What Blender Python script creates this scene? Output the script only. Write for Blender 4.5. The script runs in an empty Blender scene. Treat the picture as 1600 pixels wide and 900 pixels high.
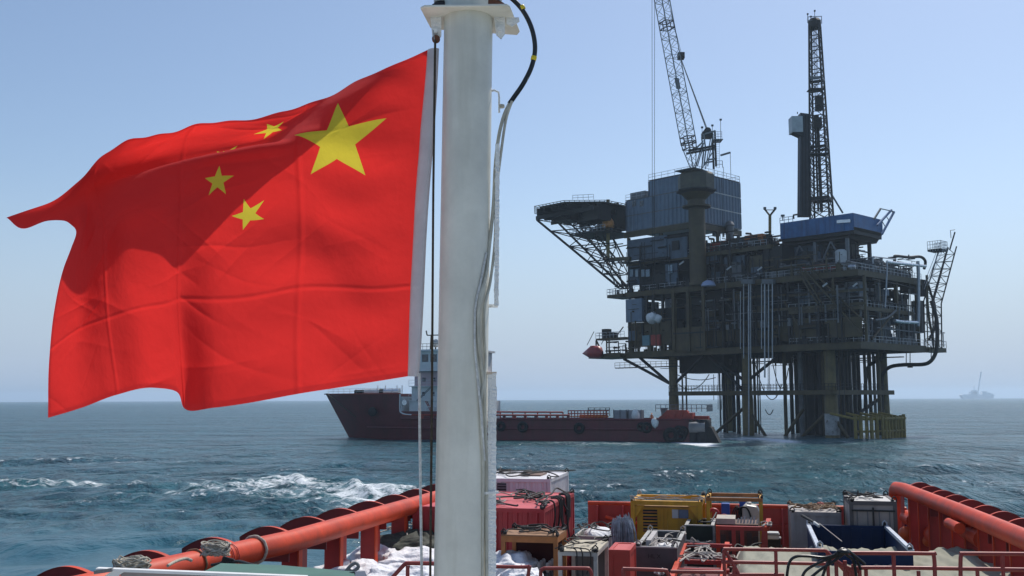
import bpy, bmesh, math, random
import numpy as np
from mathutils import Vector, Matrix
random.seed(7); rng = np.random.default_rng(7)
sc = bpy.context.scene
R = math.radians

# ---------------------------------------------------------------- camera
CAM_H = 7.5
PITCH, ROLL = R(6.19), R(-0.21)
cam_data = bpy.data.cameras.new('camera'); cam = bpy.data.objects.new('camera', cam_data)
sc.collection.objects.link(cam); sc.camera = cam
cam_data.sensor_width = 36; cam_data.lens = 36; cam_data.clip_start = .1; cam_data.clip_end = 60000
CAM_R = Matrix.Rotation(math.pi/2 + PITCH, 3, 'X') @ Matrix.Rotation(ROLL, 3, 'Z')
CAM_P = Vector((0, 0, CAM_H))
cam.matrix_world = Matrix.Translation(CAM_P) @ CAM_R.to_4x4()

# ---------------------------------------------------------------- sky, sun, exposure
SUN_EL, SUN_AZ = R(55), R(34)          # azimuth clockwise from the view direction (+Y)
w = bpy.data.worlds.new('World'); sc.world = w; w.use_nodes = True
nt = w.node_tree; nt.nodes.clear()
sky = nt.nodes.new('ShaderNodeTexSky'); sky.sky_type = 'NISHITA'; sky.sun_disc = False
sky.sun_elevation = SUN_EL; sky.sun_rotation = SUN_AZ
sky.altitude = 0; sky.air_density = 1.0; sky.dust_density = 1.0; sky.ozone_density = 2.2
bg = nt.nodes.new('ShaderNodeBackground'); bg.inputs[1].default_value = 0.119
wo = nt.nodes.new('ShaderNodeOutputWorld')
# pale blue sea haze low in the sky, all the way round
tcw = nt.nodes.new('ShaderNodeTexCoord'); sxw = nt.nodes.new('ShaderNodeSeparateXYZ'); nt.links.new(tcw.outputs['Generated'], sxw.inputs[0])
mrw = nt.nodes.new('ShaderNodeMapRange'); mrw.interpolation_type = 'SMOOTHSTEP'; mrw.inputs['From Min'].default_value = 0; mrw.inputs['From Max'].default_value = .22; mrw.inputs['To Min'].default_value = .88; mrw.inputs['To Max'].default_value = 0
nt.links.new(sxw.outputs[2], mrw.inputs['Value'])
mxw = nt.nodes.new('ShaderNodeMix'); mxw.data_type = 'RGBA'; nt.links.new(mrw.outputs[0], mxw.inputs[0]); nt.links.new(sky.outputs[0], mxw.inputs[6]); mxw.inputs[7].default_value = (3.6, 4.45, 5.85, 1)
nt.links.new(mxw.outputs[2], bg.inputs[0]); nt.links.new(bg.outputs[0], wo.inputs[0])
sun_d = bpy.data.lights.new('sun', 'SUN'); sun = bpy.data.objects.new('sun', sun_d); sc.collection.objects.link(sun)
sun_d.energy = 3.6; sun_d.angle = R(0.55); sun_d.color = (1, .95, .88)
sun_dir = Vector((math.sin(SUN_AZ)*math.cos(SUN_EL), math.cos(SUN_AZ)*math.cos(SUN_EL), math.sin(SUN_EL)))
sun.rotation_euler = sun_dir.to_track_quat('Z', 'Y').to_euler(); sun.location = (0, 0, 200)
sc.view_settings.view_transform = 'Standard'; sc.view_settings.look = 'None'
sc.view_settings.exposure = 0.08; sc.view_settings.gamma = 1
sc.cycles.volume_bounces = 1; sc.cycles.max_bounces = 6; sc.cycles.transparent_max_bounces = 8
sc.cycles.caustics_reflective = False; sc.cycles.caustics_refractive = False

# ---------------------------------------------------------------- helpers
def ray(px, py): return (CAM_R @ Vector(((px-800)/1600, (450-py)/1600, -1))).normalized()
def at(px, py, Y):
    d = ray(px, py); return CAM_P + d*(Y/d.y)
def onz(px, py, z):
    d = ray(px, py); return CAM_P + d*((z-CAM_H)/d.z)
def onplane(px, py, p0, n):
    d = ray(px, py); return CAM_P + d*((p0-CAM_P).dot(n)/d.dot(n))

_nodes = {}
def mat(name, col, rough=.55, metal=0.0, var=.12, scale=3.0, rust=0.0, rust_col=(.12,.045,.02), bump=.0, bscale=20, streak=0.0, streak_col=(.08,.07,.06), trans=0.0, spec=.5):
    """painted / raw surface: base colour with grain, patches of rust and vertical run-off streaks"""
    if name in bpy.data.materials: return bpy.data.materials[name]
    m = bpy.data.materials.new(name); m.use_nodes = True; t = m.node_tree; N = t.nodes; L = t.links
    b = N['Principled BSDF']; b.inputs['Roughness'].default_value = rough; b.inputs['Metallic'].default_value = metal
    b.inputs['Specular IOR Level'].default_value = spec
    tc = N.new('ShaderNodeTexCoord')
    n1 = N.new('ShaderNodeTexNoise'); n1.inputs['Scale'].default_value = scale; n1.inputs['Detail'].default_value = 6; n1.inputs['Roughness'].default_value = .65
    L.new(tc.outputs['Object'], n1.inputs['Vector'])
    mr = N.new('ShaderNodeMapRange'); mr.inputs['From Min'].default_value = .3; mr.inputs['From Max'].default_value = .7
    mr.inputs['To Min'].default_value = 1-var*1.5; mr.inputs['To Max'].default_value = 1+var
    L.new(n1.outputs['Fac'], mr.inputs['Value'])
    mx = N.new('ShaderNodeMix'); mx.data_type = 'RGBA'; mx.blend_type = 'MULTIPLY'; mx.inputs[0].default_value = 1
    mx.inputs[6].default_value = (*col, 1); L.new(mr.outputs[0], mx.inputs[7]); out = mx.outputs[2]
    def layer(fac, c, out):
        q = N.new('ShaderNodeMix'); q.data_type = 'RGBA'; L.new(fac, q.inputs[0]); L.new(out, q.inputs[6]); q.inputs[7].default_value = (*c, 1); return q.outputs[2]
    if rust > 0:
        n2 = N.new('ShaderNodeTexNoise'); n2.inputs['Scale'].default_value = scale*1.7; n2.inputs['Detail'].default_value = 9; n2.inputs['Roughness'].default_value = .7
        L.new(tc.outputs['Object'], n2.inputs['Vector'])
        r = N.new('ShaderNodeMapRange'); r.inputs['From Min'].default_value = .72-.3*rust; r.inputs['From Max'].default_value = .80-.3*rust
        L.new(n2.outputs['Fac'], r.inputs['Value']); out = layer(r.outputs[0], rust_col, out)
    if streak > 0:
        mp = N.new('ShaderNodeMapping'); mp.inputs['Scale'].default_value = (scale*3, scale*3, scale*.22); L.new(tc.outputs['Object'], mp.inputs['Vector'])
        n3 = N.new('ShaderNodeTexNoise'); n3.inputs['Scale'].default_value = 1; n3.inputs['Detail'].default_value = 5; L.new(mp.outputs[0], n3.inputs['Vector'])
        r = N.new('ShaderNodeMapRange'); r.inputs['From Min'].default_value = .5; r.inputs['From Max'].default_value = .75; r.inputs['To Max'].default_value = streak
        L.new(n3.outputs['Fac'], r.inputs['Value']); out = layer(r.outputs[0], streak_col, out)
    L.new(out, b.inputs['Base Color'])
    rr = N.new('ShaderNodeMapRange'); rr.inputs['To Min'].default_value = max(0, rough-.12); rr.inputs['To Max'].default_value = min(1, rough+.12)
    L.new(n1.outputs['Fac'], rr.inputs['Value']); L.new(rr.outputs[0], b.inputs['Roughness'])
    if bump > 0:
        n4 = N.new('ShaderNodeTexNoise'); n4.inputs['Scale'].default_value = bscale; n4.inputs['Detail'].default_value = 4; L.new(tc.outputs['Object'], n4.inputs['Vector'])
        bp = N.new('ShaderNodeBump'); bp.inputs['Strength'].default_value = 1; bp.inputs['Distance'].default_value = bump; L.new(n4.outputs['Fac'], bp.inputs['Height']); L.new(bp.outputs[0], b.inputs['Normal'])
    if trans > 0:
        tr = N.new('ShaderNodeBsdfTranslucent'); L.new(out, tr.inputs[0]); ms = N.new('ShaderNodeMixShader'); ms.inputs[0].default_value = trans
        L.new(b.outputs[0], ms.inputs[1]); L.new(tr.outputs[0], ms.inputs[2]); L.new(ms.outputs[0], N['Material Output'].inputs[0])
    return m

class MB:
    """collects shapes in world space, then links them as ONE mesh object"""
    def __init__(s): s.v = []; s.f = []
    def add(s, vs, fs):
        o = len(s.v); s.v += [tuple(v) for v in vs]; s.f += [tuple(i+o for i in f) for f in fs]; return s
    def frame(s, o, x, y, z):           # box from corner o with edge vectors x, y, z
        o, x, y, z = map(Vector, (o, x, y, z))
        if x.cross(y).dot(z) < 0: x, y = y, x
        return s.add([o, o+x, o+x+y, o+y, o+z, o+x+z, o+x+y+z, o+y+z], [(3,2,1,0),(4,5,6,7),(0,1,5,4),(1,2,6,5),(2,3,7,6),(3,0,4,7)])
    def box(s, c, size, rz=0):
        a, b = Vector((math.cos(rz), math.sin(rz), 0)), Vector((-math.sin(rz), math.cos(rz), 0))
        sx, sy, sz = size; z = Vector((0, 0, 1)); c = Vector(c)
        return s.frame(c-a*sx/2-b*sy/2-z*sz/2, a*sx, b*sy, z*sz)
    def bar(s, p, q, w, h=None, up=(0,0,1)):    # rectangular beam between two points
        p, q = Vector(p), Vector(q); d = q-p
        if d.length < 1e-6: return s
        h = h or w; dn = d.normalized(); up = Vector(up)
        sd = dn.cross(up)
        if sd.length < .05: sd = dn.cross(Vector((1, 0, 0)))
        sd.normalize(); u2 = sd.cross(dn)
        return s.frame(p - sd*w/2 - u2*h/2, sd*w, u2*h, d)
    def tube(s, pts, r, n=8, r2=None, caps=True, closed=False):
        pts = [Vector(p) for p in pts]; k = len(pts)
        rs = r if isinstance(r, (list, tuple)) else [r + (0 if r2 is None else (r2-r)*i/(k-1)) for i in range(k)]
        o = len(s.v); a = None
        for i in range(k):
            if closed: d = pts[(i+1) % k]-pts[i-1]
            else: d = pts[min(i+1, k-1)]-pts[max(i-1, 0)]
            d.normalize()
            if a is None:
                a = d.cross(Vector((0, 0, 1)))
                if a.length < .1: a = d.cross(Vector((1, 0, 0)))
            else: a = a - d*a.dot(d)
            a.normalize(); b = d.cross(a)
            for j in range(n):
                t = 2*math.pi*j/n; s.v.append(tuple(pts[i] + (a*math.cos(t)+b*math.sin(t))*rs[i]))
        for i in range(k if closed else k-1):
            i2 = (i+1) % k
            for j in range(n): s.f.append((o+i*n+j, o+i*n+(j+1) % n, o+i2*n+(j+1) % n, o+i2*n+j))
        if caps and not closed:
            s.f.append(tuple(o+j for j in reversed(range(n)))); s.f.append(tuple(o+(k-1)*n+j for j in range(n)))
        return s
    def lathe(s, c, prof, n=20, ax=(0,0,1), ref=None, rot0=0):       # prof: (radius, height)
        ax = Vector(ax).normalized(); a = Vector(ref) if ref is not None else (ax.cross(Vector((1,0,0))) if abs(ax.x) < .9 else ax.cross(Vector((0,1,0))))
        a.normalize(); b = ax.cross(a); c = Vector(c); o = len(s.v)
        for r, h in prof:
            for j in range(n):
                t = 2*math.pi*j/n + rot0; s.v.append(tuple(c+ax*h+(a*math.cos(t)+b*math.sin(t))*r))
        for i in range(len(prof)-1):
            for j in range(n): s.f.append((o+i*n+j, o+i*n+(j+1) % n, o+(i+1)*n+(j+1) % n, o+(i+1)*n+j))
        s.f.append(tuple(o+j for j in reversed(range(n)))); s.f.append(tuple(o+(len(prof)-1)*n+j for j in range(n)))
        return s
    def prism(s, poly, ext):            # closed polygon extruded by a vector
        poly = [Vector(p) for p in poly]; e = Vector(ext); n = len(poly)
        nn = sum(((poly[i]-poly[0]).cross(poly[(i+1) % n]-poly[0]) for i in range(1, n)), Vector())
        if nn.dot(e) < 0: poly.reverse()
        return s.add(poly+[p+e for p in poly], [tuple(reversed(range(n))), tuple(range(n, 2*n))]+[(i, (i+1) % n, (i+1) % n+n, i+n) for i in range(n)])
    def grid(s, P, closed=False):       # rows of points
        o = len(s.v); h = len(P); wd = len(P[0])
        for r in P: s.v += [tuple(p) for p in r]
        for i in range(h-1):
            for j in range(wd if closed else wd-1):
                j2 = (j+1) % wd; s.f.append((o+i*wd+j, o+i*wd+j2, o+(i+1)*wd+j2, o+(i+1)*wd+j))
        return s
    def build(s, name, m, parent=None, smooth=False, loc=None, bevel=0, fixn=False, **kw):
        me = bpy.data.meshes.new(name)
        org = Vector(parent_loc(parent)) if parent is not None else Vector(loc if loc is not None else (0,0,0))
        me.from_pydata([tuple(Vector(v)-org) for v in s.v], [], s.f); me.materials.append(m)
        if fixn:
            b = bmesh.new(); b.from_mesh(me); bmesh.ops.recalc_face_normals(b, faces=b.faces); b.to_mesh(me); b.free()
        if smooth:
            me.polygons.foreach_set('use_smooth', [True]*len(me.polygons))
            if smooth != 'all': me.set_sharp_from_angle(angle=R(40))
        me.update()
        ob = bpy.data.objects.new(name, me); sc.collection.objects.link(ob)
        if parent is not None: ob.parent = parent
        else: ob.location = org
        if bevel:
            bv = ob.modifiers.new('bevel', 'BEVEL'); bv.width = bevel; bv.segments = 2; bv.limit_method = 'ANGLE'
        for k, v in kw.items(): ob[k] = v
        return ob
def parent_loc(o):
    l = Vector(o.location)
    while o.parent is not None: o = o.parent; l += Vector(o.location)
    return l
def thing(name, label, cat, loc, group=None):
    o = bpy.data.objects.new(name, None); sc.collection.objects.link(o); o.location = Vector(loc); o.empty_display_size = .3
    o['label'] = label; o['category'] = cat
    if group: o['group'] = group
    return o
def tag(o, label, cat, group=None):
    o['label'] = label; o['category'] = cat
    if group: o['group'] = group
    return o
def clone(o, delta=(0,0,0), label=None, parent=None):       # a thing with its parts and sub-parts
    c = o.copy(); sc.collection.objects.link(c)
    if parent is None:
        c.location = Vector(o.location)+Vector(delta)
        if label: c['label'] = label
    else: c.parent = parent
    for ch in list(o.children): clone(ch, parent=c)
    return c
def clone_part(o, delta):
    c = o.copy(); sc.collection.objects.link(c); c.parent = o.parent; c.location = Vector(o.location)+Vector(delta); return c
# ================================================================ the sea
def build_sea():
    # rings denser near the ship, columns denser where the open water is in view
    r = [3.0]
    while r[-1] < 9000: r.append(r[-1] + max(.06, min(400., r[-1]**2*.000095 if r[-1] > 26 else .06 + (r[-1]-3)*.0)))
    r = np.array(r)
    th = np.concatenate([np.linspace(-180, -44, 46)[:-1], np.linspace(-44, 44, 720), np.linspace(44, 180, 46)[1:-1]])
    th = np.radians(th); nR, nT = len(r), len(th)
    Rr, Th = np.meshgrid(r, th, indexing='ij')
    X = Rr*np.sin(Th); Y = Rr*np.cos(Th)
    dr = np.gradient(r)[:, None]*np.ones_like(X); dl = (np.gradient(th)[None, :]*Rr); sp = np.maximum(dr, np.minimum(dl, 30)*.8)
    Z = np.zeros_like(X); DX = np.zeros_like(X); DY = np.zeros_like(X)
    g = np.random.default_rng(11)
    # own ship's wash keeps a smoother patch of water to port
    own = np.exp(-(((X+22)/30)**2 + ((Y-34)/(34-.25*np.clip(X+30, -30, 30)))**2)**2)
    wake = wake_mask(X, Y)
    for i in range(110):
        lam = 0.42*(38/.42)**((i+g.random())/110)
        k = 2*math.pi/lam; lamf = lam; a = .0105*lam**.85*(1 if lam < 6 else (6/lam)**1.25)
        ang = math.radians(-70) + g.normal()*(.6 if lam > 3 else 1.0)
        cx, sx = math.cos(ang)*k, math.sin(ang)*k; ph = g.random()*6.283
        fade = np.clip(lam/(sp*2.6)-1, 0, 1)
        fade = fade*(1-(.97 if lam < 5 else .4)*own)*(1+.9*wake*(lam < 5))
        q = cx*X + sx*Y + ph; A = a*fade
        Z += A*np.sin(q); DX -= .25*A*np.cos(q)*math.cos(ang); DY -= .25*A*np.cos(q)*math.sin(ang)
    Z += wake*.55*(.5+.5*np.sin(X*.9+Y*.35+1.3*np.sin(Y*.31)+np.sin(X*.37)))*(.6+.4*np.sin(X*2.9+Y*1.2))
    X2, Y2 = X+DX, Y+DY
    co = np.stack([X2, Y2, Z], -1).reshape(-1, 3)
    idx = np.arange(nR*nT).reshape(nR, nT)
    a_, b_ = idx[:-1, :], idx[1:, :]
    q = np.stack([a_, np.roll(a_, -1, 1), np.roll(b_, -1, 1), b_], -1).reshape(-1, 4)[:, ::-1]
    me = bpy.data.meshes.new('sea_water'); me.vertices.add(len(co)); me.vertices.foreach_set('co', co.ravel().astype(np.float32))
    me.loops.add(q.size); me.loops.foreach_set('vertex_index', q.ravel().astype(np.int32))
    me.polygons.add(len(q)); me.polygons.foreach_set('loop_start', np.arange(0, q.size, 4, dtype=np.int32))
    me.polygons.foreach_set('use_smooth', np.ones(len(q), bool)); me.update(calc_edges=True)
    # foam: churned wash patches, crests breaking round legs and hulls
    foam = np.clip(wake, 0, 1) + foam_spots(X, Y)
    crest = np.clip((Z-.16)/.2, 0, 1)
    at1 = me.attributes.new('foam', 'FLOAT', 'POINT'); at1.data.foreach_set('value', np.clip(foam, 0, 1.4).ravel().astype(np.float32))
    at2 = me.attributes.new('crest', 'FLOAT', 'POINT'); at2.data.foreach_set('value', crest.ravel().astype(np.float32))
    at3 = me.attributes.new('slick', 'FLOAT', 'POINT'); at3.data.foreach_set('value', own.ravel().astype(np.float32))
    at4 = me.attributes.new('unresolved', 'FLOAT', 'POINT'); at4.data.foreach_set('value', sp.ravel().astype(np.float32))    # wave size the mesh cannot carry
    ob = bpy.data.objects.new('sea_water', me); sc.collection.objects.link(ob); ob['kind'] = 'structure'
    me.materials.append(water_material()); return ob
def _blob(X, Y, px, py, rx, ry, rot=0):        # rx, ry given as the patch looks: picture columns and rows
    p = onz(px, py, 0); dx, dy = X-p.x, Y-p.y; rx = rx*p.y/1600; ry = ry*p.y*p.y/(1600*CAM_H)
    c, s_ = math.cos(rot), math.sin(rot); u = (dx*c+dy*s_)/rx; v = (-dx*s_+dy*c)/ry
    return np.exp(-(u*u+v*v))
def wake_mask(X, Y):
    m = _blob(X, Y, 415, 753, 60, 7)*.95 + _blob(X, Y, 485, 757, 60, 8)*.88 + _blob(X, Y, 565, 772, 80, 14)*.95 + _blob(X, Y, 430, 776, 70, 7)*.6 + _blob(X, Y, 600, 785, 60, 14)*.75 + _blob(X, Y, 340, 768, 70, 7)*.6
    m += _blob(X, Y, 250, 772, 75, 3.5)*.72 + _blob(X, Y, 60, 759, 110, 3.5)*.75 + _blob(X, Y, 190, 757, 60, 3)*.65 + _blob(X, Y, 300, 760, 60, 3)*.6 + _blob(X, Y, 180, 782, 50, 2)*.5 + _blob(X, Y, 520, 800, 45, 5)*.5 + _blob(X, Y, 110, 780, 80, 6)*.3
    return np.clip(m, 0, 1.1)
def foam_spots(X, Y):
    m = 0
    for px, py, rx, ry, a in ((1212, 688, 24, 4, 1.2), (1075, 690, 24, 6, 1.4), (1095, 693, 20, 4, .8), (1290, 691, 22, 3, .6), (1325, 690, 20, 3, .7), (1395, 684, 24, 3, .9), (960, 693, 130, 2.5, .65), (540, 686, 30, 2.5, .6), (860, 691, 80, 2, .45), (1160, 688, 22, 4, .55),
                              (1240, 690, 18, 3, .5), (1365, 687, 20, 3, .6), (1140, 686, 30, 3, .65), (1170, 684, 20, 3, .8), (1230, 705, 120, 9, .28), (1300, 740, 160, 22, .26), (1430, 770, 140, 26, .24), (1150, 775, 120, 12, .24), (1250, 790, 90, 8, .3)):
        m = m + a*_blob(X, Y, px, py, rx, ry)
    return m
def water_material():
    m = bpy.data.materials.new('sea water'); m.use_nodes = True; t = m.node_tree; N = t.nodes; L = t.links
    b = N['Principled BSDF']; b.inputs['Base Color'].default_value = (.003, .050, .088, 1); b.inputs['Roughness'].default_value = .07; b.inputs['IOR'].default_value = 1.333; b.inputs['Specular IOR Level'].default_value = .24
    geo = N.new('ShaderNodeNewGeometry')
    def noise(scale, det, sx=1, sy=1, rough=.6, dist=0):
        mp = N.new('ShaderNodeMapping'); mp.inputs['Rotation'].default_value = (0, 0, R(20)); mp.inputs['Scale'].default_value = (sx, sy, 1); L.new(geo.outputs['Position'], mp.inputs['Vector'])
        n = N.new('ShaderNodeTexNoise'); n.inputs['Scale'].default_value = scale; n.inputs['Detail'].default_value = det; n.inputs['Roughness'].default_value = rough; n.inputs['Distortion'].default_value = dist
        L.new(mp.outputs[0], n.inputs['Vector']); return n.outputs['Fac']
    def attr(nm):
        a = N.new('ShaderNodeAttribute'); a.attribute_name = nm; return a.outputs['Fac']
    def mth(op, a, b_=None):
        n = N.new('ShaderNodeMath'); n.operation = op
        for i, v in enumerate((a, b_)):
            if v is None: continue
            if isinstance(v, (int, float)): n.inputs[i].default_value = v
            else: L.new(v, n.inputs[i])
        return n.outputs[0]
    rg = N.new('ShaderNodeMapRange'); rg.inputs['From Min'].default_value = .1; rg.inputs['From Max'].default_value = 6; rg.inputs['To Min'].default_value = .28; rg.inputs['To Max'].default_value = .34; L.new(attr('unresolved'), rg.inputs['Value']); L.new(rg.outputs[0], b.inputs['Roughness'])
    slick = attr('slick'); foam = attr('foam'); crest = attr('crest')
    n1 = noise(1.3, 6, 1.0, .7, .66, .3); n2 = noise(.42, 4, 1.0, .6, .6, .5); n3 = noise(7, 4, 1, .9)
    gust = N.new('ShaderNodeMapRange'); gust.inputs['From Min'].default_value = .35; gust.inputs['From Max'].default_value = .65; gust.inputs['To Min'].default_value = .45; gust.inputs['To Max'].default_value = 1.35; L.new(noise(.022, 3, .5, 1.6), gust.inputs['Value']); gust = gust.outputs[0]
    n1 = mth('MULTIPLY', n1, gust); n5 = mth('MULTIPLY', noise(.13, 4, 1, .6, .6, .6), gust)
    damp = mth('SUBTRACT', 1, mth('MULTIPLY', slick, .985))
    h = mth('ADD', mth('MULTIPLY', mth('MULTIPLY', n1, .85), damp), mth('ADD', mth('MULTIPLY', mth('ADD', mth('MULTIPLY', n2, 2.3), mth('MULTIPLY', n5, 5.5)), mth('SUBTRACT', 1, mth('MULTIPLY', slick, .93))), mth('MULTIPLY', mth('MULTIPLY', n3, .07), damp)))
    bp = N.new('ShaderNodeBump'); bp.inputs['Strength'].default_value = 1; bp.inputs['Distance'].default_value = 1.0; L.new(h, bp.inputs['Height']); L.new(bp.outputs[0], b.inputs['Normal'])
    b.inputs['Coat Weight'].default_value = .2; b.inputs['Coat Roughness'].default_value = .07; b.inputs['Coat IOR'].default_value = 1.33; L.new(bp.outputs[0], b.inputs['Coat Normal'])
    # foam pattern; cap flecks are whitecaps and painted sun sparkle
    f1 = noise(.55, 10, .8, 1.3, .74, 1.4); f2 = noise(2.6, 8, 1, 1.3, .7, .6)
    pat = mth('ADD', mth('MULTIPLY', f1, .6), mth('MULTIPLY', f2, .4))
    v = mth('SUBTRACT', mth('ADD', mth('MULTIPLY', foam, .215), pat), .645)
    cap = mth('MULTIPLY', mth('SUBTRACT', mth('ADD', mth('MULTIPLY', mth('SUBTRACT', crest, mth('MULTIPLY', slick, 1.2)), .10), noise(1.6, 7, 1, .45, .76)), .635), 1)
    mr = N.new('ShaderNodeMapRange'); mr.inputs['From Min'].default_value = 0; mr.inputs['From Max'].default_value = .11; L.new(mth('MAXIMUM', v, cap), mr.inputs['Value'])
    # aerated water is greener
    q = N.new('ShaderNodeMix'); q.data_type = 'RGBA'; L.new(foam, q.inputs[0]); q.inputs[7].default_value = (.02, .13, .15, 1)
    q0 = N.new('ShaderNodeMix'); q0.data_type = 'RGBA'; cr_ = N.new('ShaderNodeMapRange'); cr_.inputs['From Min'].default_value = .43; cr_.inputs['From Max'].default_value = .58; L.new(mth('ADD', mth('MULTIPLY', noise(.85, 7, 1, .5, .68, .5), .55), mth('MULTIPLY', noise(.16, 5, 1, .5, .62, .6), .45)), cr_.inputs['Value']); L.new(mth('ADD', mth('MULTIPLY', cr_.outputs[0], mth('SUBTRACT', 1, mth('MULTIPLY', slick, .8))), mth('MULTIPLY', slick, .35)), q0.inputs[0]); q0.inputs[6].default_value = (.002, .040, .058, 1); q0.inputs[7].default_value = (.006, .100, .135, 1); L.new(q0.outputs[2], q.inputs[6]); L.new(q.outputs[2], b.inputs['Base Color'])
    fb = N.new('ShaderNodeBsdfDiffuse'); fb.inputs[0].default_value = (.72, .76, .78, 1)
    ms = N.new('ShaderNodeMixShader'); L.new(mr.outputs[0], ms.inputs[0]); L.new(b.outputs[0], ms.inputs[1]); L.new(fb.outputs[0], ms.inputs[2])
    L.new(ms.outputs[0], N['Material Output'].inputs[0]); return m
build_sea()

# ---------------------------------------------------------------- haze over the water
hz = MB().box((0, 4400, 49), (17600, 17600, 102))
hm = bpy.data.materials.new('haze'); hm.use_nodes = True; hm.node_tree.nodes.clear()
pv = hm.node_tree.nodes.new('ShaderNodeVolumePrincipled'); pv.inputs['Color'].default_value = (.68, .84, 1, 1); pv.inputs['Density'].default_value = .00016; pv.inputs['Anisotropy'].default_value = .35
ho = hm.node_tree.nodes.new('ShaderNodeOutputMaterial'); hm.node_tree.links.new(pv.outputs[0], ho.inputs['Volume'])
HAZE = hz.build('haze', hm, kind='stuff')
# ================================================================ mast, flag, halyards
MY = 3.2
white_paint = mat('weathered white paint', (.74, .72, .63), rough=.45, var=.1, scale=5, rust=.02, rust_col=(.35, .2, .1), streak=.5, streak_col=(.46, .43, .34), bump=.0012, bscale=26)
rough_white = mat('lumpy white paint', (.90, .90, .88), rough=.5, var=.1, scale=14, bump=.006, bscale=170, rust=.12)
rusty = mat('rust stained steel', (.16, .06, .03), rough=.75, var=.4, scale=20, bump=.002, bscale=80)
black_rub = mat('black cable rubber', (.015, .016, .017), rough=.4, var=.3, scale=30)
cream = mat('painted cable cream', (.52, .50, .42), rough=.5, var=.15, scale=22, streak=.5, streak_col=(.2, .17, .12), bump=.001, bscale=90)
yellow_tape = mat('yellow tape', (.75, .55, .02), rough=.45, var=.1, scale=30)
rope_dark = mat('weathered dark rope', (.06, .045, .03), rough=.9, var=.4, scale=60, bump=.002, bscale=240)
rope_white = mat('white rope', (.62, .62, .60), rough=.9, var=.2, scale=60, bump=.002, bscale=240)

def mp(px, py, dy=0): return at(px, py, MY+dy)
top, bot = mp(732.5, -2), mp(718, 905)
drop = (bot-top).normalized()
base = bot + drop*1.35
mast = thing('mast', 'thick off white steel mast with bracket plate rising beside the red flag', 'mast', base)
def rad(z):
    k = (top.z-z)/(top.z-bot.z); return .0785
prof = [top + (base-top)*i/14 for i in range(15)]
MB().tube(prof, [rad(p.z) for p in prof], n=64, caps=True).build('pole', white_paint, mast, smooth=True)
# head plate with rounded front and downward gussets
pz = mp(733, 30).z
def pl(px, py, dz=0): v = onz(px, py, pz); v.z += dz; return v
cs = [pl(657, 14), pl(663, 11), pl(792, 9), pl(797, 12), pl(812, 50), pl(808, 55), pl(676, 46), pl(672, 43)]
MB().prism(cs, (0, 0, .007)).build('head_plate', white_paint, mast, bevel=.0015)
for sx, a, b in ((-1, (673, 44), (690, 68)), (1, (772, 40), (789, 64))):
    p0, p1 = mp(a[0], a[1]), mp(b[0], b[1])
    g = MB(); w = p1.x-p0.x; hh = pz-p1.z
    g.prism([(p0.x, MY-.02, pz), (p1.x, MY-.02, pz), (p1.x, MY-.02, pz-hh*.75), ((p0.x+p1.x)/2+w*.15, MY-.02, pz-hh), (p0.x+w*.2, MY-.02, pz-hh*.8)], (0, .008, 0))
    g.tube([(p0.x+w*.5, MY-.035, pz-hh*.62), (p0.x+w*.5, MY+.005, pz-hh*.62)], .008, 10)
    g.build('gusset', rough_white, mast)
g = MB(); p = mp(806, 52); g.prism([(p.x-.03, MY-.015, pz), (p.x+.01, MY-.015, pz), (p.x+.012, MY-.015, pz-.012), (p.x-.012, MY-.015, pz-.03), (p.x-.03, MY-.015, pz-.02)], (0, .006, 0)); g.build('gusset', rough_white, mast)
# upper pole and two lamp bases above the plate
c = mp(719, 0); c.z = pz+.007
MB().lathe(c, [(.028, 0), (.026, .3), (.026, .75)], 24).build('upper_pole', white_paint, mast, smooth=True)
for px_, r_, m_ in ((690, .034, 'dark'), (764, .055, 'brown')):
    c = mp(px_, 6); c.z = pz+.008; c.y = MY+.01
    MB().lathe(c, [(r_, 0), (r_*1.05, .012), (r_*.8, .014), (r_*.8, .02), (r_, .022), (r_, .04), (r_*.6, .05)], 24).build('lamp_base', rusty if m_ == 'brown' else mat('black enamel', (.03, .02, .02), rough=.4, var=.4, scale=30, rust=.35), mast, smooth=True)
    d = Vector(c); d.z += .05
    MB().lathe(d, [(r_*.75, 0), (r_*.85, .03), (r_*.85, .12), (r_*.6, .16), (.01, .18)], 24).build('lamp_glass', mat('lamp glass', (.5, .5, .45), rough=.15, var=.05), mast, smooth=True)
# side bars carrying the cables
def off(px, py):       # how far the pole's skin stands in front of its axis here
    cx_ = 732.5-14.5*(py/900); rp = 39.2; d_ = min(abs(px-cx_), rp*.97); return -math.sqrt(rp*rp-d_*d_)/500
def cp(px, py, e=.006): return mp(px, py, off(px, py)-e)
def vbar(name, px0, y0, x1, y1, wpx, dy=-.02, m=rough_white):
    a_, b_ = mp(px0, y0, dy), mp(x1, y1, dy); n = max(4, int((a_-b_).length/.006)); g = MB(); P = []
    hw = wpx/1000; rr = random.Random(int(y0))
    for i in range(n+1):
        q = a_.lerp(b_, i/n); e = [rr.gauss(0, .0007) for _ in range(4)]
        P.append([q+Vector((-hw+e[0], -.004, 0)), q+Vector((hw+e[1], -.005+e[3], 0)), q+Vector((hw+e[1], .004, 0)), q+Vector((-hw+e[0], .004, 0))])
    g.grid(P, closed=True); g.f.append(tuple(range(4))); g.f.append(tuple(reversed(range(len(g.v)-4, len(g.v)))))
    return g.build(name, m, mast)
vbar('side_bar', 777.5, 225, 775.5, 478, 7)
MB().tube([mp(762, 143), mp(772, 141), mp(779, 144), mp(780, 152), mp(780, 176)], .0035, 10).build('cable_hook', rough_white, mast, smooth=True)
MB().bar(mp(764, 478), mp(778, 478), .008, .010).build('bracket', rough_white, mast)
vbar('side_bar', 769, 583, 768, 935, 13, -.02)
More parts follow.
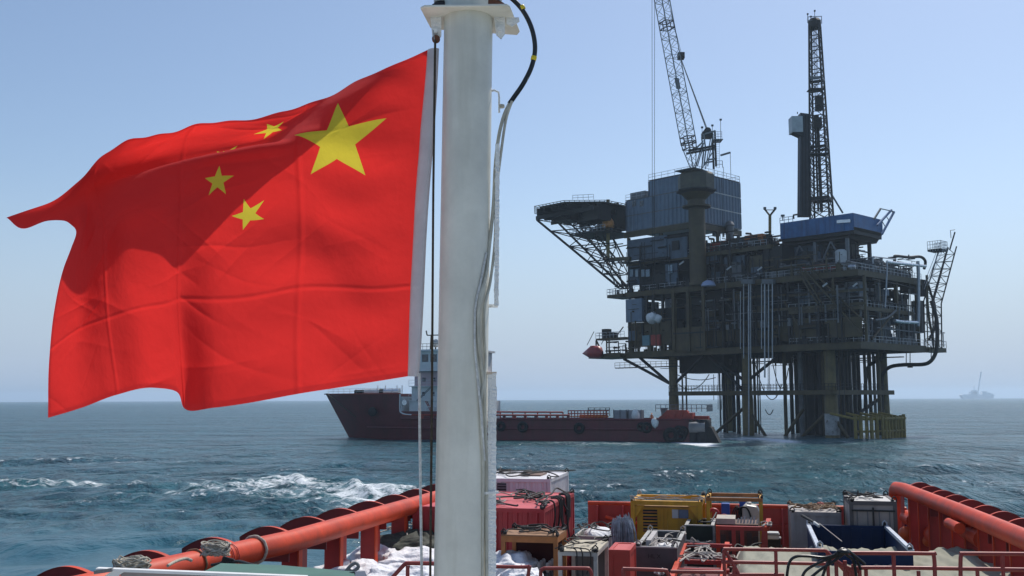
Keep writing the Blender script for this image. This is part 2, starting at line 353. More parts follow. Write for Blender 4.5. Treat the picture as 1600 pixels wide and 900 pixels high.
vbar('side_bar', 768, 935, 768, 1250, 13, -.02)
MB().bar(mp(750, 583, -.02), mp(776, 583, -.02), .010, .008).build('bracket', mat('flaking rust paint', (.6, .5, .4), rough=.7, rust=.7, scale=18, rust_col=(.35, .12, .03)), mast)
MB().bar(mp(750, 771, -.025), mp(779, 769, -.025), .010, .008).build('bracket', rough_white, mast)
for y_, x_ in ((166, 784), (452, 761)):
    MB().lathe(mp(x_, y_), [(.0085, -.005), (.0092, -.003), (.0092, .003), (.0085, .005)], 12).build('cable_clip', cream, mast, smooth=True)

def smooth_path(pts, k=10):
    pts = [Vector(p) for p in pts]; out = []
    for i in range(len(pts)-1):
        p0 = pts[max(i-1, 0)]; p1 = pts[i]; p2 = pts[i+1]; p3 = pts[min(i+2, len(pts)-1)]
        for j in range(k):
            t = j/k; out.append(.5*((2*p1)+(p2-p0)*t+(2*p0-5*p1+4*p2-p3)*t*t+(3*p1-p0-3*p2+p3)*t**3))
    return out+[pts[-1]]
# cables: a black loop at the head, then painted runs down the pole
cab = thing('mast_cable', 'black cable looping off the mast head then running down painted cream', 'cable', mp(762, 905), None)
MB().tube(smooth_path([mp(783, -12), mp(800, -2), mp(818, 18), mp(831, 45), mp(836, 75), mp(831, 103), mp(818, 130), mp(803, 152), mp(796, 162)]), .0078, 14).build('black_sheath', mat('black cable sheath', (.018, .02, .022), rough=.3, var=.3, scale=20, rust=.42, rust_col=(.5, .5, .48)), cab, smooth=True)
for x_, y_ in ((814, 12), (827, 91)):
    d = Vector((.35, 0, 1)) if y_ < 50 else Vector((.0, 0, 1)); c = mp(x_+(2 if y_ < 50 else 7), y_)
    MB().lathe(c, [(.0086, -.007), (.0094, -.006), (.0094, .006), (.0086, .007)], 14, ax=(-.55, 0, 1) if y_ < 50 else (.25, 0, 1)).build('tape_band', yellow_tape, cab, smooth=True)
MB().tube(smooth_path([mp(796, 162), mp(787, 182, -.005), mp(779, 215, -.008), mp(774, 260, -.01), mp(771, 320, -.014), cp(765, 380), cp(759, 430), cp(750, 462), cp(747, 500), cp(749, 545), cp(755, 600), cp(758, 660), cp(760, 740), cp(760, 830), cp(760, 940), cp(760, 1200)]), .0058, 12).build('cable_run', cream, cab, smooth=True)
MB().tube(smooth_path([mp(800, 158, -.006), mp(791, 185, -.006), mp(784, 230, -.008), mp(776, 300, -.012), mp(773, 380, -.016), cp(766, 440, .012), cp(757, 480, .012), cp(756, 520, .012), cp(758, 570, .012), cp(751, 640), cp(754, 720), cp(754, 830), cp(753, 1200)]), .0045, 12).build('cable_run', cream, cab, smooth=True)
MB().tube(smooth_path([cp(760, 395, .004), cp(751, 440, .004), cp(743, 480, .004), cp(742, 540, .004), cp(746, 590, .004), cp(752, 650, .012), cp(757, 720, .014)]), .0036, 10).build('cable_run', rope_white, cab, smooth=True)
# halyards and block
blk = thing('halyard_block', 'small rusty pulley block hanging under the left of the mast plate', 'pulley', mp(680, 60, -.02))
g = MB().lathe(mp(681, 60, -.03), [(.011, 0), (.013, .003), (.009, .007), (.013, .011), (.011, .014)], 16, ax=(0, 1, 0)); g.build('sheave', rusty, blk, smooth=True)
g = MB(); g.bar(mp(677, 48, -.032), mp(680, 74, -.032), .008, .003); g.bar(mp(677, 48, -.012), mp(680, 74, -.012), .008, .003); g.build('cheek_plate', mat('galvanised', (.4, .4, .4), rough=.5, metal=.6, rust=.4, scale=30), blk)
tag(MB().tube([mp(680, 62, -.045), mp(677, 300, -.04), mp(675, 600, -.035), mp(672, 930, -.03), mp(671, 1200, -.03)], .0038, 10).build('dark_halyard', rope_dark, None, smooth=True, loc=mp(672, 930)), 'thin dark brown halyard line running down just left of the white mast', 'rope')
tag(MB().tube([mp(655, 583, -.012), mp(656, 700, -.012), mp(659, 900, -.01), mp(661, 1200, -.01)], .0042, 10).build('white_halyard', rope_white, None, smooth=True, loc=mp(659, 900)), 'white halyard line hanging from the bottom corner of the flag', 'rope')

# ---- the flag
def hermite(xs, ys, xq):
    xs = np.asarray(xs, float); ys = np.asarray(ys, float); d = np.diff(xs); s_ = np.diff(ys, axis=0)/d[:, None]
    m = np.empty_like(ys); m[0] = s_[0]; m[-1] = s_[-1]
    m[1:-1] = (s_[:-1]*d[1:, None]+s_[1:]*d[:-1, None])/(d[:-1]+d[1:])[:, None]
    i = np.clip(np.searchsorted(xs, xq, side='right')-1, 0, len(d)-1); h = d[i]; t = ((xq-xs[i])/h)[:, None]; h = h[:, None]
    return (2*t**3-3*t**2+1)*ys[i]+(t**3-2*t**2+t)*h*m[i]+(-2*t**3+3*t**2)*ys[i+1]+(t**3-t**2)*h*m[i+1]
T = [0, .1, .16, .2, .24, .3, .37, .45, .6, .75, 1]
S = [0, .083, .167, .25, .333, .4, .5, .56, .625, .75, .875, 1]
C = [  # (px, py, depth) for every T, one row per S
 [(668,78,0),(664,129,0),(661,160,0),(659,180,0),(657,201,0),(655,232,0),(652,267,0),(649,307,0),(645,384,0),(641,460,0),(637,588,0)],
 [(605,106,.03),(597,133,.0),(596,163,-.01),(595,184,-.02),(594,206,-.02),(592,237,-.02),(590,272,-.01),(589,312,0),(587,387,.01),(585,462,.01),(581,597,.02)],
 [(545,134,.10),(528,161,.0),(527,184,-.04),(527,200,-.05),(526,216,-.05),(526,245,-.04),(526,276,-.03),(526,314,-.01),(527,386,.0),(528,459,.0),(526,606,.03)],
 [(484,161,.15),(474,184,.13),(470,199,.04),(468,208,-.03),(467,220,-.05),(467,242,-.05),(467,272,-.04),(467,311,-.02),(468,385,-.02),(468,462,.0),(468,615,.04)],
 [(428,180,.20),(425,203,.20),(416,219,.21),(408,231,.17),(403,226,-.02),(397,254,-.05),(393,291,-.05),(388,336,-.03),(387,402,-.02),(386,480,.0),(386,630,.03)],
 [(375,186,.22),(368,212,.23),(358,231,.23),(350,243,.2),(346,237,.0),(342,259,-.04),(340,293,-.05),(339,335,-.04),(338,405,-.02),(336,485,-.01),(335,637,.01)],
 [(310,196,.22),(295,217,.26),(288,243,.26),(285,262,.22),(283,251,.06),(281,275,.0),(280,310,-.02),(279,347,-.04),(279,412,-.05),(280,482,-.06),(288,638,-.07)],
 [(272,204,.21),(255,225,.27),(248,250,.28),(245,268,.23),(243,262,.12),(243,285,.05),(244,318,.01),(248,353,.01),(256,418,-.005),(262,486,-.01),(277,613,-.01)],
 [(235,212,.19),(215,236,.27),(206,262,.27),(200,275,.23),(197,278,.16),(197,300,.08),(202,327,.04),(208,362,.05),(216,425,.03),(224,490,.04),(242,606,.05)],
 [(165,238,.12),(150,262,.19),(146,278,.19),(146,290,.17),(149,300,.13),(155,320,.08),(160,348,.03),(162,385,.01),(166,440,.02),(170,505,.03),(182,617,.04)],
 [(102,303,.03),(110,306,.07),(122,309,.08),(130,316,.06),(134,327,.03),(134,347,.0),(131,376,-.02),(128,412,-.02),(124,468,-.02),(122,525,-.01),(128,637,.01)],
 [(10,340,-.05),(40,357,-.06),(75,345,-.03),(100,345,.0),(112,352,.02),(119,363,.03),(111,388,.03),(99,420,.03),(84,490,.03),(77,560,.03),(75,653,.03)]]
NU, NV = 420, 300
C = np.array(C, float); uq = np.linspace(0, 1, NU); vq = np.linspace(0, 1, NV)
A = np.stack([hermite(T, C[i], vq) for i in range(len(S))])                # S x NV x 3
G = np.stack([hermite(S, A[:, j], uq) for j in range(NV)])                 # NV x NU x 3
UU, VV = np.meshgrid(uq, vq)
# soft wind wrinkles fanning from the hoist corners, kept out of the edges
wr = .006*np.sin(38*VV*(1-.35*UU)+6*UU)*np.exp(-UU*3.2) + .004*np.sin(26*VV+22*UU+1.5)*np.exp(-((UU-.15)/.2)**2) + .007*np.sin(11*UU+9*VV+2)*np.clip(UU, 0, 1) + .005*np.sin(23*UU-14*VV)*np.exp(-((UU-.6)/.25)**2)
wr += .010*np.exp(-((UU-.5)/.03)**2)*np.sin(VV*22)*np.clip(VV-.45, 0, 1)
# many fine sharp creases, strongest by the hoist and along the top roll
for k_ in range(64):
    a_ = rng.uniform(-.9, .9); u0_, v0_ = rng.uniform(.0, 1)**1.3, rng.uniform(0, 1); du_, dv_ = UU-u0_, (VV-v0_)*.66; t_ = du_*math.cos(a_)+dv_*math.sin(a_); n_ = -du_*math.sin(a_)+dv_*math.cos(a_)
    wr += rng.uniform(.0014, .0046)*np.exp(-(t_/rng.uniform(.05, .14))**2)*np.exp(-np.abs(n_)/rng.uniform(.004, .012))*rng.choice([-1, 1])
G[..., 2] += wr*np.clip(UU*8, 0, 1)
for i, cr in enumerate((.25, .5, .75)):                                     # packing creases
    G[..., 2] += (.0048 if i < 2 else .0025)*np.clip(1-np.abs(UU-cr-.004*np.sin(VV*9+i))/.008, 0, 1)
G[..., 2] -= .0032*np.clip(1-np.abs(VV-.725-.006*np.sin(UU*11))/.010, 0, 1)
G[..., 1] += (2.2*np.sin(UU*34+.6)+1.3*np.sin(UU*71))*np.exp(-VV/.05)*np.clip(UU*6, 0, 1)*np.clip((1-UU)*6, 0, 1)      # flutter of the top hem
P = [[at(G[j, i, 0], G[j, i, 1], MY+.03+G[j, i, 2]) for i in range(NU)] for j in range(NV)]
flag = thing('flag', 'large red flag with one big and four small yellow stars flying from the mast', 'flag', mp(640, 588))
fm = bpy.data.materials.new('red flag cloth'); fm.use_nodes = True; t = fm.node_tree; N = t.nodes; L = t.links
def M_(op, a, b=None, c=None):
    n = N.new('ShaderNodeMath'); n.operation = op
    for i, v in enumerate((a, b, c)):
        if v is None: continue
        if isinstance(v, (int, float)): n.inputs[i].default_value = v
        else: L.new(v, n.inputs[i])
    return n.outputs[0]
uvn = N.new('ShaderNodeUVMap'); uvn.uv_map = 'UVMap'; sx_ = N.new('ShaderNodeSeparateXYZ'); L.new(uvn.outputs[0], sx_.inputs[0]); U, V = sx_.outputs[0], sx_.outputs[1]
U30, V20 = M_('MULTIPLY', U, 30), M_('MULTIPLY', V, 20)
star = None
for cx_, cy_, r_ in ((5, 5, 3), (10, 2, 1), (12, 4, 1), (12, 7, 1), (10, 9, 1)):
    dx, dy = M_('SUBTRACT', U30, cx_), M_('SUBTRACT', cy_, V20)
    a0 = 0 if r_ == 3 else math.atan2(-(5-cx_), -(cy_-5)) if False else 0
    th0 = math.pi/2 if r_ == 3 else math.atan2((cy_-5), (5-cx_))         # tip towards the big star's centre
    ang = M_('ARCTAN2', dy, dx); rr_ = M_('SQRT', M_('ADD', M_('MULTIPLY', dx, dx), M_('MULTIPLY', dy, dy)))
    fa = M_('ABSOLUTE', M_('SUBTRACT', M_('FLOORED_MODULO', M_('ADD', ang, 20*math.pi*0+math.pi*4-th0+math.pi/5), 2*math.pi/5), math.pi/5))
    ev = M_('ADD', M_('MULTIPLY', M_('MULTIPLY', rr_, M_('COSINE', fa)), .2245), M_('MULTIPLY', M_('MULTIPLY', rr_, M_('SINE', fa)), .691))
    ins = M_('LESS_THAN', ev, .2245*r_)
    star = ins if star is None else M_('MAXIMUM', star, ins)
mx = N.new('ShaderNodeMix'); mx.data_type = 'RGBA'; L.new(star, mx.inputs[0]); mx.inputs[6].default_value = (.80, .034, .036, 1); mx.inputs[7].default_value = (.66, .55, .06, 1)
hem = M_('MAXIMUM', M_('GREATER_THAN', V, .984), M_('MAXIMUM', M_('LESS_THAN', V, .014), M_('GREATER_THAN', U, .99)))
b = N['Principled BSDF']; b.inputs['Roughness'].default_value = .8; b.inputs['Specular IOR Level'].default_value = .15
L.new(mx.outputs[2], b.inputs['Base Color'])
b.inputs['Sheen Weight'].default_value = .05
mt = N.new('ShaderNodeMix'); mt.data_type = 'RGBA'; L.new(star, mt.inputs[0]); mt.inputs[6].default_value = (.80, .036, .030, 1); mt.inputs[7].default_value = (.70, .58, .05, 1)
tr = N.new('ShaderNodeBsdfTranslucent'); L.new(mt.outputs[2], tr.inputs[0]); ms = N.new('ShaderNodeMixShader'); L.new(M_('SUBTRACT', .56, M_('MULTIPLY', hem, .26)), ms.inputs[0]); L.new(b.outputs[0], ms.inputs[1]); L.new(tr.outputs[0], ms.inputs[2]); L.new(ms.outputs[0], N['Material Output'].inputs[0])
wv = N.new('ShaderNodeTexNoise'); wv.inputs['Scale'].default_value = 1; mpn = N.new('ShaderNodeMapping'); mpn.inputs['Scale'].default_value = (8, 5, 1); L.new(uvn.outputs[0], mpn.inputs[0]); L.new(mpn.outputs[0], wv.inputs[0]); wv.inputs['Detail'].default_value = 5
bp = N.new('ShaderNodeBump'); bp.inputs['Distance'].default_value = .012; L.new(wv.outputs['Fac'], bp.inputs['Height']); L.new(bp.outputs[0], b.inputs['Normal']); L.new(bp.outputs[0], tr.inputs['Normal'])
fo = MB().grid(P).build('cloth', fm, flag, smooth='all')
uv = fo.data.uv_layers.new(name='UVMap'); li = np.empty(len(fo.data.loops), dtype=np.int32); fo.data.loops.foreach_get('vertex_index', li)
uvs = np.stack([UU.ravel()[li], VV.ravel()[li]], -1); uv.data.foreach_set('uv', uvs.ravel().astype(np.float32))
# white hoist sleeve
bandm = mat('white hoist canvas', (.66, .64, .66), rough=.8, var=.06, scale=16, trans=.35, bump=.002, bscale=30)
rows = []
for j in range(NV):
    v = vq[j]; a_ = P[j][0]; wd = .034-.004*v
    e = mp(686-32*v + 1.2*math.sin(v*9), 76+(588-76)*v, 0)
    rows.append([a_.lerp(e, k/8) + Vector((0, -.012*math.sin(math.pi*k/8)**.5, 0)) for k in range(9)] + [a_.lerp(e, k/8) + Vector((0, .012*math.sin(math.pi*k/8)**.5+.001, 0)) for k in range(7, 0, -1)])
MB().grid(rows, closed=True).build('hoist_sleeve', bandm, flag, smooth='all')
# ================================================================ the offshore platform
eA = Vector((-math.sin(R(43.3)), math.cos(R(43.3)), 0)); eB = Vector((math.sin(R(46.7)), math.cos(R(46.7)), 0)); eZ = Vector((0, 0, 1))
RO = Vector((64.7, 190, 0))
def AB(a, b, z): return RO + eA*a + eB*b + eZ*z
def FL(px, py, b=0): return onplane(px, py, RO+eB*b, eB)         # point of the left face plane under a pixel
def FR(px, py, a=0): return onplane(px, py, RO+eA*a, eA)
def La(px, b=0): return (FL(px, 500, b)-RO).dot(eA)
def Rb(px, a=0): return (FR(px, 500, a)-RO).dot(eB)
def abox(g, a0, a1, b0, b1, z0, z1): return g.frame(AB(a0, b0, z0), eA*(a1-a0), eB*(b1-b0), eZ*(z1-z0))
def kbox(name, m, par, a0, a1, b0, b1, z0, z1, **k): return abox(MB(), a0, a1, b0, b1, z0, z1).build(name, m, par, **k)

olive = mat('ochre platform paint', (.085, .062, .024), rough=.6, var=.25, scale=.5, rust=.28, rust_col=(.06, .028, .015), streak=.5, streak_col=(.045, .03, .018))
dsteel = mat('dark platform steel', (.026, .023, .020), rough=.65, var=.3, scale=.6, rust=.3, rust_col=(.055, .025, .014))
ddeck = mat('deck plating', (.055, .05, .042), rough=.75, var=.3, scale=.4, rust=.3)
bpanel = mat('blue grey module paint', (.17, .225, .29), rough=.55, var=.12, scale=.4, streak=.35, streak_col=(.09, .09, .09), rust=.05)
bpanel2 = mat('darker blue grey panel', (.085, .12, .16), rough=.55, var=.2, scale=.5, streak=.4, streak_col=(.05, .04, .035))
bluep = mat('blue drill floor paint', (.05, .15, .34), rough=.5, var=.18, scale=.5, streak=.5, streak_col=(.05, .05, .07), rust=.12)
orangep = mat('orange equipment paint', (.55, .16, .03), rough=.55, var=.2, scale=1)
redp = mat('red equipment paint', (.35, .035, .02), rough=.55, var=.2, scale=1, rust=.15)
galv = mat('galvanised pipe', (.38, .40, .42), rough=.35, metal=.4, var=.2, scale=1.5)
silver = mat('bright cladding', (.75, .77, .78), rough=.25, metal=.6, var=.12, scale=1.5)
greyst = mat('grey steel', (.16, .165, .17), rough=.55, var=.22, scale=.8, rust=.15)
whitep = mat('weathered white box paint', (.55, .56, .55), rough=.5, var=.15, scale=.8, rust=.12)
fendp = mat('yellow boat landing paint', (.26, .19, .04), rough=.65, var=.3, scale=.8, rust=.45, streak=.5, streak_col=(.08, .05, .02))

def railing(g, pts, h=1.1, step=1.5, r=.035, rails=(1, .5)):
    pts = [Vector(p) for p in pts]
    for f in rails:
        for p, q in zip(pts, pts[1:]): g.bar(p+eZ*h*f, q+eZ*h*f, r*2)
    for p, q in zip(pts, pts[1:]):
        n = max(1, int((q-p).length/step))
        for i in range(n+1): c = p.lerp(q, i/n); g.bar(c, c+eZ*h, r*2)
    return g
def ladder(g, p, q, wv, step=.45, r=.03):
    p, q, wv = Vector(p), Vector(q), Vector(wv); g.bar(p, q, r*2); g.bar(p+wv, q+wv, r*2)
    n = int((q-p).length/step)
    for i in range(n): c = p.lerp(q, i/n); g.bar(c, c+wv, r*1.4)
    return g

plat = thing('offshore_platform', 'huge dark steel offshore platform standing on tubular legs in the sea', 'oil platform', AB(27, 13, 0))
Z1b, Z1, Z2, Z3b, Z3, Z4 = 16.6, 17.9, 24.6, 30.3, 31.4, 38.3
LA, LB = (8.2, 27, 46), (3, 24.4)
legm = mat('ochre leg paint', (.17, .125, .045), rough=.6, var=.25, scale=.5, rust=.25, rust_col=(.06, .03, .015), streak=.6, streak_col=(.05, .035, .02))
# jacket legs, thicker below the splash collar
for i, a in enumerate(LA):
    for j, b in enumerate(LB):
        rt = (1.08 if i == 0 else .95) if j == 0 else .82
        g = MB().tube([AB(a, b, -6), AB(a, b, 1.2), AB(a, b, 3.4), AB(a, b, 7.2), AB(a, b, 9), AB(a, b, Z1b)], [rt*1.22, rt*1.22, rt*1.18, rt*1.15, rt, rt], 24)
        lg = g.build('leg', legm, plat, smooth=True)
        if (i, j) == (0, 0):
            MB().lathe(AB(a, b, .4), [(rt*1.24, 0), (rt*1.24, 4.1)], 24).build('white_band', mat('worn white band', (.42, .42, .40), rough=.7, var=.3, scale=.7, rust=.55, rust_col=(.08, .05, .03)), lg, smooth=True)
# decks with their edge girders
def deck(a0, a1, b0, b1, zb, zt, name='deck'):
    kbox(name, ddeck, plat, a0+.3, a1-.3, b0+.3, b1-.3, zt-.35, zt)
    for q in ((a0, a1, b0, b0+.28), (a0, a1, b1-.28, b1), (a0, a0+.28, b0+.281, b1-.281), (a1-.28, a1, b0+.281, b1-.281)):
        kbox('edge_girder', olive, plat, q[0], q[1], q[2], q[3], zb, zt+.05)
    n = int((a1-a0)/6)
    for k in range(1, n): kbox('floor_beam', dsteel, plat, a0+(a1-a0)*k/n-.2, a0+(a1-a0)*k/n+.2, b0+.3, b1-.3, zb+.1, zt-.352)
    for f in (.35, .7): kbox('floor_beam', dsteel, plat, a0+.31, a1-.31, b0+(b1-b0)*f-.2, b0+(b1-b0)*f+.2, zb+.25, zt-.354)
deck(0, 57, 0, 27, Z1b, Z1); deck(0, 57, 0, 26, Z3b, Z3)
deck(0, 15, 0, 22, Z2-.7, Z2, 'mezzanine_deck'); deck(19, 57, .6, 18.5, Z4-.8, Z4, 'upper_deck')
# leg stubs and columns between the decks
for px, b in ((984, .4), (1130, .4), (1176, .4), (1232, .4), (1277, .4), (1303, .4), (1352, .4)):
    a = La(px, b); kbox('column', olive if px in (1352, 1303) else dsteel, plat, a-.22, a+.22, b, b+.44, Z1+.05, Z3b)
for px, a in ((1377, .4), (1404, .4), (1436, .4)):
    b = Rb(px, a); kbox('column', olive, plat, a, a+.6, b-.3, b+.3, Z1+.05, Z3b)
for a in LA:
    for b in LB: MB().tube([AB(a, b, Z1+.05), AB(a, b, Z3b)], .75, 16).build('column', dsteel, plat, smooth=True)
for a, b in ((20, 1), (29, 1), (37, 1), (56, 1), (20, 18), (37, 18), (56, 18)):
    kbox('column', dsteel, plat, a-.25, a+.25, b-.25+.2, b+.25+.2, Z3+.05, Z4-.8)
# diagonal braces
def brace(p, q, r=.28, m=dsteel, name='brace'): return MB().tube([p, q], r, 12).build(name, m, plat, smooth=True)
brace(FL(1258, 423, -.4), FL(1345, 520, -.4), .22, olive); brace(FL(1266, 421, -.4), FL(1353, 505, -.4), .16, olive)
brace(FR(1362, 530, -.3), FR(1398, 488, -.3), .2, olive)
brace(FL(1255, 520, .3), FL(1225, 470, .3), .2, olive); brace(FL(1176, 530, .3), FL(1130, 465, .3), .2)
for px0, y0, px1, y1, b in ((975, 561, 1046, 599, 3), (1000, 559, 1046, 599, 3), (1100, 556, 1056, 598, 3), (1108, 556, 1163, 612, 3), (1212, 560, 1172, 592, 3), (1171, 642, 1198, 684, 3), (1288, 648, 1252, 684, 3), (1171, 600, 1125, 568, 3), (1166, 634, 1110, 684, 3), (1255, 640, 1225, 684, 3), (1300, 648, 1325, 684, 3)):
    brace(FL(px0, y0, b), FL(px1, y1, b), .33, olive if y0 > 630 else dsteel)
brace(AB(8.2, 3, 1), AB(8.2, 24.4, 8), .35); brace(AB(27, 3, 8.6), AB(27, 24.4, 8.6), .3)
# walkway low between the legs
kbox('walkway', olive, plat, 7, 46, 1.2, 2.0, 8.1, 9.0); kbox('walkway', olive, plat, 6, 6.9, 1.2, 24.4, 8.1, 9.0)
kbox('walkway', dsteel, plat, 7.2, 46, 2.01, 3.6, 8.7, 8.8)
g = railing(MB(), [AB(46, 1.3, 9), AB(6.2, 1.3, 9), AB(6.2, 22, 9)], 1.25, .75, .04); g.build('walkway_railing', dsteel, plat)
g = railing(MB(), [AB(46, 3.5, 8.8), AB(7, 3.5, 8.8)], 1.25, .9, .04, (1, .5)); g.build('walkway_railing', dsteel, plat)
# conductors, caissons and risers between the lowest deck and the sea
rr = random.Random(4)
for px, b, w_ in ((1150, 8, .42), (1223, 6, .36), (1233, 14, .4), (1184, 20, .12), (1310, 10, .34), (1317, 13, .30), (1324, 9, .42), (1332, 14, .34), (1338, 18, .4), (1348, 16, .3), (1355, 20, .36), (1362, 22, .3), (1369, 19, .42), (1313, 6, .3), (1320, 8, .3), (1248, 7, .5), (1257, 12, .6), (1279, 9, .7), (1288, 14, .6), (1306, 12, .4), (1262, 10, .75), (1274, 13, .8), (1284, 8, .5), (1304, 16, .5), (1241, 20, .45), (1268, 19, .6), (1280, 20, .6), (1158, 12, .3), (1330, 21, .3), (1128, 14, .35), (1143, 18, .4), (1122, 20, .2), (1132, 9, .22), (1176, 16, .3), (1181, 10, .16), (1160, 22, .4), (1064, 20, .2), (1070, 20, .2)):
    a = La(px, b); MB().tube([AB(a, b, -4), AB(a, b, Z1b+.1)], w_, 14).build('conductor', rr.choice((dsteel, olive, greyst)) if w_ < .6 else dsteel, plat, smooth=True)
def rp(px, py, b): return FL(px, py, b)
MB().tube(smooth_path([FL(1378, 640, 23), FL(1378, 600, 23), FL(1381, 582, 23), FL(1392, 573, 23), FL(1412, 570, 23), FL(1440, 569.5, 23), FL(1452, 566, 23), FL(1460, 556, 23), FL(1464, 540, 23), FL(1464, 505, 23), FL(1460, 485, 23), FL(1455, 470, 23)]), .38, 14).build('riser_pipe', dsteel, plat, smooth=True)
MB().tube(smooth_path([FL(1352, 640, 20), FL(1353, 590, 20), FL(1357, 573, 20), FL(1368, 565, 20), FL(1378, 560, 20), FL(1384, 550, 20)]), .36, 12).build('riser_pipe', dsteel, plat, smooth=True)
for px in (1422, 1416, 1455): MB().tube([FL(px, 540, 23), FL(px, 572 if px < 1450 else 562, 23)], .09, 8).build('pipe_hanger', dsteel, plat)
MB().box(FL(1422, 571, 23), (.8, .8, .9), R(-43)).build('pipe_clamp', dsteel, plat)
MB().tube([FL(1380, 690, 23), FL(1378, 640, 23)], .5, 14).build('riser_pipe', olive, plat, smooth=True)
# cable loops and lines hanging underneath
def sag(p, q, s_, n=14): return [Vector(p).lerp(Vector(q), i/n) - eZ*s_*4*(i/n)*(1-i/n) for i in range(n+1)]
for x0, y0, x1, y1, s_ in ((1060, 600, 1108, 585, 2.1), (1178, 560, 1222, 600, 5.4), (1206, 560, 1232, 575, 5), (1057, 585, 1118, 590, .8), (1196, 640, 1208, 640, 1)):
    MB().tube(sag(FL(x0, y0, 2), FL(x1, y1, 2), s_), .09, 6).build('hanging_cable', dsteel, plat)
for x0, y0, y1 in ((1184, 560, 606), (1200, 560, 612), (1202, 560, 616), (1212, 562, 622), (1187, 560, 618), (1239, 560, 615), (1115, 585, 625), (1122, 580, 640), (1128, 560, 640), (1312, 560, 640), (1320, 560, 636), (1045, 556, 590)):
    MB().tube([FL(x0, y0, 1.5), FL(x0+rr.uniform(-1, 1), y1, 1.5)], .07, 5).build('hanging_line', dsteel, plat)
kbox('underdeck_module', dsteel, plat, La(1130, 5), La(1060, 5), 5, 12, 13.0, Z1b); kbox('underdeck_module', dsteel, plat, 20, 22.5, 6, 9, 14.6, Z1b)
kbox('underdeck_walkway', dsteel, plat, 44, 62, 2, 3.2, 14.4, 14.6); railing(MB(), [AB(62, 2, 14.6), AB(44, 2, 14.6)], 1.1, 1.5, .04).build('underdeck_railing', dsteel, plat)
kbox('underdeck_walkway', dsteel, plat, 3, 40, 22, 23.2, 15.6, 15.8)
kbox('underdeck_sheet', mat('pale tarpaulin', (.35, .36, .37), rough=.8, var=.3, scale=1), plat, 48, 52, 6, 7.8, 14.2, 14.3)
# inner walls added to block light from behind and keep the middle dark
for a0, a1, z0, z1_ in ((12, 55, Z1+.02, Z3b-.02), (22, 36, Z3+.02, Z4-.85)): kbox('blocking_wall', dsteel, plat, a0, a1, 13, 13.2, z0, z1_)
kbox('blocking_wall', dsteel, plat, 12, 12.2, 3, 12.9, Z2+.02, Z3b-.02)
# plate walls on the lowest deck along the left face
def lwall(x0, x1, y0, y1, b, m, name='wall_panel', d=.25, ref=None, par=plat):
    ref = ref or (x0+x1)/2; a0, a1 = La(x1, b), La(x0, b); return kbox(name, m, par, a0, a1, b, b+d, FL(ref, y1, b).z, FL(ref, y0, b).z)
for x0, x1, y0, y1, b, m in ((1102, 1130, 503, 541, .9, olive), (1131, 1175, 502, 536, .8, olive), (1178, 1230, 500, 534, .8, olive), (1234, 1276, 498, 533, .8, olive), (1292, 1346, 496, 527, -.35, olive), (1102, 1128, 455, 500, 3, dsteel), (1180, 1228, 445, 497, 4, dsteel), (981, 1048, 503, 541, .7, olive)):
    lwall(x0, x1, y0, y1, b, m)
kbox('panel_rib', dsteel, plat, La(1320)-.05, La(1320)+.05, -.43, -.36, 18.2, 21.5); kbox('panel_rail', olive, plat, La(1347), La(1290), -.5, -.36, 21.6, 21.9)
# framed gallery below the crane
for x in (1053, 1076, 1100): a = La(x, -.6); kbox('gallery_post', olive, plat, a-.35, a+.35, -.9, -.3, Z1-.4, 31.2)
a0, a1 = La(1100, -.6), La(1053, -.6)
kbox('gallery_beam', olive, plat, a0, a1, -.8, -.35, 30.2, 31.3); kbox('gallery_panel', olive, plat, a0+.2, a1-.2, -.5, -.4, Z1-.4, 22.6); kbox('gallery_rail', dsteel, plat, a0, a1, -.95, -.91, 21.2, 21.5)
# mid level beams and walkways visible as lines on the face
for x0, x1, y, b in ((1175, 1352, 478, 0), (1131, 1228, 462, .2), (1232, 1352, 455, .5)): lwall(x0, x1, y, y+4, b, olive, 'edge_beam', .3)
for x0, x1, y, b in ((1135, 1230, 487, .2), (1255, 1345, 465, 1)): lwall(x0, x1, y, y+1.6, b, greyst, 'pipe_rack_bar', .2)
# long pale caissons hung in front of the face
for px, y0, y1, w_ in ((1162, 440, 560, .1), (1170, 441, 690, .15), (1173, 441, 560, .1), (1195, 443, 590, .16), (1201, 443, 560, .13), (1207, 443, 560, .13), (1190, 443, 545, .1), (1157, 455, 545, .09)):
    MB().tube([FL(px, y0, -.9), FL(px, y1, -.9)], w_, 8).build('caisson_pipe', galv, plat, smooth=True)
for x0, x1, y in ((1160, 1178, 440), (1192, 1210, 440)): MB().bar(FL(x0, y, -.9), FL(x1, y, -.9), .9, .9).build('winch_housing', greyst, plat)
# stairs on the front
g = MB()
for dx in (0, 6): g.bar(FL(1247+dx, 425, -1.2), FL(1278+dx, 474, -1.2), .22, .3)
g.build('stair_stringer', olive, plat)
g = MB(); 
for i in range(16): g.bar(FL(1248+i*2, 427+i*3.1, -1.2), FL(1253.5+i*2, 427+i*3.1, -1.2), .3, .08)
g.build('stair_treads', dsteel, plat)
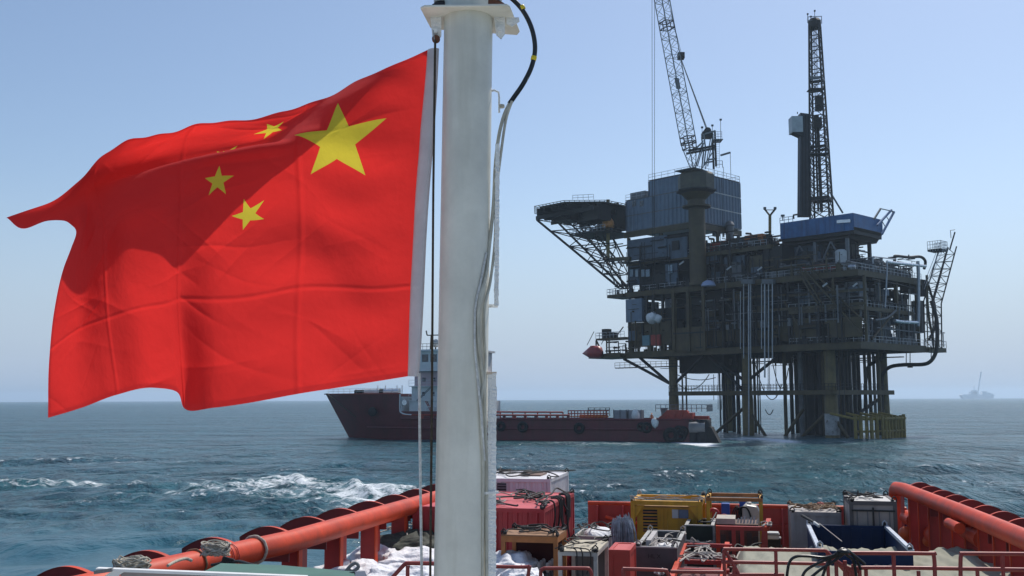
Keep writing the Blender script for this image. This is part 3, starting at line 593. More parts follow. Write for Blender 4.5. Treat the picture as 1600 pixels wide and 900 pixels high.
# equipment in the open bays: tanks, skids, pipework
def eq(name, px, y0, y1, w_, b, m, d=None): a = La(px, b); zz0, zz1 = FL(px, y1, b).z, FL(px, y0, b).z; return kbox(name, m, plat, a-w_/2, a+w_/2, b, b+(d or w_), zz0, zz1)
for q in (('equipment_cabinet', 1116, 485, 538, 2.5, 3.5, bpanel2), ('equipment_cabinet', 1150, 400, 420, 5, 2, bpanel2), ('equipment_cabinet', 1112, 392, 412, 3.4, 1, bpanel2), ('equipment_skid', 1210, 385, 420, 4.5, 1.5, dsteel), ('equipment_skid', 1190, 398, 423, 5, 1.6, olive), ('equipment_skid', 1145, 424, 445, 6, 3, dsteel),
          ('equipment_skid', 1212, 424, 440, 4, 1, greyst), ('equipment_cabinet', 1265, 455, 475, 4, 3, bpanel2), ('equipment_cabinet', 1310, 450, 476, 3.5, 2.5, greyst), ('equipment_skid', 1248, 470, 497, 3, 3.5, dsteel), ('red_cabinet', 1274, 414, 421, 5, .5, redp), ('equipment_skid', 1333, 440, 470, 3, 3.4, greyst)):
    eq(*q)
for px, y, b, r_, ln, m in ((1318, 404, 6, 1.15, 4.6, whitep), (1312, 402, 9, 1.0, 5, greyst), (1284, 398, 8, .9, 5.2, bpanel2)):
    MB().lathe(AB(La(px, b), b, Z3), [(r_*.7, 0), (r_, .3), (r_, ln), (r_*.6, ln+.4)], 18).build('tank', m, plat, smooth=True)
MB().tube([FL(1327, 418, 3), FL(1338, 417, 3)], .55, 14).build('tank', silver, plat, smooth=True)
MB().lathe(FL(1107, 447, -2), [(1.5, 0), (1.5, .25), (1.2, .8), (.5, 1.2)], 18).build('domed_cover', mat('pale blue dome', (.35, .4, .55), rough=.4), plat, smooth=True)
# right face: stacked pipework, vertical header, deck furniture
def rpipe(pts, r_=.16, m=dsteel, a=0, name='pipe'): return MB().tube(smooth_path([FR(x, y, a) for x, y in pts], 5), r_, 10).build(name, m, plat, smooth=True)
rpipe([(1434, 408), (1435, 430), (1435, 470), (1435, 500), (1434, 510)], .34, galv, -.8, 'header_pipe')
rpipe([(1386, 409), (1400, 411), (1420, 413), (1446, 416)], .3, silver, -.8, 'header_pipe')
rpipe([(1386, 409), (1386, 420), (1385, 440), (1383, 480)], .16, galv, -1, 'header_pipe')
rpipe([(1398, 413), (1398, 403), (1400, 400), (1420, 402), (1436, 401), (1443, 404), (1446, 410), (1444, 420)], .3, dsteel, 2, 'pipe')
rpipe([(1398, 501), (1410, 503), (1434, 504)], .36, silver, -.7, 'insulated_pipe')
rpipe([(1368, 500), (1385, 497), (1400, 485)], .2, greyst, -.4)
rpipe([(1448, 430), (1449, 470), (1452, 500), (1456, 520), (1458, 540)], .25, olive, 0)
for x0, y0, x1, y1, m in ((1364, 401, 1400, 405, galv), (1364, 412, 1364, 401, galv), (1420, 405, 1420, 398, dsteel), (1362, 436, 1430, 450, dsteel), (1362, 470, 1440, 480, dsteel), (1370, 512, 1440, 520, greyst), (1405, 480, 1405, 530, greyst), (1420, 452, 1420, 525, greyst), (1447, 452, 1450, 545, olive)):
    rpipe([(x0, y0), (x1, y1)], .12, m, -.3)
def fbox(px, y0, y1, w_, a, m, name='equipment_skid', d=2): b = Rb(px, a); return kbox(name, m, plat, a, a+d, b-w_/2, b+w_/2, FR(px, y1, a).z, FR(px, y0, a).z)
for q in ((1415, 465, 500, 2.6, 4, dsteel), (1385, 500, 526, 3.4, 1, greyst), (1372, 440, 470, 1.6, 2, dsteel), (1425, 505, 532, 2.8, 1.5, dsteel), (1428, 440, 458, 3, 2, dsteel), (1390, 455, 490, 2, 7, dsteel), (1442, 470, 520, 1.6, 3, dsteel), (1372, 500, 528, 1.6, 5, greyst)): fbox(*q)
g = MB(); rq = random.Random(12)
def clutter(g, a0, a1, b0, b1, z0, z1, n):
    for _ in range(n):
        a, b, z = rq.uniform(a0, a1), rq.uniform(b0, b1), rq.uniform(z0, z1); k = rq.random(); r_ = rq.choice((.06, .08, .1, .14, .2))
        if k < .35: g.tube([AB(a, b, z0), AB(a, b, z)], r_, 6)
        elif k < .62: g.tube([AB(a, b, z), AB(min(a1, a+rq.uniform(1, 7)), b, z)], r_, 6)
        elif k < .85: g.tube([AB(a, b, z), AB(a, min(b1, b+rq.uniform(1, 6)), z)], r_, 6)
        else:
            s_ = rq.uniform(.3, 1.1); g.frame(AB(a, b, z0), eA*s_, eB*s_, eZ*rq.uniform(.4, 1.6))
clutter(g, .8, 11, 1, 26, Z1, 24, 300); clutter(g, .8, 11, 1, 21, Z2, 30.2, 380); g.build('pipework', dsteel, plat, kind='stuff')
g = MB(); clutter(g, 13, 52, .6, 9, Z1, 29, 170); clutter(g, 20, 37, .7, 12, Z3, 38, 420); g.build('pipework', dsteel, plat, kind='stuff')
g = MB(); clutter(g, .5, 18, .4, 25, Z3, 34.2, 260); clutter(g, .6, 6, 8, 25.5, Z3, 34.8, 330); clutter(g, .6, 4, 18, 25.5, Z3, 36.0, 30); g.build('pipework', greyst, plat, kind='stuff')
g = MB(); clutter(g, 20, 37, .8, 14, Z4, 41.4, 420); clutter(g, 19, 24, .8, 5, Z4, 41, 20); g.build('pipework', dsteel, plat, kind='stuff')
g = MB(); clutter(g, 5, 50, 4, 24, 14.6, Z1b, 110); g.build('pipework', dsteel, plat, kind='stuff')
# outboard fittings hung on the faces: small pipes, cable trays, junction boxes, hose reels
g = MB(); clutter(g, 2, 37, -.7, .2, Z1, 30, 170); clutter(g, 20, 56, -.5, .4, Z3, 43, 110); g.build('face_pipework', dsteel, plat, kind='stuff')
g = MB(); clutter(g, 1, 36, -.6, .3, 21.6, 30, 70); clutter(g, .2, .9, 1, 25, Z1, 30, 60); g.build('face_pipework', greyst, plat, kind='stuff')
g = MB(); clutter(g, 1, 20, -.4, .5, Z3, 35.5, 60); clutter(g, 38, 56, -.4, .6, Z1, 30, 60); g.build('face_pipework', olive, plat, kind='stuff')
for _ in range(34):
    a_, z_ = rq.uniform(1, 54), rq.choice((Z1+.3, 21.9, Z2+.2, 27.4, Z3+.1, 34.6)); s_ = rq.uniform(.8, 2.6)
    kbox('junction_box' if s_ < 1.6 else 'pump_unit', rq.choice((dsteel, dsteel, bpanel2, greyst, olive)), plat, a_, a_+s_, rq.uniform(.7, 3), rq.uniform(3.2, 4.5), z_, z_+rq.uniform(.8, 2.3))
for _ in range(26):
    b_, z_ = rq.uniform(2, 24), rq.choice((Z1+.1, 21.9, Z2+.2, 27.4, Z3+.1)); s_ = rq.uniform(.8, 2.2)
    kbox('junction_box' if s_ < 1.5 else 'pump_unit', rq.choice((dsteel, bpanel2, greyst, dsteel)), plat, rq.uniform(.6, 2), rq.uniform(2.4, 4), b_, b_+s_, z_, z_+rq.uniform(.8, 2.2))
for _ in range(24):
    a_ = rq.uniform(20, 36); s_ = rq.uniform(.8, 2.4); kbox('deck_unit', rq.choice((dsteel, greyst, bpanel2, dsteel)), plat, a_, a_+s_, rq.uniform(1.5, 4), rq.uniform(4.5, 6), Z4+.02, Z4+rq.uniform(.8, 2.9))
for _ in range(14):
    a_ = rq.uniform(21, 36); s_ = rq.uniform(1, 3); kbox('deck_unit', rq.choice((dsteel, bpanel2, greyst)), plat, a_, a_+s_, rq.uniform(.8, 3), rq.uniform(3.5, 6), Z3+.06, Z3+rq.uniform(2, 6))
for k in range(5): MB().tube([AB(22+k*3.1, 3, Z4), AB(22+k*3.1, 3, Z4+2.2+1.3*math.sin(k*2.1)**2)], .22, 8).tube([AB(22+k*3.1, 3, Z4+2.2+1.3*math.sin(k*2.1)**2), AB(23.2+k*3.1, 3, Z4+2.4+1.3*math.sin(k*2.1)**2)], .22, 8).build('vent_pipe', dsteel, plat, smooth=True)
# railings along the decks
g = railing(MB(), [AB(0, 27, Z1), AB(0, .1, Z1), AB(15, .1, Z1)], 1.2, 1.4, .035)
railing(g, [AB(0, 22, Z2), AB(0, .1, Z2), AB(15, .1, Z2)], 1.2, 1.4, .035); railing(g, [AB(0, 26, Z3), AB(0, .1, Z3), AB(57, .1, Z3)], 1.2, 1.4, .035)
railing(g, [AB(20, .8, Z4), AB(57, .8, Z4)], 1.2, 1.4, .035); g.build('deck_railing', galv, plat)
# lamps slung at the deck edges (pale strips)
for px, y in ((1065, 411), (1139, 419), (1336, 445), (1289, 445), (1187, 420)):
    MB().bar(FL(px-3.5, y+2.6, -.6), FL(px+3.5, y-2.6, -.6), .18, .3).build('strip_lamp', whitep, plat)
g = MB().tube([FL(1134, 424, -.5), FL(1134, 455, -.5)], .07, 6); g.build('lamp_post', greyst, plat)
# side wing with platform at far right of lowest deck
kbox('wing_platform', olive, plat, -.5, 2.4, 27.01, 35, Z1b+.2, Z1-.2)
railing(MB(), [AB(2.4, 35, Z1-.2), AB(-.5, 35, Z1-.2), AB(-.5, 27.5, Z1-.2)], 1.4, 1.0, .04).build('wing_railing', galv, plat)
MB().tube([AB(-.4, 34, Z1), AB(-.4, 34, Z1+3)], .09, 6).tube([AB(-.4, 34, Z1+3), AB(-.4, 34.7, Z1+3)], .12, 6).build('lamp_post', greyst, plat)
# left wing: small side platforms
kbox('side_platform', olive, plat, 57.01, 61.8, -.6, 5, Z3-.9, Z3-.2)
railing(MB(), [AB(57.2, -.6, Z3-.2), AB(61.8, -.6, Z3-.2), AB(61.8, 5, Z3-.2)], 1.3, .9, .04).build('side_railing', galv, plat)
g = MB(); clutter(g, 57.3, 61.2, 0, 4, Z3-.2, Z3+2.2, 16); g.build('pipework', dsteel, plat, kind='stuff')
kbox('lifeboat_deck', olive, plat, 57.01, 66.5, -2, 6, Z1b+.1, Z1-.2)
g = MB(); clutter(g, 57.3, 64, 1, 5, Z1-.2, 20.5, 30); g.build('pipework', dsteel, plat, kind='stuff')
kbox('winch_platform', olive, plat, 57.01, 66, 0, 4, 21.0, 21.4)
railing(MB(), [AB(57.3, 0, 21.4), AB(66, 0, 21.4), AB(66, 4, 21.4)], 1.3, 1.0, .04).build('winch_railing', galv, plat)
for a_, w_, h_ in ((63.4, 1.6, 2.2), (61.4, 1.0, 1.3)): kbox('winch', dsteel, plat, a_, a_+w_, 1, 2.6, 21.41, 21.4+h_)
brace(AB(60.3, 1, 22), AB(58.4, 1, 23.8), .14, greyst)
for a_, b_ in ((66, .1), (66, 3.8), (62, .1)): kbox('winch_post', olive, plat, a_-.15, a_+.15, b_-.1, b_+.1, Z1-.2, 21.0)
brace(AB(65.8, 0, 20.9), AB(64, 0, Z1), .2, olive)
lb = thing('lifeboat', 'red enclosed lifeboat hanging at the left corner of the lowest platform deck', 'lifeboat', FL(945, 548, -1))
def hullrow(t, L_, w_, h_, zc):        # closed capsule section
    s_ = min(1, t*2.2, (1-t)*5+.2); return [AB(67.6-L_*t, -3+w_*s_*math.cos(q)*.5, zc+h_*s_*math.sin(q)*(.62 if math.sin(q) > 0 else .5)) for q in np.linspace(0, 2*math.pi, 17)[:-1]]
MB().grid([hullrow(.002+.996*i/14, 6.4, 2.6, 2.6, 17.9) for i in range(15)], closed=True).build('hull', mat('lifeboat red paint', (.34, .03, .03), rough=.4, var=.12, scale=1.2), lb, smooth='all')
MB().lathe(AB(64, -3, 19.0), [(.9, 0), (.8, .5), (.3, .6)], 12).build('cockpit', redp, lb, smooth=True)
for a_ in (66, 61.6): MB().tube([AB(a_, -3, 19.8), AB(a_, -.6, 23.0)], .08, 6).build('fall_wire', dsteel, lb)
for n_, x0, x1, y0, y1, m in (('small_cabin', 978, 1003, 467, 503, bpanel), ('small_cabin', 982, 992, 517, 532, bpanel2), ('teal_tank', 1003, 1014, 524, 540, mat('teal paint', (.12, .24, .27), rough=.5, var=.15)), ('red_tank', 1016, 1030, 523, 540, redp)):
    b_ = .1 if n_ != 'teal_tank' else -.1; lwall(x0, x1, y0, y1, b_, m, n_, 2.2)
for x in (982, 1003): lwall(x-1, x+1, 504, 541, .2, dsteel, 'wall_rib', .3)
for x in (1010, 1020, 1035): lwall(x-1.5, x+1.5, 455, 503, .2, dsteel, 'wall_post', .5)
lwall(1006, 1050, 455, 467, 1, dsteel); lwall(1006, 1050, 482, 503, 1, dsteel)
# modules under the accommodation
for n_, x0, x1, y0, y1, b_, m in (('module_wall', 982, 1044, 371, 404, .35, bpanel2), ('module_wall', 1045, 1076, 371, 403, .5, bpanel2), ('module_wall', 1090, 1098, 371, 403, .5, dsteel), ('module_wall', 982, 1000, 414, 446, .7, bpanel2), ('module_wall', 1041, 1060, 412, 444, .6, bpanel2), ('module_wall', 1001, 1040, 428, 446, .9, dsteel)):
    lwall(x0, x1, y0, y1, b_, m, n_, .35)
for x0, x1, y0, y1 in ((1052, 1063, 376, 390), (1003, 1008, 421, 432), (1010, 1016, 421, 432), (1046, 1052, 414, 427), (985, 990, 421, 432), (994, 998, 421, 432)): lwall(x0, x1, y0, y1, .2, mat('louvre shade', (.30, .38, .44), rough=.3, var=.2) if y0 > 400 else dsteel, 'window', .15)
kbox('support_beam', olive, plat, La(1092, .7), 57.2, .3, .7, 44.0, 45.3); kbox('support_beam', olive, plat, 37.4, 37.8, .71, 18, 44.0, 45.3)
for a_ in (38.2, 47, 56.4): kbox('support_post', olive, plat, a_-.3, a_+.3, .72, 1.3, Z4+.05, 44)
for b_ in (9, 17): kbox('support_post', olive, plat, 37.4, 37.9, b_-.3, b_+.3, Z4+.05, 44)
kbox('blocking_wall', dsteel, plat, 39, 56, 4, 4.2, Z3+.05, 44); kbox('walkway', dsteel, plat, 44, 57, -.6, .28, 38.0, 38.3)
# orange and brown containers on the upper deck
for n_, x0, x1, y0, y1, m in (('cargo_container', 1167, 1195, 366, 374, orangep), ('cargo_container', 1160, 1199, 375, 388, mat('brown container paint', (.16, .07, .03), rough=.6, var=.25, scale=1)), ('cargo_container', 1112, 1135, 378, 392, redp)):
    o_ = lwall(x0, x1, y0, y1, 2.4, m, n_, 2.6)

# ---- accommodation block
acc = thing('accommodation_block', 'blue grey corrugated accommodation block on top of the platform beside the helideck', 'building', AB(47, 9, 45.5))
def corr(p0, eu, eo, length, z0, z1, m, name, par, pitch=1.05, d=.2):
    g = MB(); P0 = []; n = int(length/pitch); st = length/n
    for i in range(n):
        for f, o_ in ((0, 0), (.32, 0), (.5, d), (.82, d)): P0.append(Vector(p0)+eu*(st*(i+f))+eo*o_)
    P0.append(Vector(p0)+eu*length); m_ = len(P0)
    g.grid([[p+eZ*z0 for p in P0], [p+eZ*z1 for p in P0]]); g.grid([[p+eZ*z1 for p in P0], [Vector(p0)+eu*length*i/(m_-1)-eo*.15+eZ*z1 for i in range(m_)]])
    return g.build(name, m, par)
tiers = (45.5, 49.1, 52.7, 56.3); ax0, axm, ax1 = 37.4, La(1025, 1), 57.0; bx1 = 17.7; aup = La(1018, 1)
for k in range(3):
    z0, z1_ = tiers[k]+.12, tiers[k+1]-.12; aend = ax1 if k < 2 else aup
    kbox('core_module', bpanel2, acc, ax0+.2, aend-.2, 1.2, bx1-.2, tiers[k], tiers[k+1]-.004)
    segs = [(ax0, axm), (axm, aend)] if k < 2 else [(ax0, aend)]
    for s0, s1 in segs: corr(AB(s0+.12, 1.0, 0), eA, -eB, s1-s0-.24, z0, z1_, bpanel, 'wall_panel', acc)
    for s0, s1 in ((1, 10.6), (10.6, bx1)): corr(AB(ax0, s0+.12, 0), eB, -eA, s1-s0-.24, z0, z1_, bpanel, 'wall_panel', acc)
    kbox('floor_band', greyst, acc, ax0-.02, aend, .85, 1.19, tiers[k]-.1, tiers[k]+.12); kbox('floor_band', whitep if k else greyst, acc, ax0-.15, ax0+.19, .84, bx1, tiers[k]-.1, tiers[k]+.12)
    for s0 in {segs[0][0], segs[-1][1], segs[-1][0]}: kbox('corner_post', bpanel2, acc, s0-.12, s0+.12, .82, 1.19, z0+.002, z1_)
    for s0 in (10.6, bx1): kbox('corner_post', bpanel2, acc, ax0-.17, ax0+.19, s0-.12, s0+.12, z0+.002, z1_)
for px in (993.5, 1005.5):
    f = lwall(px-3, px+3, 313, 322, .78, greyst, 'window', .1, par=acc); q = lwall(px-2, px+2, 314.5, 320.5, .74, mat('dark window glass', (.02, .03, .04), rough=.1, spec=.8), 'pane', .05, par=acc)
    q.parent = f
kbox('roof_cap', greyst, acc, ax0-.1, aup+.1, .8, bx1+.1, 56.3, 56.45); kbox('roof_cap', greyst, acc, aup+.11, ax1+.1, .8, bx1+.1, 52.7, 52.85)
railing(MB(), [AB(aup, .9, 56.45), AB(ax0, .9, 56.45), AB(ax0, bx1, 56.45), AB(aup, bx1, 56.45)], 1.3, 1.6, .035).build('roof_railing', galv, acc)
railing(MB(), [AB(ax1, .9, 52.85), AB(aup+.5, .9, 52.85)], 1.2, 1.5, .035).build('roof_railing', galv, acc)
kbox('roof_unit', greyst, acc, 52.2, 56.6, 2, 4.5, 52.85, 54.6)
for b_, h_, f in ((5, 5.5, 1), (9.5, 6.8, 2), (15.8, 6.9, 3), (13, 3, 0)):
    g = MB().tube([AB(ax0+1, b_, 56.45), AB(ax0+1, b_, 56.45+h_)], .06, 6)
    if f == 3: g.bar(AB(ax0+1, b_, 63.2), AB(ax0+3.6, b_, 63.0), .4, .35)
    elif f: g.box(AB(ax0+1, b_, 56.45+h_), (.5, .5, .35))
    g.build('antenna_mast', greyst, acc)
g = MB(); clutter(g, 37.6, 40, 8, 14, 43.4, 45.4, 10); g.build('pipework', galv, acc, kind='stuff')
MB().lathe(AB(36.6, 12.2, 42.2), [(.9, 0), (.9, 3.4), (1.1, 3.5), (.8, 4.2), (.2, 4.6)], 14).build('exhaust_stack', greyst, acc, smooth=True)

# ---- helideck with its truss
hel = thing('helideck', 'octagonal helicopter deck jutting left from the accommodation block on slanting trusses', 'helideck', AB(68.6, -2.0, 51))
HC = (68.2, -1.6); zh = 51.9
octa = lambda r_, z: [AB(HC[0]+r_*math.cos(R(22.5+45*k)), HC[1]+r_*math.sin(R(22.5+45*k)), z) for k in range(8)]
MB().prism(octa(11, zh-.35), eZ*.35).build('deck_plate', ddeck, hel)
o1, o2 = octa(11.02, zh-.3), octa(12.3, zh+.05)
for k in range(8):
    g = MB(); p, q, p2, q2 = o1[k], o1[(k+1) % 8], o2[k], o2[(k+1) % 8]
    g.bar(p2, q2, .12); g.bar(p.lerp(p2, .5), q.lerp(q2, .5), .06)
    for i in range(9): g.bar(p.lerp(q, i/8), p2.lerp(q2, i/8), .09)
    g.build('safety_net_frame', olive, hel)
for k in range(-4, 5):
    w_ = min(10.6, 15.2-abs(k*2.4)); g = MB(); 
    g.bar(AB(HC[0]+k*2.4, HC[1]-w_, zh-.9), AB(HC[0]+k*2.4, HC[1]+w_, zh-.9), .25, 1.0)
    g.build('floor_beam', dsteel, hel)
for f in (-7.5, 0, 7.5): MB().bar(AB(HC[0]-10.2, HC[1]+f, zh-1.85), AB(HC[0]+(8 if f else 10.4), HC[1]+f, zh-1.85), .35, .9).build('main_girder', dsteel, hel)
def hb(p, q, r_=.17, m=dsteel, name='truss_member'): return MB().tube([p, q], r_, 8).build(name, m, hel, smooth=True)
for b_ in (-7.5, 0, 7.5):
    o_ = HC[1]+b_; top_, bot_ = AB(76, o_, 49.6), AB(57.6, o_*.2+.6, 32.5)
    hb(top_, bot_, .27, name='main_strut'); hb(AB(68, o_, 49.6), AB(57.6, o_*.3+.6, 37.5), .2, name='main_strut')
    for f0, f1, z_ in ((.17, 57.4, 46), (.40, 57.4, 41.5), (.62, 57.4, 38), (.80, 57.4, 35)):
        c_ = top_.lerp(bot_, f0); e_ = AB(57.4, o_*.3+.6, c_.z); hb(c_, e_, .13)
    pts = [top_.lerp(bot_, f) for f in (0, .17, .40, .62, .80, 1)]; ins = [AB(68, o_, 49.6)]+[AB(57.4+ (8-1.8*i), o_*.4+.4, pts[i].z) for i in range(1, 5)]+[AB(57.4, o_*.3, 33)]
    for i in range(5): hb(pts[i], ins[min(i+1, 5)], .11); hb(ins[i], pts[i+1], .11) if i else None; hb(ins[i], ins[i+1], .12)
for f in (.17, .40, .62, .80):
    l = [AB(76, HC[1]+b_, 49.6).lerp(AB(57.6, (HC[1]+b_)*.2+.6, 32.5), f) for b_ in (-7.5, 0, 7.5)]; hb(l[0], l[1], .12); hb(l[1], l[2], .12)
MB().frame(AB(57.4, -6, 45.2), eA*11, eB*12, eZ*.2).build('catwalk', dsteel, hel)
railing(MB(), [AB(57.4, -6, 45.4), AB(68.4, -6, 45.4), AB(68.4, 6, 45.4)], 1.2, 1.2, .04).build('catwalk_railing', galv, hel)
ladder(MB(), AB(73.4, -5, 49.5), AB(66, -5, 45.4), eB*1.2, .5).build('stairs', galv, hel)
railing(MB(), [AB(62, -11.6, zh), AB(58, -9, zh)], 1.2, 1, .04).build('stair_railing', galv, hel)
g = MB(); clutter(g, 58, 68, -6, 3, 45.4, 47.4, 40); g.build('pipework', greyst, hel, kind='stuff')
for a_, b_, w_, h_ in ((58, -7.5, 4.5, 3.0), (63, -4, 4.5, 2.2), (58.2, -1, 6, 4.4), (68, -6, 5, 1.6), (60, 3, 5, 3.4)): MB().frame(AB(a_, b_, 50.7-h_), eA*w_, eB*4.4, eZ*h_).build('underdeck_housing', dsteel, hel)
g = MB(); clutter(g, 58, 77, -9, 6, 49.4, 50.9, 120); g.build('underdeck_pipework', dsteel, hel, kind='stuff')
MB().box(AB(HC[0]+10.2, HC[1]-4.6, zh+.2), (.3, .3, .3)).build('perimeter_lamp', orangep, hel)
dav = thing('davit_post', 'tall ochre post with a foot arm in front of the helideck trusses', 'davit', FL(950, 405, -2))
pz0, pz1 = FL(950, 405, -2), FL(950, 312, -2)
MB().bar(pz0, pz1, .75, .75).build('post', mat('ochre davit paint', (.26, .19, .06), rough=.6, var=.2, scale=1), dav); MB().bar(FL(948, 405.5, -2), FL(985, 404, -2), .8, .8).build('arm', olive, dav)
MB().bar(FL(950, 322, -2), FL(966, 318, -2), .4).build('strut', olive, dav)
cp = thing('orange_canopy', 'bright orange peaked canopy slung under the helideck beside the davit post', 'canopy', FL(950, 358, -3))
c_ = FL(950, 356, -3)
MB().lathe(c_, [(1.3, 0), (1.5, .4), (1.35, 1.5), (.55, 2.6), (.12, 3.1)], 7, rot0=.3).build('shell', mat('orange canopy cloth', (.62, .25, .06), rough=.7, var=.15, scale=2), cp)
g = MB(); g.tube([c_+Vector((-1.2, -.6, .2)), c_+Vector((.4, -.9, 2.4))], .07, 6); g.tube([c_+Vector((1.2, -.4, .2)), c_+Vector((-.1, -.8, 2.6))], .07, 6); g.build('strap', dsteel, cp)

# ---- pedestal crane
crane = thing('pedestal_crane', 'lattice boom crane on a thick pedestal in front of the accommodation block', 'crane', AB(37.2, -2.2, Z3))
def CP(px, py, dY=0): return at(px, py, CY+dY)
CY = AB(37.2, -2.2, 0).y; pc = AB(37.2, -2.2, 0); pc.x = (1093-800)/1600*CY
MB().lathe(pc, [(2.0, 31.3), (1.95, 31.9), (1.75, 32.2), (1.75, 47.8), (3.0, 48.0), (3.0, 48.35), (1.9, 48.4), (1.9, 49.6), (3.2, 51.0)], 28).build('pedestal', olive, crane, smooth=True)
MB().lathe(pc, [(3.2, 51.0), (4.3, 51.4), (4.3, 51.7)], 8, rot0=.4).build('turntable', dsteel, crane)
hs = MB(); hs.lathe(pc, [(3.9, 51.7), (3.9, 54.9), (3.3, 55.5)], 8, rot0=.4); hs.build('machinery_house', mat('dark olive crane paint', (.10, .09, .06), rough=.6, var=.25, scale=.7, rust=.25), crane)
kbox('service_platform', greyst, crane, 33, 38, -5.5, -2, 55.5, 55.65)
railing(MB(), [CP(1119, 262), CP(1129, 262), CP(1129, 262, 4)], 1.5, 1, .05).build('railing', galv, crane)
steelg = mat('pale grey crane lattice', (.22, .23, .23), rough=.5, var=.15, scale=1, rust=.12)
# boom: four chords from foot pins to a tip above the frame
foot = CP(1083, 262); tip = CP(1021, -72); dB = (tip-foot).normalized(); sd = Vector((1, 0, 0)); sd = (sd-dB*sd.dot(dB)).normalized(); ud = dB.cross(sd)
BL = (tip-foot).length; q1 = (sd*math.cos(R(32))+ud*math.sin(R(32))).normalized(); q2 = dB.cross(q1)
def bw(t):          # half width along the boom
    d = t*BL
    return .42+(1.16-.42)*min(1, d/5.5) if d < BL-9 else 1.16-.75*(d-(BL-9))/9
def chord(t, i): w_ = bw(t); s = ((-1, -1), (1, -1), (1, 1), (-1, 1))[i]; return foot+dB*BL*t+q1*w_*s[0]+q2*w_*s[1]
ts = [0, 5.5/BL, 1-9/BL, 1]
for i in range(4): MB().tube([chord(t, i) for t in ts], .11, 6).build('boom_chord', steelg, crane)
g = MB(); n = int(BL/1.35)
for k in range(n):
    t0, t1 = k/n, (k+1)/n
    for i in range(4):
        j = (i+1) % 4; a_, b_ = (chord(t0, i), chord(t1, j)) if k % 2 else (chord(t0, j), chord(t1, i)); g.bar(a_, b_, .075)
        if k % 3 == 0: g.bar(chord(t0, i), chord(t0, j), .08)
g.build('boom_lacing', steelg, crane)
for yy in (221, 229, 36):
    t = max(0, min(1, (CP(1066, yy)-foot).dot(dB)/BL)); g = MB()
    for i in range(4):
        j = (i+1) % 4; c0, c1 = chord(t, i), chord(t, j)
        for dd in (-.75, .75): g.bar(c0+dB*dd, c1+dB*dd, .28, .12)
        for f in (0.02, .5, .98): m0 = c0.lerp(c1, f); g.bar(m0-dB*.75, m0+dB*.75, .4 if f == .5 else .28, .12)
    g.build('boom_splice_plate', dsteel, crane)
t = (CP(1048, 135)-foot).dot(dB)/BL; MB().frame(chord(t, 0)-dB*1.2-q1*.3, dB*2.4, q1*1.0, q2*.3).build('sign_plate', greyst, crane)
# gantry (A frame) and boom hoist tackle
gt = CP(1106, 206, 1)
for s_ in (-1.3, 1.3):
    o_ = Vector((0, s_, 0))
    for p, q, w_ in (((1117, 262), (1115, 207), .38), ((1098, 262), (1101, 238), .26), ((1101, 238), (1098, 212), .26), ((1074, 238), (1116, 230), .42), ((1099, 212), (1116, 207), .34), ((1112, 214), (1104, 262), .2), ((1088, 262), (1098, 225), .22), ((1083, 236), (1098, 222), .2), ((1103, 252), (1117, 250), .3), ((1098, 262), (1117, 232), .16)):
        MB().bar(CP(*p)+o_, CP(*q)+o_, w_).build('gantry_beam', steelg if w_ < .35 else dsteel, crane)
MB().frame(CP(1099, 213, -1.3), Vector((2.1, 0, 0)), Vector((0, 2.6, 0)), eZ*1.2).build('sheave_box', dsteel, crane)
MB().lathe(CP(1106, 204, -.8), [(.75, 0), (.75, 1.6)], 14, ax=(0, 1, 0)).build('sheave', dsteel, crane, smooth=True)
MB().frame(CP(1116, 218, -1.5), Vector((1.9, 0, 0)), Vector((0, 3, 0)), eZ*.15).build('gantry_platform', greyst, crane)
railing(MB(), [CP(1116, 217, -1.5), CP(1128, 217, -1.5), CP(1128, 217, 1.5)], 1.6, .8, .035, (1, .66, .33)).build('railing', galv, crane)
ladder(MB(), CP(1119, 262, -1.4), CP(1119, 218, -1.4), Vector((.7, 0, 0)), .5).build('ladder', galv, crane)
for px, y0, y1 in ((1097, 212, 199), (1113, 207, 196), (1126, 217, 187)): MB().tube([CP(px, y0), CP(px, y1)], .06, 6).box(CP(px, y1), (.45, .45, .35)).build('lamp_post', greyst, crane)
blkp = CP(1064, 88, 1)
for k in range(6): MB().tube([gt+Vector((.5*(k-2.5)*.35, .35*(k-2.5), 0)), blkp+Vector((.12*(k-2.5), .3*(k-2.5), -.6))], .032, 4).build('hoist_rope', steelg, crane)
MB().frame(blkp-Vector((.7, .8, .6)), Vector((1.4, 0, 0)), Vector((0, 1.6, 0)), eZ*1.3).build('bridle_block', dsteel, crane)
for s_ in (-.5, .5): MB().tube([blkp+Vector((s_*.5, s_, .6)), tip+Vector((1.0, s_, -1))], .05, 5).build('pendant_rope', steelg, crane)
for px, x1_ in ((1016.5, 1019.5), (1021, 1022.5)): MB().tube([tip+Vector(((px-1019)*.134, 0, 0)), at(x1_, 482, CY)], .05, 5).build('load_rope', dsteel, crane)
MB().lathe(at(1021, 480, CY), [(.15, -.9), (.45, -.6), (.45, .5), (.2, .9)], 10).build('hook_block', dsteel, crane, smooth=True)
bag = thing('slung_cargo_bag', 'white lumpy cargo bundle hanging from the crane ropes in front of the platform', 'cargo bag', at(1022, 503, CY))
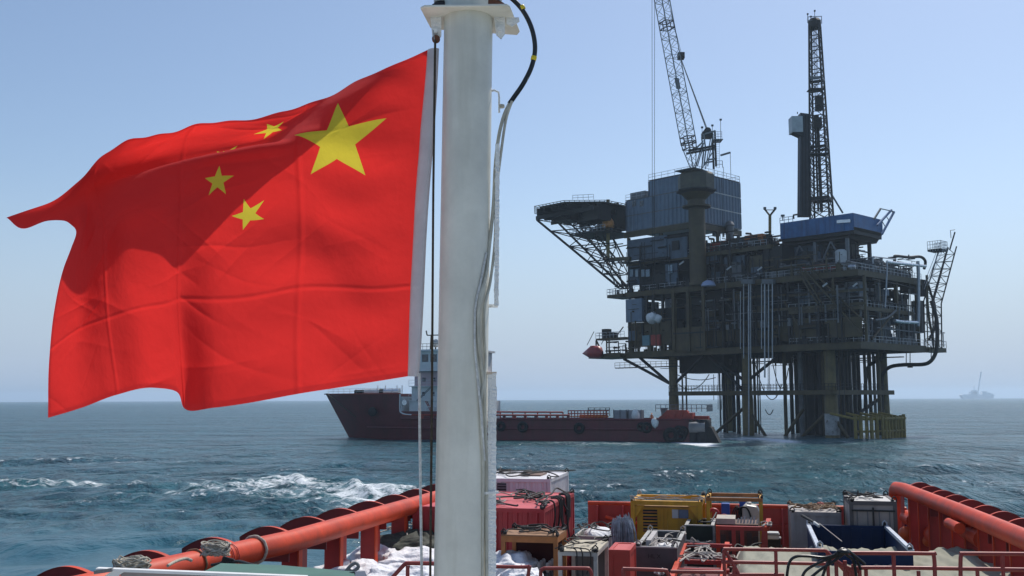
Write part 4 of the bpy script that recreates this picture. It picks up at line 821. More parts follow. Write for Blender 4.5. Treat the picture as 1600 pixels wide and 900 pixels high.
def lump(g, c, rx, ry, rz, seed, n=14, m_=18, amp=.16):
    r_ = random.Random(seed); ks = [(r_.uniform(1, 4), r_.uniform(0, 6), r_.uniform(1, 4), r_.uniform(0, 6)) for _ in range(5)]; rows = []
    for i in range(n+1):
        u = math.pi*min(max(i/n, .001), .999); row = []
        for j in range(m_):
            v = 2*math.pi*j/m_; d = 1+amp*sum(math.sin(round(a_)*v+b_)*math.cos(c2*u+d2) for a_, b_, c2, d2 in ks)/2.2
            row.append(Vector(c)+Vector((rx*math.sin(u)*math.cos(v)*d, ry*math.sin(u)*math.sin(v)*d, rz*math.cos(u)*d)))
        rows.append(row)
    return g.grid(rows, closed=True)
g = MB(); lump(g, at(1018, 497, CY), 1.15, 1.0, 1.15, 3); lump(g, at(1027, 498, CY), .95, .9, .9, 8); g.build('bundle', mat('white woven sack', (.75, .75, .73), rough=.75, var=.12, scale=3, bump=.02, bscale=4), bag, smooth='all')
g = MB()
for dx in (-.9, .1, 1.2): g.tube([at(1021, 486, CY), at(1021, 496, CY)+Vector((dx, -.4, 0))], .05, 5)
g.build('sling', galv, bag)

# ---- drill floor, derrick, windwall
drill = thing('drill_floor', 'blue walled drill floor raised on a braced steel substructure', 'drill floor', AB(12, 11, Z3))
a0, a1, b0, b1 = 3.6, 20, 6, 17.6
g = MB().prism([AB(a0, b0, 43.3), AB(a0, b0, 40.6), AB(a0, b1, 40.6), AB(a0, b1, 43.3)], eA*.2); g.build('side_wall', bluep, drill)
MB().frame(AB(a0+.21, b0, 40.0), eA*(a1-a0-.2), eB*.2, eZ*3.35).build('front_wall', bluep, drill)
MB().frame(AB(a0+.21, b1-.2, 40.0), eA*(a1-a0-.2), eB*.2, eZ*3.3).build('back_wall', bluep, drill)
MB().frame(AB(a1-.2, b0+.21, 40.0), eA*.2, eB*(b1-b0-.42), eZ*3.3).build('side_wall', bluep, drill)
MB().frame(AB(a0+.2, b0+.21, 39.3), eA*(a1-a0-.4), eB*(b1-b0-.42), eZ*.7).build('floor_plate', dsteel, drill)
g = MB().prism([AB(a0, b0+.1, 40.55), AB(a0+1.4, b0+.1, 38.7), AB(a0+1.4, b1, 38.7), AB(a0, b1, 40.55)], eA*.05); g.build('underside_plate', dsteel, drill)
MB().frame(AB(a0+1.4, b0+.1, 38.6), eA*(a1-a0-1.6), eB*(b1-b0-.2), eZ*.25).build('underside_plate', dsteel, drill)
for k in range(1, 8): MB().frame(AB(a0+(a1-a0)*k/8, b0-.08, 40.1), eA*.14, eB*.078, eZ*3.1).build('wall_stiffener', bluep, drill)
MB().bar(FL(1308, 346.5, 5.8), FL(1329, 345, 5.8), .3, .6).build('wall_lamp', silver, drill)
for p, q in (((1371, 352), (1393, 328)), ((1378, 366), (1397, 331))): MB().bar(FR(*p, a0-.5), FR(*q, a0-.5), .35).build('catwalk_arm', bluep, drill)
for f in (.3, .6, .95): MB().bar(FR(1371, 352, a0-.5).lerp(FR(1393, 328, a0-.5), f), FR(1378, 366, a0-.5).lerp(FR(1397, 331, a0-.5), f), .12).build('catwalk_rung', greyst, drill)
MB().bar(FR(1376, 326, a0-.5), FR(1398, 331, a0-.5), .16).bar(FR(1376, 326, a0-.5), FR(1366, 342, a0-.5), .3).build('catwalk_top', greyst, drill)
for a_ in (5.5, 12.5, 19.5):
    for b_ in (6.6, 15.4):
        MB().frame(AB(a_-.3, b_-.3, Z3), eA*.6, eB*.6, eZ*(38.6-Z3)).build('substructure_leg', dsteel if b_ > 10 else greyst, drill)
for a_, c_ in ((5.5, 12.5), (12.5, 19.5)):
    for b_ in (6.6, 15.4):
        MB().bar(AB(a_, b_, Z3+.3), AB((a_+c_)/2, b_, 38.4), .3).build('substructure_brace', greyst, drill); MB().bar(AB(c_, b_, Z3+.3), AB((a_+c_)/2, b_, 38.4), .3).build('substructure_brace', greyst, drill)
    MB().bar(AB(a_, 6.6, 35), AB(c_, 6.6, 35), .3).build('substructure_brace', greyst, drill)
g = MB(); clutter(g, 4, 20, 6.8, 15, Z3, 38.4, 260); g.build('pipework', dsteel, drill, kind='stuff')
MB().frame(AB(12.6, 8, 32), eA*6, eB*6, eZ*6.4).build('blowout_stack', bpanel2, drill); MB().frame(AB(6.5, 10, 33), eA*3, eB*3, eZ*5).build('mud_tank', dsteel, drill)
c_ = FL(1331, 381, 12); MB().tube([c_+Vector((1.1*math.cos(q), 0, 1.1*math.sin(q))) for q in np.linspace(-1.4, 2.2, 12)], .22, 8).build('hose_loop', dsteel, drill, smooth=True)
railing(MB(), [AB(a1, b0, 43.35), AB(a1-3, b0, 43.35)], 1.1, 1, .05).build('railing', galv, drill)
MB().tube([FL(1223, 345, 6), FL(1223, 338, 6)], .1, 6).box(FL(1223, 337, 6), (.7, .5, .4)).build('lamp_post', greyst, drill)
MB().tube([FL(1240, 342, 7), FL(1240, 336, 7), FL(1247, 335, 7)], .2, 8).build('bent_pipe', dsteel, drill)

der = thing('drilling_derrick', 'tall narrow lattice drilling mast standing above the blue drill floor', 'derrick', AB(13, 8, 43.4))
DY = AB(13, 8, 0).y
def DP(px, py, dY=0): return at(px, py, DY+dY)
zt_, zb_ = DP(1273, 40).z, 43.0; xt, xb = DP(1273, 40).x, DP(1284, 336).x
def dc(f, i):       # chord point, f from base to crown
    h = zb_+(zt_-zb_)*f; x = xb+(xt-xb)*f; w_ = 2.75+(1.35-2.75)*f
    s = ((-1, -.35), (.25, -1), (1, .35), (-.25, 1))[i]; return Vector((x+s[0]*w_*.98, DY+s[1]*w_, h))
for i in range(4): MB().tube([dc(0, i), dc(.5, i), dc(1, i)], .2, 6).build('mast_leg', dsteel, der)
n = 17
for face in range(4):
    g = MB(); j = (face+1) % 4
    for k in range(n):
        f0, f1 = k/n, (k+1)/n; g.bar(dc(f0, face), dc(f0, j), .17); g.bar(dc(f0, face), dc(f1, j), .13); g.bar(dc(f0, j), dc(f1, face), .13) if k < 9 else None
    g.build('lattice_bracing', dsteel, der)
for f, w_ in ((.37, .5), (.72, .5), (.11, .6)):
    for i in range(4): MB().bar(dc(f, i), dc(f, (i+1) % 4), .3, w_).build('belt_frame', greyst if f == .72 else dsteel, der)
MB().lathe(DP(1273, 41), [(1.0, -.6), (1.35, -.2), (1.35, 1.0), (.9, 1.6)], 8).build('crown_block', dsteel, der)
g = railing(MB(), [DP(1263, 38, -1), DP(1284, 37, -1), DP(1284, 37, 1.4), DP(1263, 38, 1.4)], 1.6, 1, .05); g.build('crown_railing', greyst, der)
for px, y0 in ((1262, 22), (1273, 17), (1267, 26)): MB().tube([DP(px, 36), DP(px, y0)], .06, 6).box(DP(px, y0), (.3, .3, .3)).build('beacon', dsteel, der)
g = MB()
for dx in (-.3, -.1, .15, .35): g.tube([DP(1273, 44)+Vector((dx, 0, 0)), DP(1276, 170)+Vector((dx, 0, 0))], .05, 4)
g.build('drilling_line', dsteel, der)
g = MB().frame(DP(1275, 150, -.5), Vector((1.2, 0, 0)), Vector((0, 1, 0)), eZ*-3); g.frame(DP(1272, 183, -.6), Vector((1.6, 0, 0)), Vector((0, 1.2, 0)), eZ*-2.2); g.build('travelling_block', dsteel, der)
g = MB(); 
for dx in (-1, -.6, .3, .8, 1.4): g.tube([DP(1281+dx*3, 330), DP(1275+dx*2.4, 180)], .14, 6)
g.build('standpipe', dsteel, der)
MB().tube([DP(1297, 300), DP(1317, 333)], .18, 6).build('back_stay', greyst, der)
ladder(MB(), dc(0, 2)+Vector((-.9, -.4, 0)), dc(.95, 2)+Vector((-.75, -.3, 0)), Vector((.6, 0, 0)), .6, .025).build('ladder', dsteel, der)
for f in (.33, .66): c_ = dc(f, 0); MB().frame(c_-Vector((.2, 1.2, 0)), Vector((4.6*(1-f*.5), 0, 0)), Vector((0, 2.4, 0)), eZ*.2).build('monkey_board', dsteel, der)
ww = thing('windwall_tower', 'dark vertical slab tower with a pale box at its top left of the drilling mast', 'tower', DP(1258, 336, 1))
MB().prism([DP(1250, 337, -1), DP(1268, 337, -1), DP(1266, 178, -1), DP(1251, 176, -1)], Vector((0, 2.0, 0))).build('slab', mat('dark slab panel', (.05, .05, .055), rough=.6, var=.3, scale=.5), ww)
for f in (1254, 1259, 1264): MB().bar(DP(f, 337, -1.12), DP(f, 180, -1.12), .16).build('slab_rib', dsteel, ww)
MB().frame(DP(1238, 206, -1.6), Vector((2.2, 0, 0)), Vector((0, 2.6, 0)), eZ*3.3).build('winch_cabin', whitep, ww)
MB().prism([DP(1239, 206, -1.5), DP(1256, 206, -1.5), DP(1256, 214, -1.5)], Vector((0, 2.2, 0))).build('cabin_bracket', dsteel, ww)
MB().tube([DP(1246, 178), DP(1246, 175)], .1, 6).build('vent', dsteel, ww)
yp = thing('forked_post', 'ochre lamp post with a forked Y top standing between accommodation and drill floor', 'lamp post', FL(1203, 372, 6))
MB().bar(FL(1203, 372, 6), FL(1203, 336, 6), .5, .5).build('post', mat('ochre davit paint', (.26, .19, .06)), yp)
for x in (1195, 1211): MB().bar(FL(1203, 337, 6), FL(x, 327, 6), .3).build('fork_arm', olive, yp); MB().box(FL(x, 325.5, 6), (.5, .5, .5)).build('lamp_head', greyst, yp)
MB().bar(FL(1196, 328, 6), FL(1210, 328, 6), .14).build('cross_tie', olive, yp)

# ---- vent boom on the right
vb = thing('vent_boom', 'slanting lattice vent boom with a caged platform at the far right of the platform', 'vent boom', FR(1450, 500, 0))
def VB(px, py, a=0): return FR(px, py, a)
A0, A1 = (1450, 470), (1471, 386); B0, B1 = (1464, 470), (1487, 384)
pts_l = [VB(1452, 545), VB(1450, 470), VB(1474, 388)]; pts_r = [VB(1465, 545), VB(1464, 475), VB(1488, 386)]
for da in (-.9, .9):
    for P_ in (pts_l, pts_r): MB().tube([p+eA*da for p in P_], .14, 6).build('boom_chord', dsteel, vb)
g = MB()
def lerp2(P_, f):
    return P_[1].lerp(P_[2], (f-.42)/.58) if f > .42 else P_[0].lerp(P_[1], f/.42)
n = 13
for k in range(n):
    f0, f1 = k/n, (k+1)/n
    for da in (-.9, .9):
        l0, r0, l1, r1 = [lerp2(P_, f)+eA*da for f in (f0, f1) for P_ in (pts_l, pts_r)]
        g.bar(l0, r0, .12); g.bar(l0, r1, .1) if k % 2 else g.bar(r0, l1, .1)
    g.bar(lerp2(pts_l, f0)-eA*.9, lerp2(pts_l, f0)+eA*.9, .1); g.bar(lerp2(pts_r, f0)-eA*.9, lerp2(pts_r, f0)+eA*.9, .1)
g.build('boom_lacing', dsteel, vb)
pp = VB(1470, 391, -1.4); MB().frame(pp, eB*3.2, eA*2.8, eZ*.45).build('tip_platform', dsteel, vb)
railing(MB(), [pp+eA*2.8, pp, pp+eB*3.2, pp+eB*3.2+eA*2.8], 2.1, .55, .04, (1, .66, .33)).build('cage_railing', galv, vb)
MB().tube([VB(1484, 390), VB(1492, 363)], .16, 8).build('vent_tip', dsteel, vb); MB().tube([VB(1486, 372), VB(1485, 360), VB(1492, 359)], .07, 6).build('tip_lamp', greyst, vb)
ladder(MB(), VB(1446, 446, -.9), VB(1470, 388, -.9), eA*-.6, .45, .035).build('ladder', galv, vb)
for dy in (-5, 4): MB().tube([VB(1444, 448+dy), VB(1469, 384+dy)], .06, 5).build('ladder_handrail', galv, vb)
MB().frame(VB(1441, 462, .4), eB*2.2, eA*1.2, eZ*3.4).build('pump_skid', redp if False else dsteel, vb)
MB().tube(smooth_path([VB(1449, 440), VB(1455, 460), VB(1461, 480), VB(1461, 510), VB(1452, 530)]), .25, 8).build('vent_pipe', dsteel, vb, smooth=True)

# ---- boat landing fender
bl = thing('boat_landing', 'row of rusty yellow fender piles round the right foot of the platform', 'boat landing', AB(6, 16, 0))
P0, P1, P2 = FL(1325, 650, -2), None, None
ring = [AB(La(1330, -1), -1, 0), AB(-1.5, 4, 0), AB(-1.5, 12.5, 0)]
pile_pts = []
for p, q, n_ in ((ring[0], ring[1], 5), (ring[1], ring[2], 7)):
    for i in range(n_): pile_pts.append(p.lerp(q, i/n_))
pile_pts.append(ring[2])
for k, p in enumerate(pile_pts):
    r_ = .30+.06*math.sin(k*2.3); MB().tube([p-eZ*3, p+eZ*(4.2+.15*math.sin(k*1.7))], r_, 12).build('fender_pile', fendp, bl, smooth=True)
for z_, r_ in ((3.6, .3), (1.3, .22)):
    for p, q in zip(ring, ring[1:]): MB().tube([p+eZ*z_+eB*.5, q+eZ*z_+eB*.5], r_, 10).build('fender_rail', fendp, bl, smooth=True)
for k in (0, 3, 6, 9, 12): p = pile_pts[k]; MB().tube([p+eZ*3.6, p+eZ*4.6+eA*5], .25, 8).build('fender_strut', fendp, bl, smooth=True)
# ================================================================ supply vessel alongside the platform
V0, V1 = onz(538, 686, 0), onz(1092, 691.5, 0)      # waterline ends of the near side
vL = (V0-V1).normalized(); vN = Vector((-vL.y, vL.x, 0)); vN = vN if vN.y > 0 else -vN     # towards bow; away from the camera
VL = (V0-V1).length; HB = 7.6; VC = V1 + vN*HB
def VS(x, n, z): return VC + vL*x + vN*n + eZ*z      # x from the stern, n from the centreline (- is our side)
def vx(px, n=-7.6): p = onplane(px, 640, VS(0, n, 0), vN); return (p-VS(0, n, 0)).dot(vL)
def vz(px, py, n=-7.6): return onplane(px, py, VS(0, n, 0), vN).z
hullm = mat('dark red hull paint', (.13, .018, .024), rough=.5, var=.18, scale=.35, streak=.55, streak_col=(.07, .02, .018), rust=.08)
hull2 = mat('bright red deck steel', (.34, .04, .025), rough=.55, var=.2, scale=.8, rust=.15)
vwhite = mat('ship white paint', (.72, .73, .72), rough=.45, var=.07, scale=.5, streak=.3, streak_col=(.4, .33, .28))
vpink = mat('ship pale pink paint', (.58, .42, .44), rough=.5, var=.08, scale=.5)
tyre = mat('black tyre rubber', (.012, .012, .013), rough=.75, var=.3, scale=2)
glassd = mat('dark ship window', (.02, .035, .05), rough=.08, spec=.9)
ves = thing('supply_vessel', 'long dark red supply ship with white bridge moored stern on to the platform', 'ship', VS(VL/2, 0, 0))
def hbr(x, z):
    xs = VL + 3.0 + z*.62; t = max(0, (x-(VL-24+z*.6))/(xs-(VL-24+z*.6))); return HB*max(0, 1-t**(1.9+z*.12))
def hull_grid(x0, zs, nx=44):
    g = MB(); rows = []
    for z in zs:
        xs = VL+3.0+z*.62; xx = [x0+(xs-x0)*i/nx for i in range(nx+1)]
        rows.append([VS(x, -hbr(x, z), z) for x in xx]+[VS(x, hbr(x, z), z) for x in reversed(xx[:-1])])
    g.grid(rows, closed=True); return g
g = hull_grid(0, (-2, 0, 1.5, 3.0, 3.9)); g.build('hull', hullm, ves, smooth=True, fixn=True)
FX = vx(625)
g = hull_grid(FX, (3.901, 5.5, 7, 8.6), 22); g.build('forecastle', hullm, ves, smooth=True, fixn=True)
def vbox(name, m, x0, x1, n0, n1, z0, z1, par=None, **k): return MB().frame(VS(x0, n0, z0), vL*(x1-x0), vN*(n1-n0), eZ*(z1-z0)).build(name, m, par or ves, **k)
vbox('cargo_deck', mat('worn green deck', (.10, .06, .05), rough=.8, var=.3, scale=.5), .1, VL-20, -7.3, 7.3, 3.0, 3.1)
vbox('transom', hullm, -.12, 0, -7.6, 7.6, -1.5, 3.9)
deckp = [VS(x, -hbr(x, 8)+.1, 8.1) for x in np.linspace(FX, VL+7.6, 14)]+[VS(x, hbr(x, 8)-.1, 8.1) for x in np.linspace(VL+7.6, FX, 14)]
MB().prism(deckp, eZ*.1).build('forecastle_deck', greyst, ves)
for z, x0, x1, w_ in ((2.15, 0, VL-3, .22), (3.85, 0, FX, .2)):
    MB().tube([VS(x, -hbr(x, z)-.05, z) for x in np.linspace(x0, x1, 24)], w_, 6).build('rubbing_strake', hull2 if z > 4 else hullm, ves, smooth=True)
MB().tube([VS(x, -hbr(x, 8.6)-.02, 8.62) for x in np.linspace(FX, VL+8.3, 18)], .12, 6).build('bulwark_cap', hull2, ves, smooth=True)
# white edged break of the forecastle
MB().tube(smooth_path([VS(FX, -7.62, 8.5), VS(FX, -7.62, 5.6), VS(FX-.35, -7.62, 5.0), VS(FX-1.2, -7.62, 4.7), VS(FX-2.4, -7.62, 4.62)]), .14, 8).build('white_edge', vwhite, ves, smooth=True)
vbox('side_plate', hullm, vx(683), FX-.1, -7.6, -7.5, 3.9, 5.3)
vbox('fore_bulkhead', vwhite, FX-.3, FX-.1, -7.4, 7.4, 3.9, 8.05)
MB().lathe(VS(FX-.9, -7.2, 6.9), [(.1, 0), (.55, .4), (.5, .5)], 12, ax=-vN).build('floodlight', silver, ves)
for k in range(4): MB().tube([VS(x, -7.4, z) for x, z in ((FX-3.5-k*1.6, 4.4), (FX-3.5-k*1.6, 5.6), (FX-3.9-k*1.6, 6.1), (FX-4.5-k*1.6, 6.1))], .1, 6).build('davit_frame', vwhite, ves)
# superstructure
sx0, sx1 = vx(742), vx(636)
vbox('deckhouse', vwhite, sx0, sx1, -6.6, 6.6, 3.1, 7.2); vbox('deckhouse', vwhite, sx0+.5, sx1-.2, -6.0, 6.0, 7.21, 9.9)
vbox('deckhouse', vpink, sx0+1, sx1-.6, -5.6, 5.6, 9.91, 12.8)
bz0, bz1 = 12.81, vz(668, 549, -6); vbox('bridge', vwhite, sx0+1.5, sx1-1, -6, 6, bz0, bz1)
vbox('bridge_roof', vwhite, sx0+1.0, sx1-.2, -6.5, 6.5, bz1, bz1+.35)
for k in range(7):
    x_ = sx1-2.3-k*1.75; f_ = vbox('window', greyst, x_-1.3, x_, -6.06, -6, bz1-2.0, bz1-.55); q = vbox('pane', glassd, x_-1.15, x_-.15, -6.1, -6.062, bz1-1.85, bz1-.7, par=ves); q.parent = f_
for k in range(6):
    for z_ in (10.9, 8.2): x_ = sx1-2.4-k*2; f_ = vbox('porthole', glassd, x_-.5, x_, -6.08, -5.5, z_, z_+.7)
for z_ in (7.21, 9.91, 12.81): MB().frame(VS(sx0, -6.9, z_), vL*(sx1-sx0), vN*.9, eZ*.12).build('side_deck', vwhite, ves)
g = MB()
for z_ in (7.3, 10.03, 12.93): railing(g, [VS(sx0, -6.85, z_), VS(sx1, -6.85, z_)], 1.1, 1.2, .03)
railing(g, [VS(x, -hbr(x, 8.6)+.1, 8.6) for x in np.linspace(FX, VL+7.4, 12)], 1.0, 1.2, .03); g.build('deck_railing', vwhite, ves)
ladder(MB(), VS(sx1-2, -7, 7.3), VS(sx1-5, -7, 10), -vN*.7, .35, .05).build('stairway', greyst, ves); ladder(MB(), VS(sx1-6, -6.7, 3.2), VS(sx1-3.6, -6.7, 7.2), -vN*.7, .35, .05).build('stairway', hull2, ves)
MB().prism([VS(sx1-9, -6.3, 9.0), VS(sx1-7.4, -6.3, 9.0), VS(sx1-9.8, -6.3, 11.8)], -vN*.3).build('funnel_brace', vwhite, ves)
mx0 = vx(670); mz = bz1+.35
for dx in (-1.6, 1.7): MB().bar(VS(mx0+dx, -3, mz), VS(mx0+dx*.9, -3, mz+3.0), .22).build('mast_post', dsteel, ves)
MB().bar(VS(mx0-1.9, -3, mz+2.9), VS(mx0+2.4, -3, mz+2.9), .2).build('mast_crossbar', dsteel, ves); MB().bar(VS(mx0+2.4, -3, mz+2.9), VS(mx0+2.6, -3, mz+3.8), .2).build('mast_horn', dsteel, ves)
lump(MB(), VS(mx0+.4, -3.4, mz+1.3), .75, .75, .8, 2, amp=0).build('radar_dome', mat('grey dome', (.4, .42, .42), rough=.4), ves, smooth='all')
for k in range(5): MB().tube([VS(mx0-1.8+k*.8, -3, mz), VS(mx0-1.8+k*.8, -3, mz+.8+.5*(k % 3))], .13, 6).build('antenna', dsteel, ves)
railing(MB(), [VS(sx0+1, -6.2, mz), VS(sx1, -6.2, mz)], 1.1, .8, .035).build('monkey_island_railing', dsteel, ves)
# forecastle gear
for px, y, r_, m in ((582, 608, .65, vwhite), (612, 608, .6, silver), (596, 609, .55, dsteel), (566, 610, .4, dsteel)):
    x_ = vx(px, -5); MB().tube([VS(x_-1.6, -5, 9.0), VS(x_+1.6, -5, 9.0)], r_, 12).build('windlass_drum', m, ves, smooth=True)
for px in (590, 602, 620, 628): x_ = vx(px, -5); MB().tube([VS(x_, -5, 8.2), VS(x_, -5, 10.2)], .09, 6).build('stanchion', vwhite, ves)
MB().tube([VS(VL+8.2, -.8, 8.6), VS(VL+6.6, -2.6, 8.7), VS(VL-1.5, -6.0, 4.2)], .1, 6).build('mooring_line', rope_dark, ves)
MB().lathe(VS(vx(584, -6), -6.0, 5.2), [(.3, 0), (.9, .5), (.9, .7), (.2, .8)], 10, ax=-vN).build('anchor', tyre, ves)
# cargo deck: rails, tyres, stern gear
MB().tube([VS(vx(890), -7.6, 4.6), VS(FX-.5, -7.6, 4.6)], .15, 8).build('cargo_rail', hull2, ves, smooth=True)
n = 16
for k in range(n): x_ = vx(890)+.3+k*(FX-vx(890)-.9)/n; vbox('rail_stay', hull2 if k % 3 else hullm, x_-.25, x_+.25, -7.62, -7.3, 3.9, 4.5)
MB().tube([VS(vx(880, -5), -5.2, 5.1), VS(FX-1, -5.2, 5.2)], .14, 8).build('inner_rail', hull2, ves, smooth=True)
for k in range(11): x_ = vx(880, -5)+k*2.4; MB().bar(VS(x_, -5.2, 3.1), VS(x_, -5.2, 5.1), .22).build('inner_stay', hull2, ves)
for px, py, r_ in ((817, 667, 1.0), (905, 669, 1.0), (1010, 668, .95), (1002, 667, .8), (1048, 681, 1.35), (1062, 680, 1.1), (1067, 674, .9), (1060, 672, .8), (783, 666, .9)):
    x_, z_ = vx(px), max(1.2, vz(px, py)); c_ = VS(x_, -7.75, z_)
    MB().tube([c_+vL*(r_*.7*math.cos(q))+eZ*(r_*.7*math.sin(q)) for q in np.linspace(0, 2*math.pi, 21)[:-1]], r_*.34, 8, closed=True).build('tyre_fender', tyre, ves, smooth=True)
def vrect(name, m, x0, x1, y0, y1, n, d=.3, **k): return vbox(name, m, vx(x1, n), vx(x0, n), n, n+d, vz((x0+x1)/2, y1, n), vz((x0+x1)/2, y0, n), **k)
vrect('grey_post', greyst, 1033, 1042, 638, 656, -3, 1.2); vrect('grey_post', greyst, 1042, 1056, 644, 650, -3, .6)
vrect('stern_block', hull2, 1052, 1082, 645, 672, -7.2, 3); vrect('stern_block', hull2, 1082, 1106, 650, 664, -6, 2)
MB().tube([VS(1.5, -7.9, 2.6), VS(-1.2, -7.9, 2.6)], .95, 16).build('stern_roller', greyst, ves, smooth=True)
MB().lathe(VS(-.6, -7, 0), [(1.5, -1), (1.5, 3.4), (1.2, 3.9)], 14).build('corner_fender', tyre, ves, smooth=True)
for z_ in (4.9, 5.5): MB().lathe(VS(3.5, -5.2, z_-.35), [(1.6, 0), (1.6, .15)], 18).build('capstan_ring', hull2, ves)
MB().lathe(VS(3.5, -5.2, 3.8), [(1.3, 0), (1.1, 1.3)], 14).build('capstan', hullm, ves, smooth=True)
g = railing(MB(), [VS(8, -4, 5.2), VS(-1, -4, 5.2), VS(-1, 3, 5.2)], 1.2, .9, .05); g.build('stern_railing', greyst, ves)
def vthing(name, lab, cat, px, n, z=3.1): return thing(name, lab, cat, VS(vx(px, n), n, z))
bk = vthing('cargo_basket', 'rusty orange open lattice cargo basket on the deck of the far red supply ship', 'cargo basket', 918, -4)
for x in range(887, 952, 5): vrect('basket_post', hull2, x, x+1.2, 641, 656, -4, .15, par=bk)
for y in (641, 645.5, 650): vrect('basket_rail', hull2 if y < 650 else orangep, 887, 951, y, y+1.5, -4, .2, par=bk)
vrect('pipe_bundle', orangep, 905, 948, 648, 653, -3.4, 1, par=bk)
tr_ = vthing('dark_tube_frame', 'dark tubular frame with loops standing above the orange basket on the far ship', 'frame', 938, -3)
for y in (637, 640): vrect('top_bar', dsteel, 918, 953, y, y+.8, -3, .1, par=tr_)
for x in (919, 928, 937, 946, 952): vrect('upright', dsteel, x, x+.8, 637, 650, -3, .1, par=tr_)
for x in (958, 981):
    gc = vthing('pale_grey_container', ('left' if x < 970 else 'right')+' one of two pale grey cargo boxes on the far ship deck near its stern', 'cargo box', x+10, -3.5)
    vrect('side_panel', mat('pale grey cargo paint', (.32, .33, .35), rough=.6, var=.15, scale=.8), x, x+21, 641, 657, -3.5, 2.4, par=gc)
    for dx in (0, 10, 20): vrect('corner_post', greyst, x+dx, x+dx+1.2, 640, 657, -3.6, .1, par=gc)
for x, y, s_, lab in ((990, 650, .9, 'white bulk bag resting on the far ship deck rail'), (1023, 661, .75, 'white bundle hanging over the side of the far ship near its stern')):
    p = VS(vx(x, -7.7), -7.7 if y > 655 else -6, vz(x, y)); tag(lump(MB(), p, s_*.8, s_*.6, s_*1.15, int(x)).build('white_bag', mat('white woven sack', (.7, .7, .7)), None, smooth='all', loc=p), lab, 'bag')
g = MB().prism([VS(1.5, -8.1, 3.9), VS(-2.2, -8.1, 2.6), VS(-4.0, -8.1, -1), VS(1.5, -8.1, -1)], vN*3.2); g.build('stern_skirt', tyre, ves, smooth=False)
for k in range(5): MB().tube([VS(3+k*1.3, -7.7, 3.9), VS(2.6+k*1.3, -7.5, 5.2-.25*k)], .12, 6).build('stern_stanchion', hull2, ves)
MB().prism([VS(7, -7.4, 3.9), VS(1.0, -7.4, 3.9), VS(2.0, -7.4, 5.5), VS(5.4, -7.4, 5.5)], vN*1.0).build('stern_gantry', hull2, ves)
# deckhand in an orange helmet, standing on the cargo deck
def skin_body(name, joints, edges, m, par):
    me = bpy.data.meshes.new(name); o_ = parent_loc(par); me.from_pydata([tuple(Vector(j[0])-o_) for j in joints], edges, []); me.materials.append(m)
    ob = bpy.data.objects.new(name, me); sc.collection.objects.link(ob); ob.parent = par
    ob.modifiers.new('skin', 'SKIN'); 
    for i, j in enumerate(joints): me.skin_vertices[0].data[i].radius = (j[1], j[1])
    me.skin_vertices[0].data[0].use_root = True
    s_ = ob.modifiers.new('sub', 'SUBSURF'); s_.levels = 1; s_.render_levels = 1; return ob
dh = vthing('person', 'deckhand in orange helmet and dark overalls standing at the far ship rail near its stern', 'person', 1018, -6.8)
F_ = dh.location; J = lambda x, n, z: F_+vL*x+vN*n+eZ*z
skin_body('body', [(J(0, 0, .95), .16), (J(0, 0, 1.2), .17), (J(0, 0, 1.45), .16), (J(0, 0, 1.58), .07), (J(0, 0, 1.70), .10), (J(.12, 0, .5), .085), (J(.14, 0, .1), .06), (J(-.12, 0, .5), .085), (J(-.14, .1, .1), .06), (J(.24, 0, 1.42), .07), (J(.32, -.05, 1.12), .055), (J(.22, -.3, 1.0), .045), (J(-.24, 0, 1.42), .07), (J(-.32, -.05, 1.12), .055), (J(-.2, -.3, 1.0), .045)],
          [(0, 1), (1, 2), (2, 3), (3, 4), (0, 5), (5, 6), (0, 7), (7, 8), (2, 9), (9, 10), (10, 11), (2, 12), (12, 13), (13, 14)], mat('orange overalls', (.5, .13, .03), rough=.8), dh)
MB().lathe(J(0, 0, 1.72), [(.17, 0), (.14, .02), (.13, .1), (.05, .16)], 14).build('helmet', mat('orange helmet', (.8, .22, .03), rough=.4), dh, smooth=True)

# ================================================================ far vessel on the horizon
FY = 6000
def FV(px, py): return at(px, py, FY)
fv = thing('distant_vessel', 'faint hazy crane vessel on the horizon at the far right', 'ship', Vector((FV(1528, 620).x, FY, 0)))
fg = mat('hazed far vessel', (.88, .90, .92), rough=.7)  # near white: the fade of distance haze is put into the colour
hz_ = lambda y: FV(1528, y).z
MB().prism([FV(1501, 617.5), FV(1505, 616.2), FV(1554, 616.5), FV(1552, 623), FV(1506, 623)], Vector((0, 30, 0))).build('hull', fg, fv)
for x0, x1, y0 in ((1517, 1529, 612), (1520, 1526, 609.5), (1535, 1542, 611.5), (1542, 1548, 613.5), (1548, 1552, 615)): MB().prism([FV(x0, y0), FV(x1, y0), FV(x1, 616.6), FV(x0, 616.6)], Vector((0, 25, 0))).build('superstructure', fg, fv)
MB().bar(FV(1522, 616), FV(1522, 603), 3.0).build('mast', fg, fv); MB().bar(FV(1528, 612), FV(1533, 581), 5.0).build('crane_boom', fg, fv)
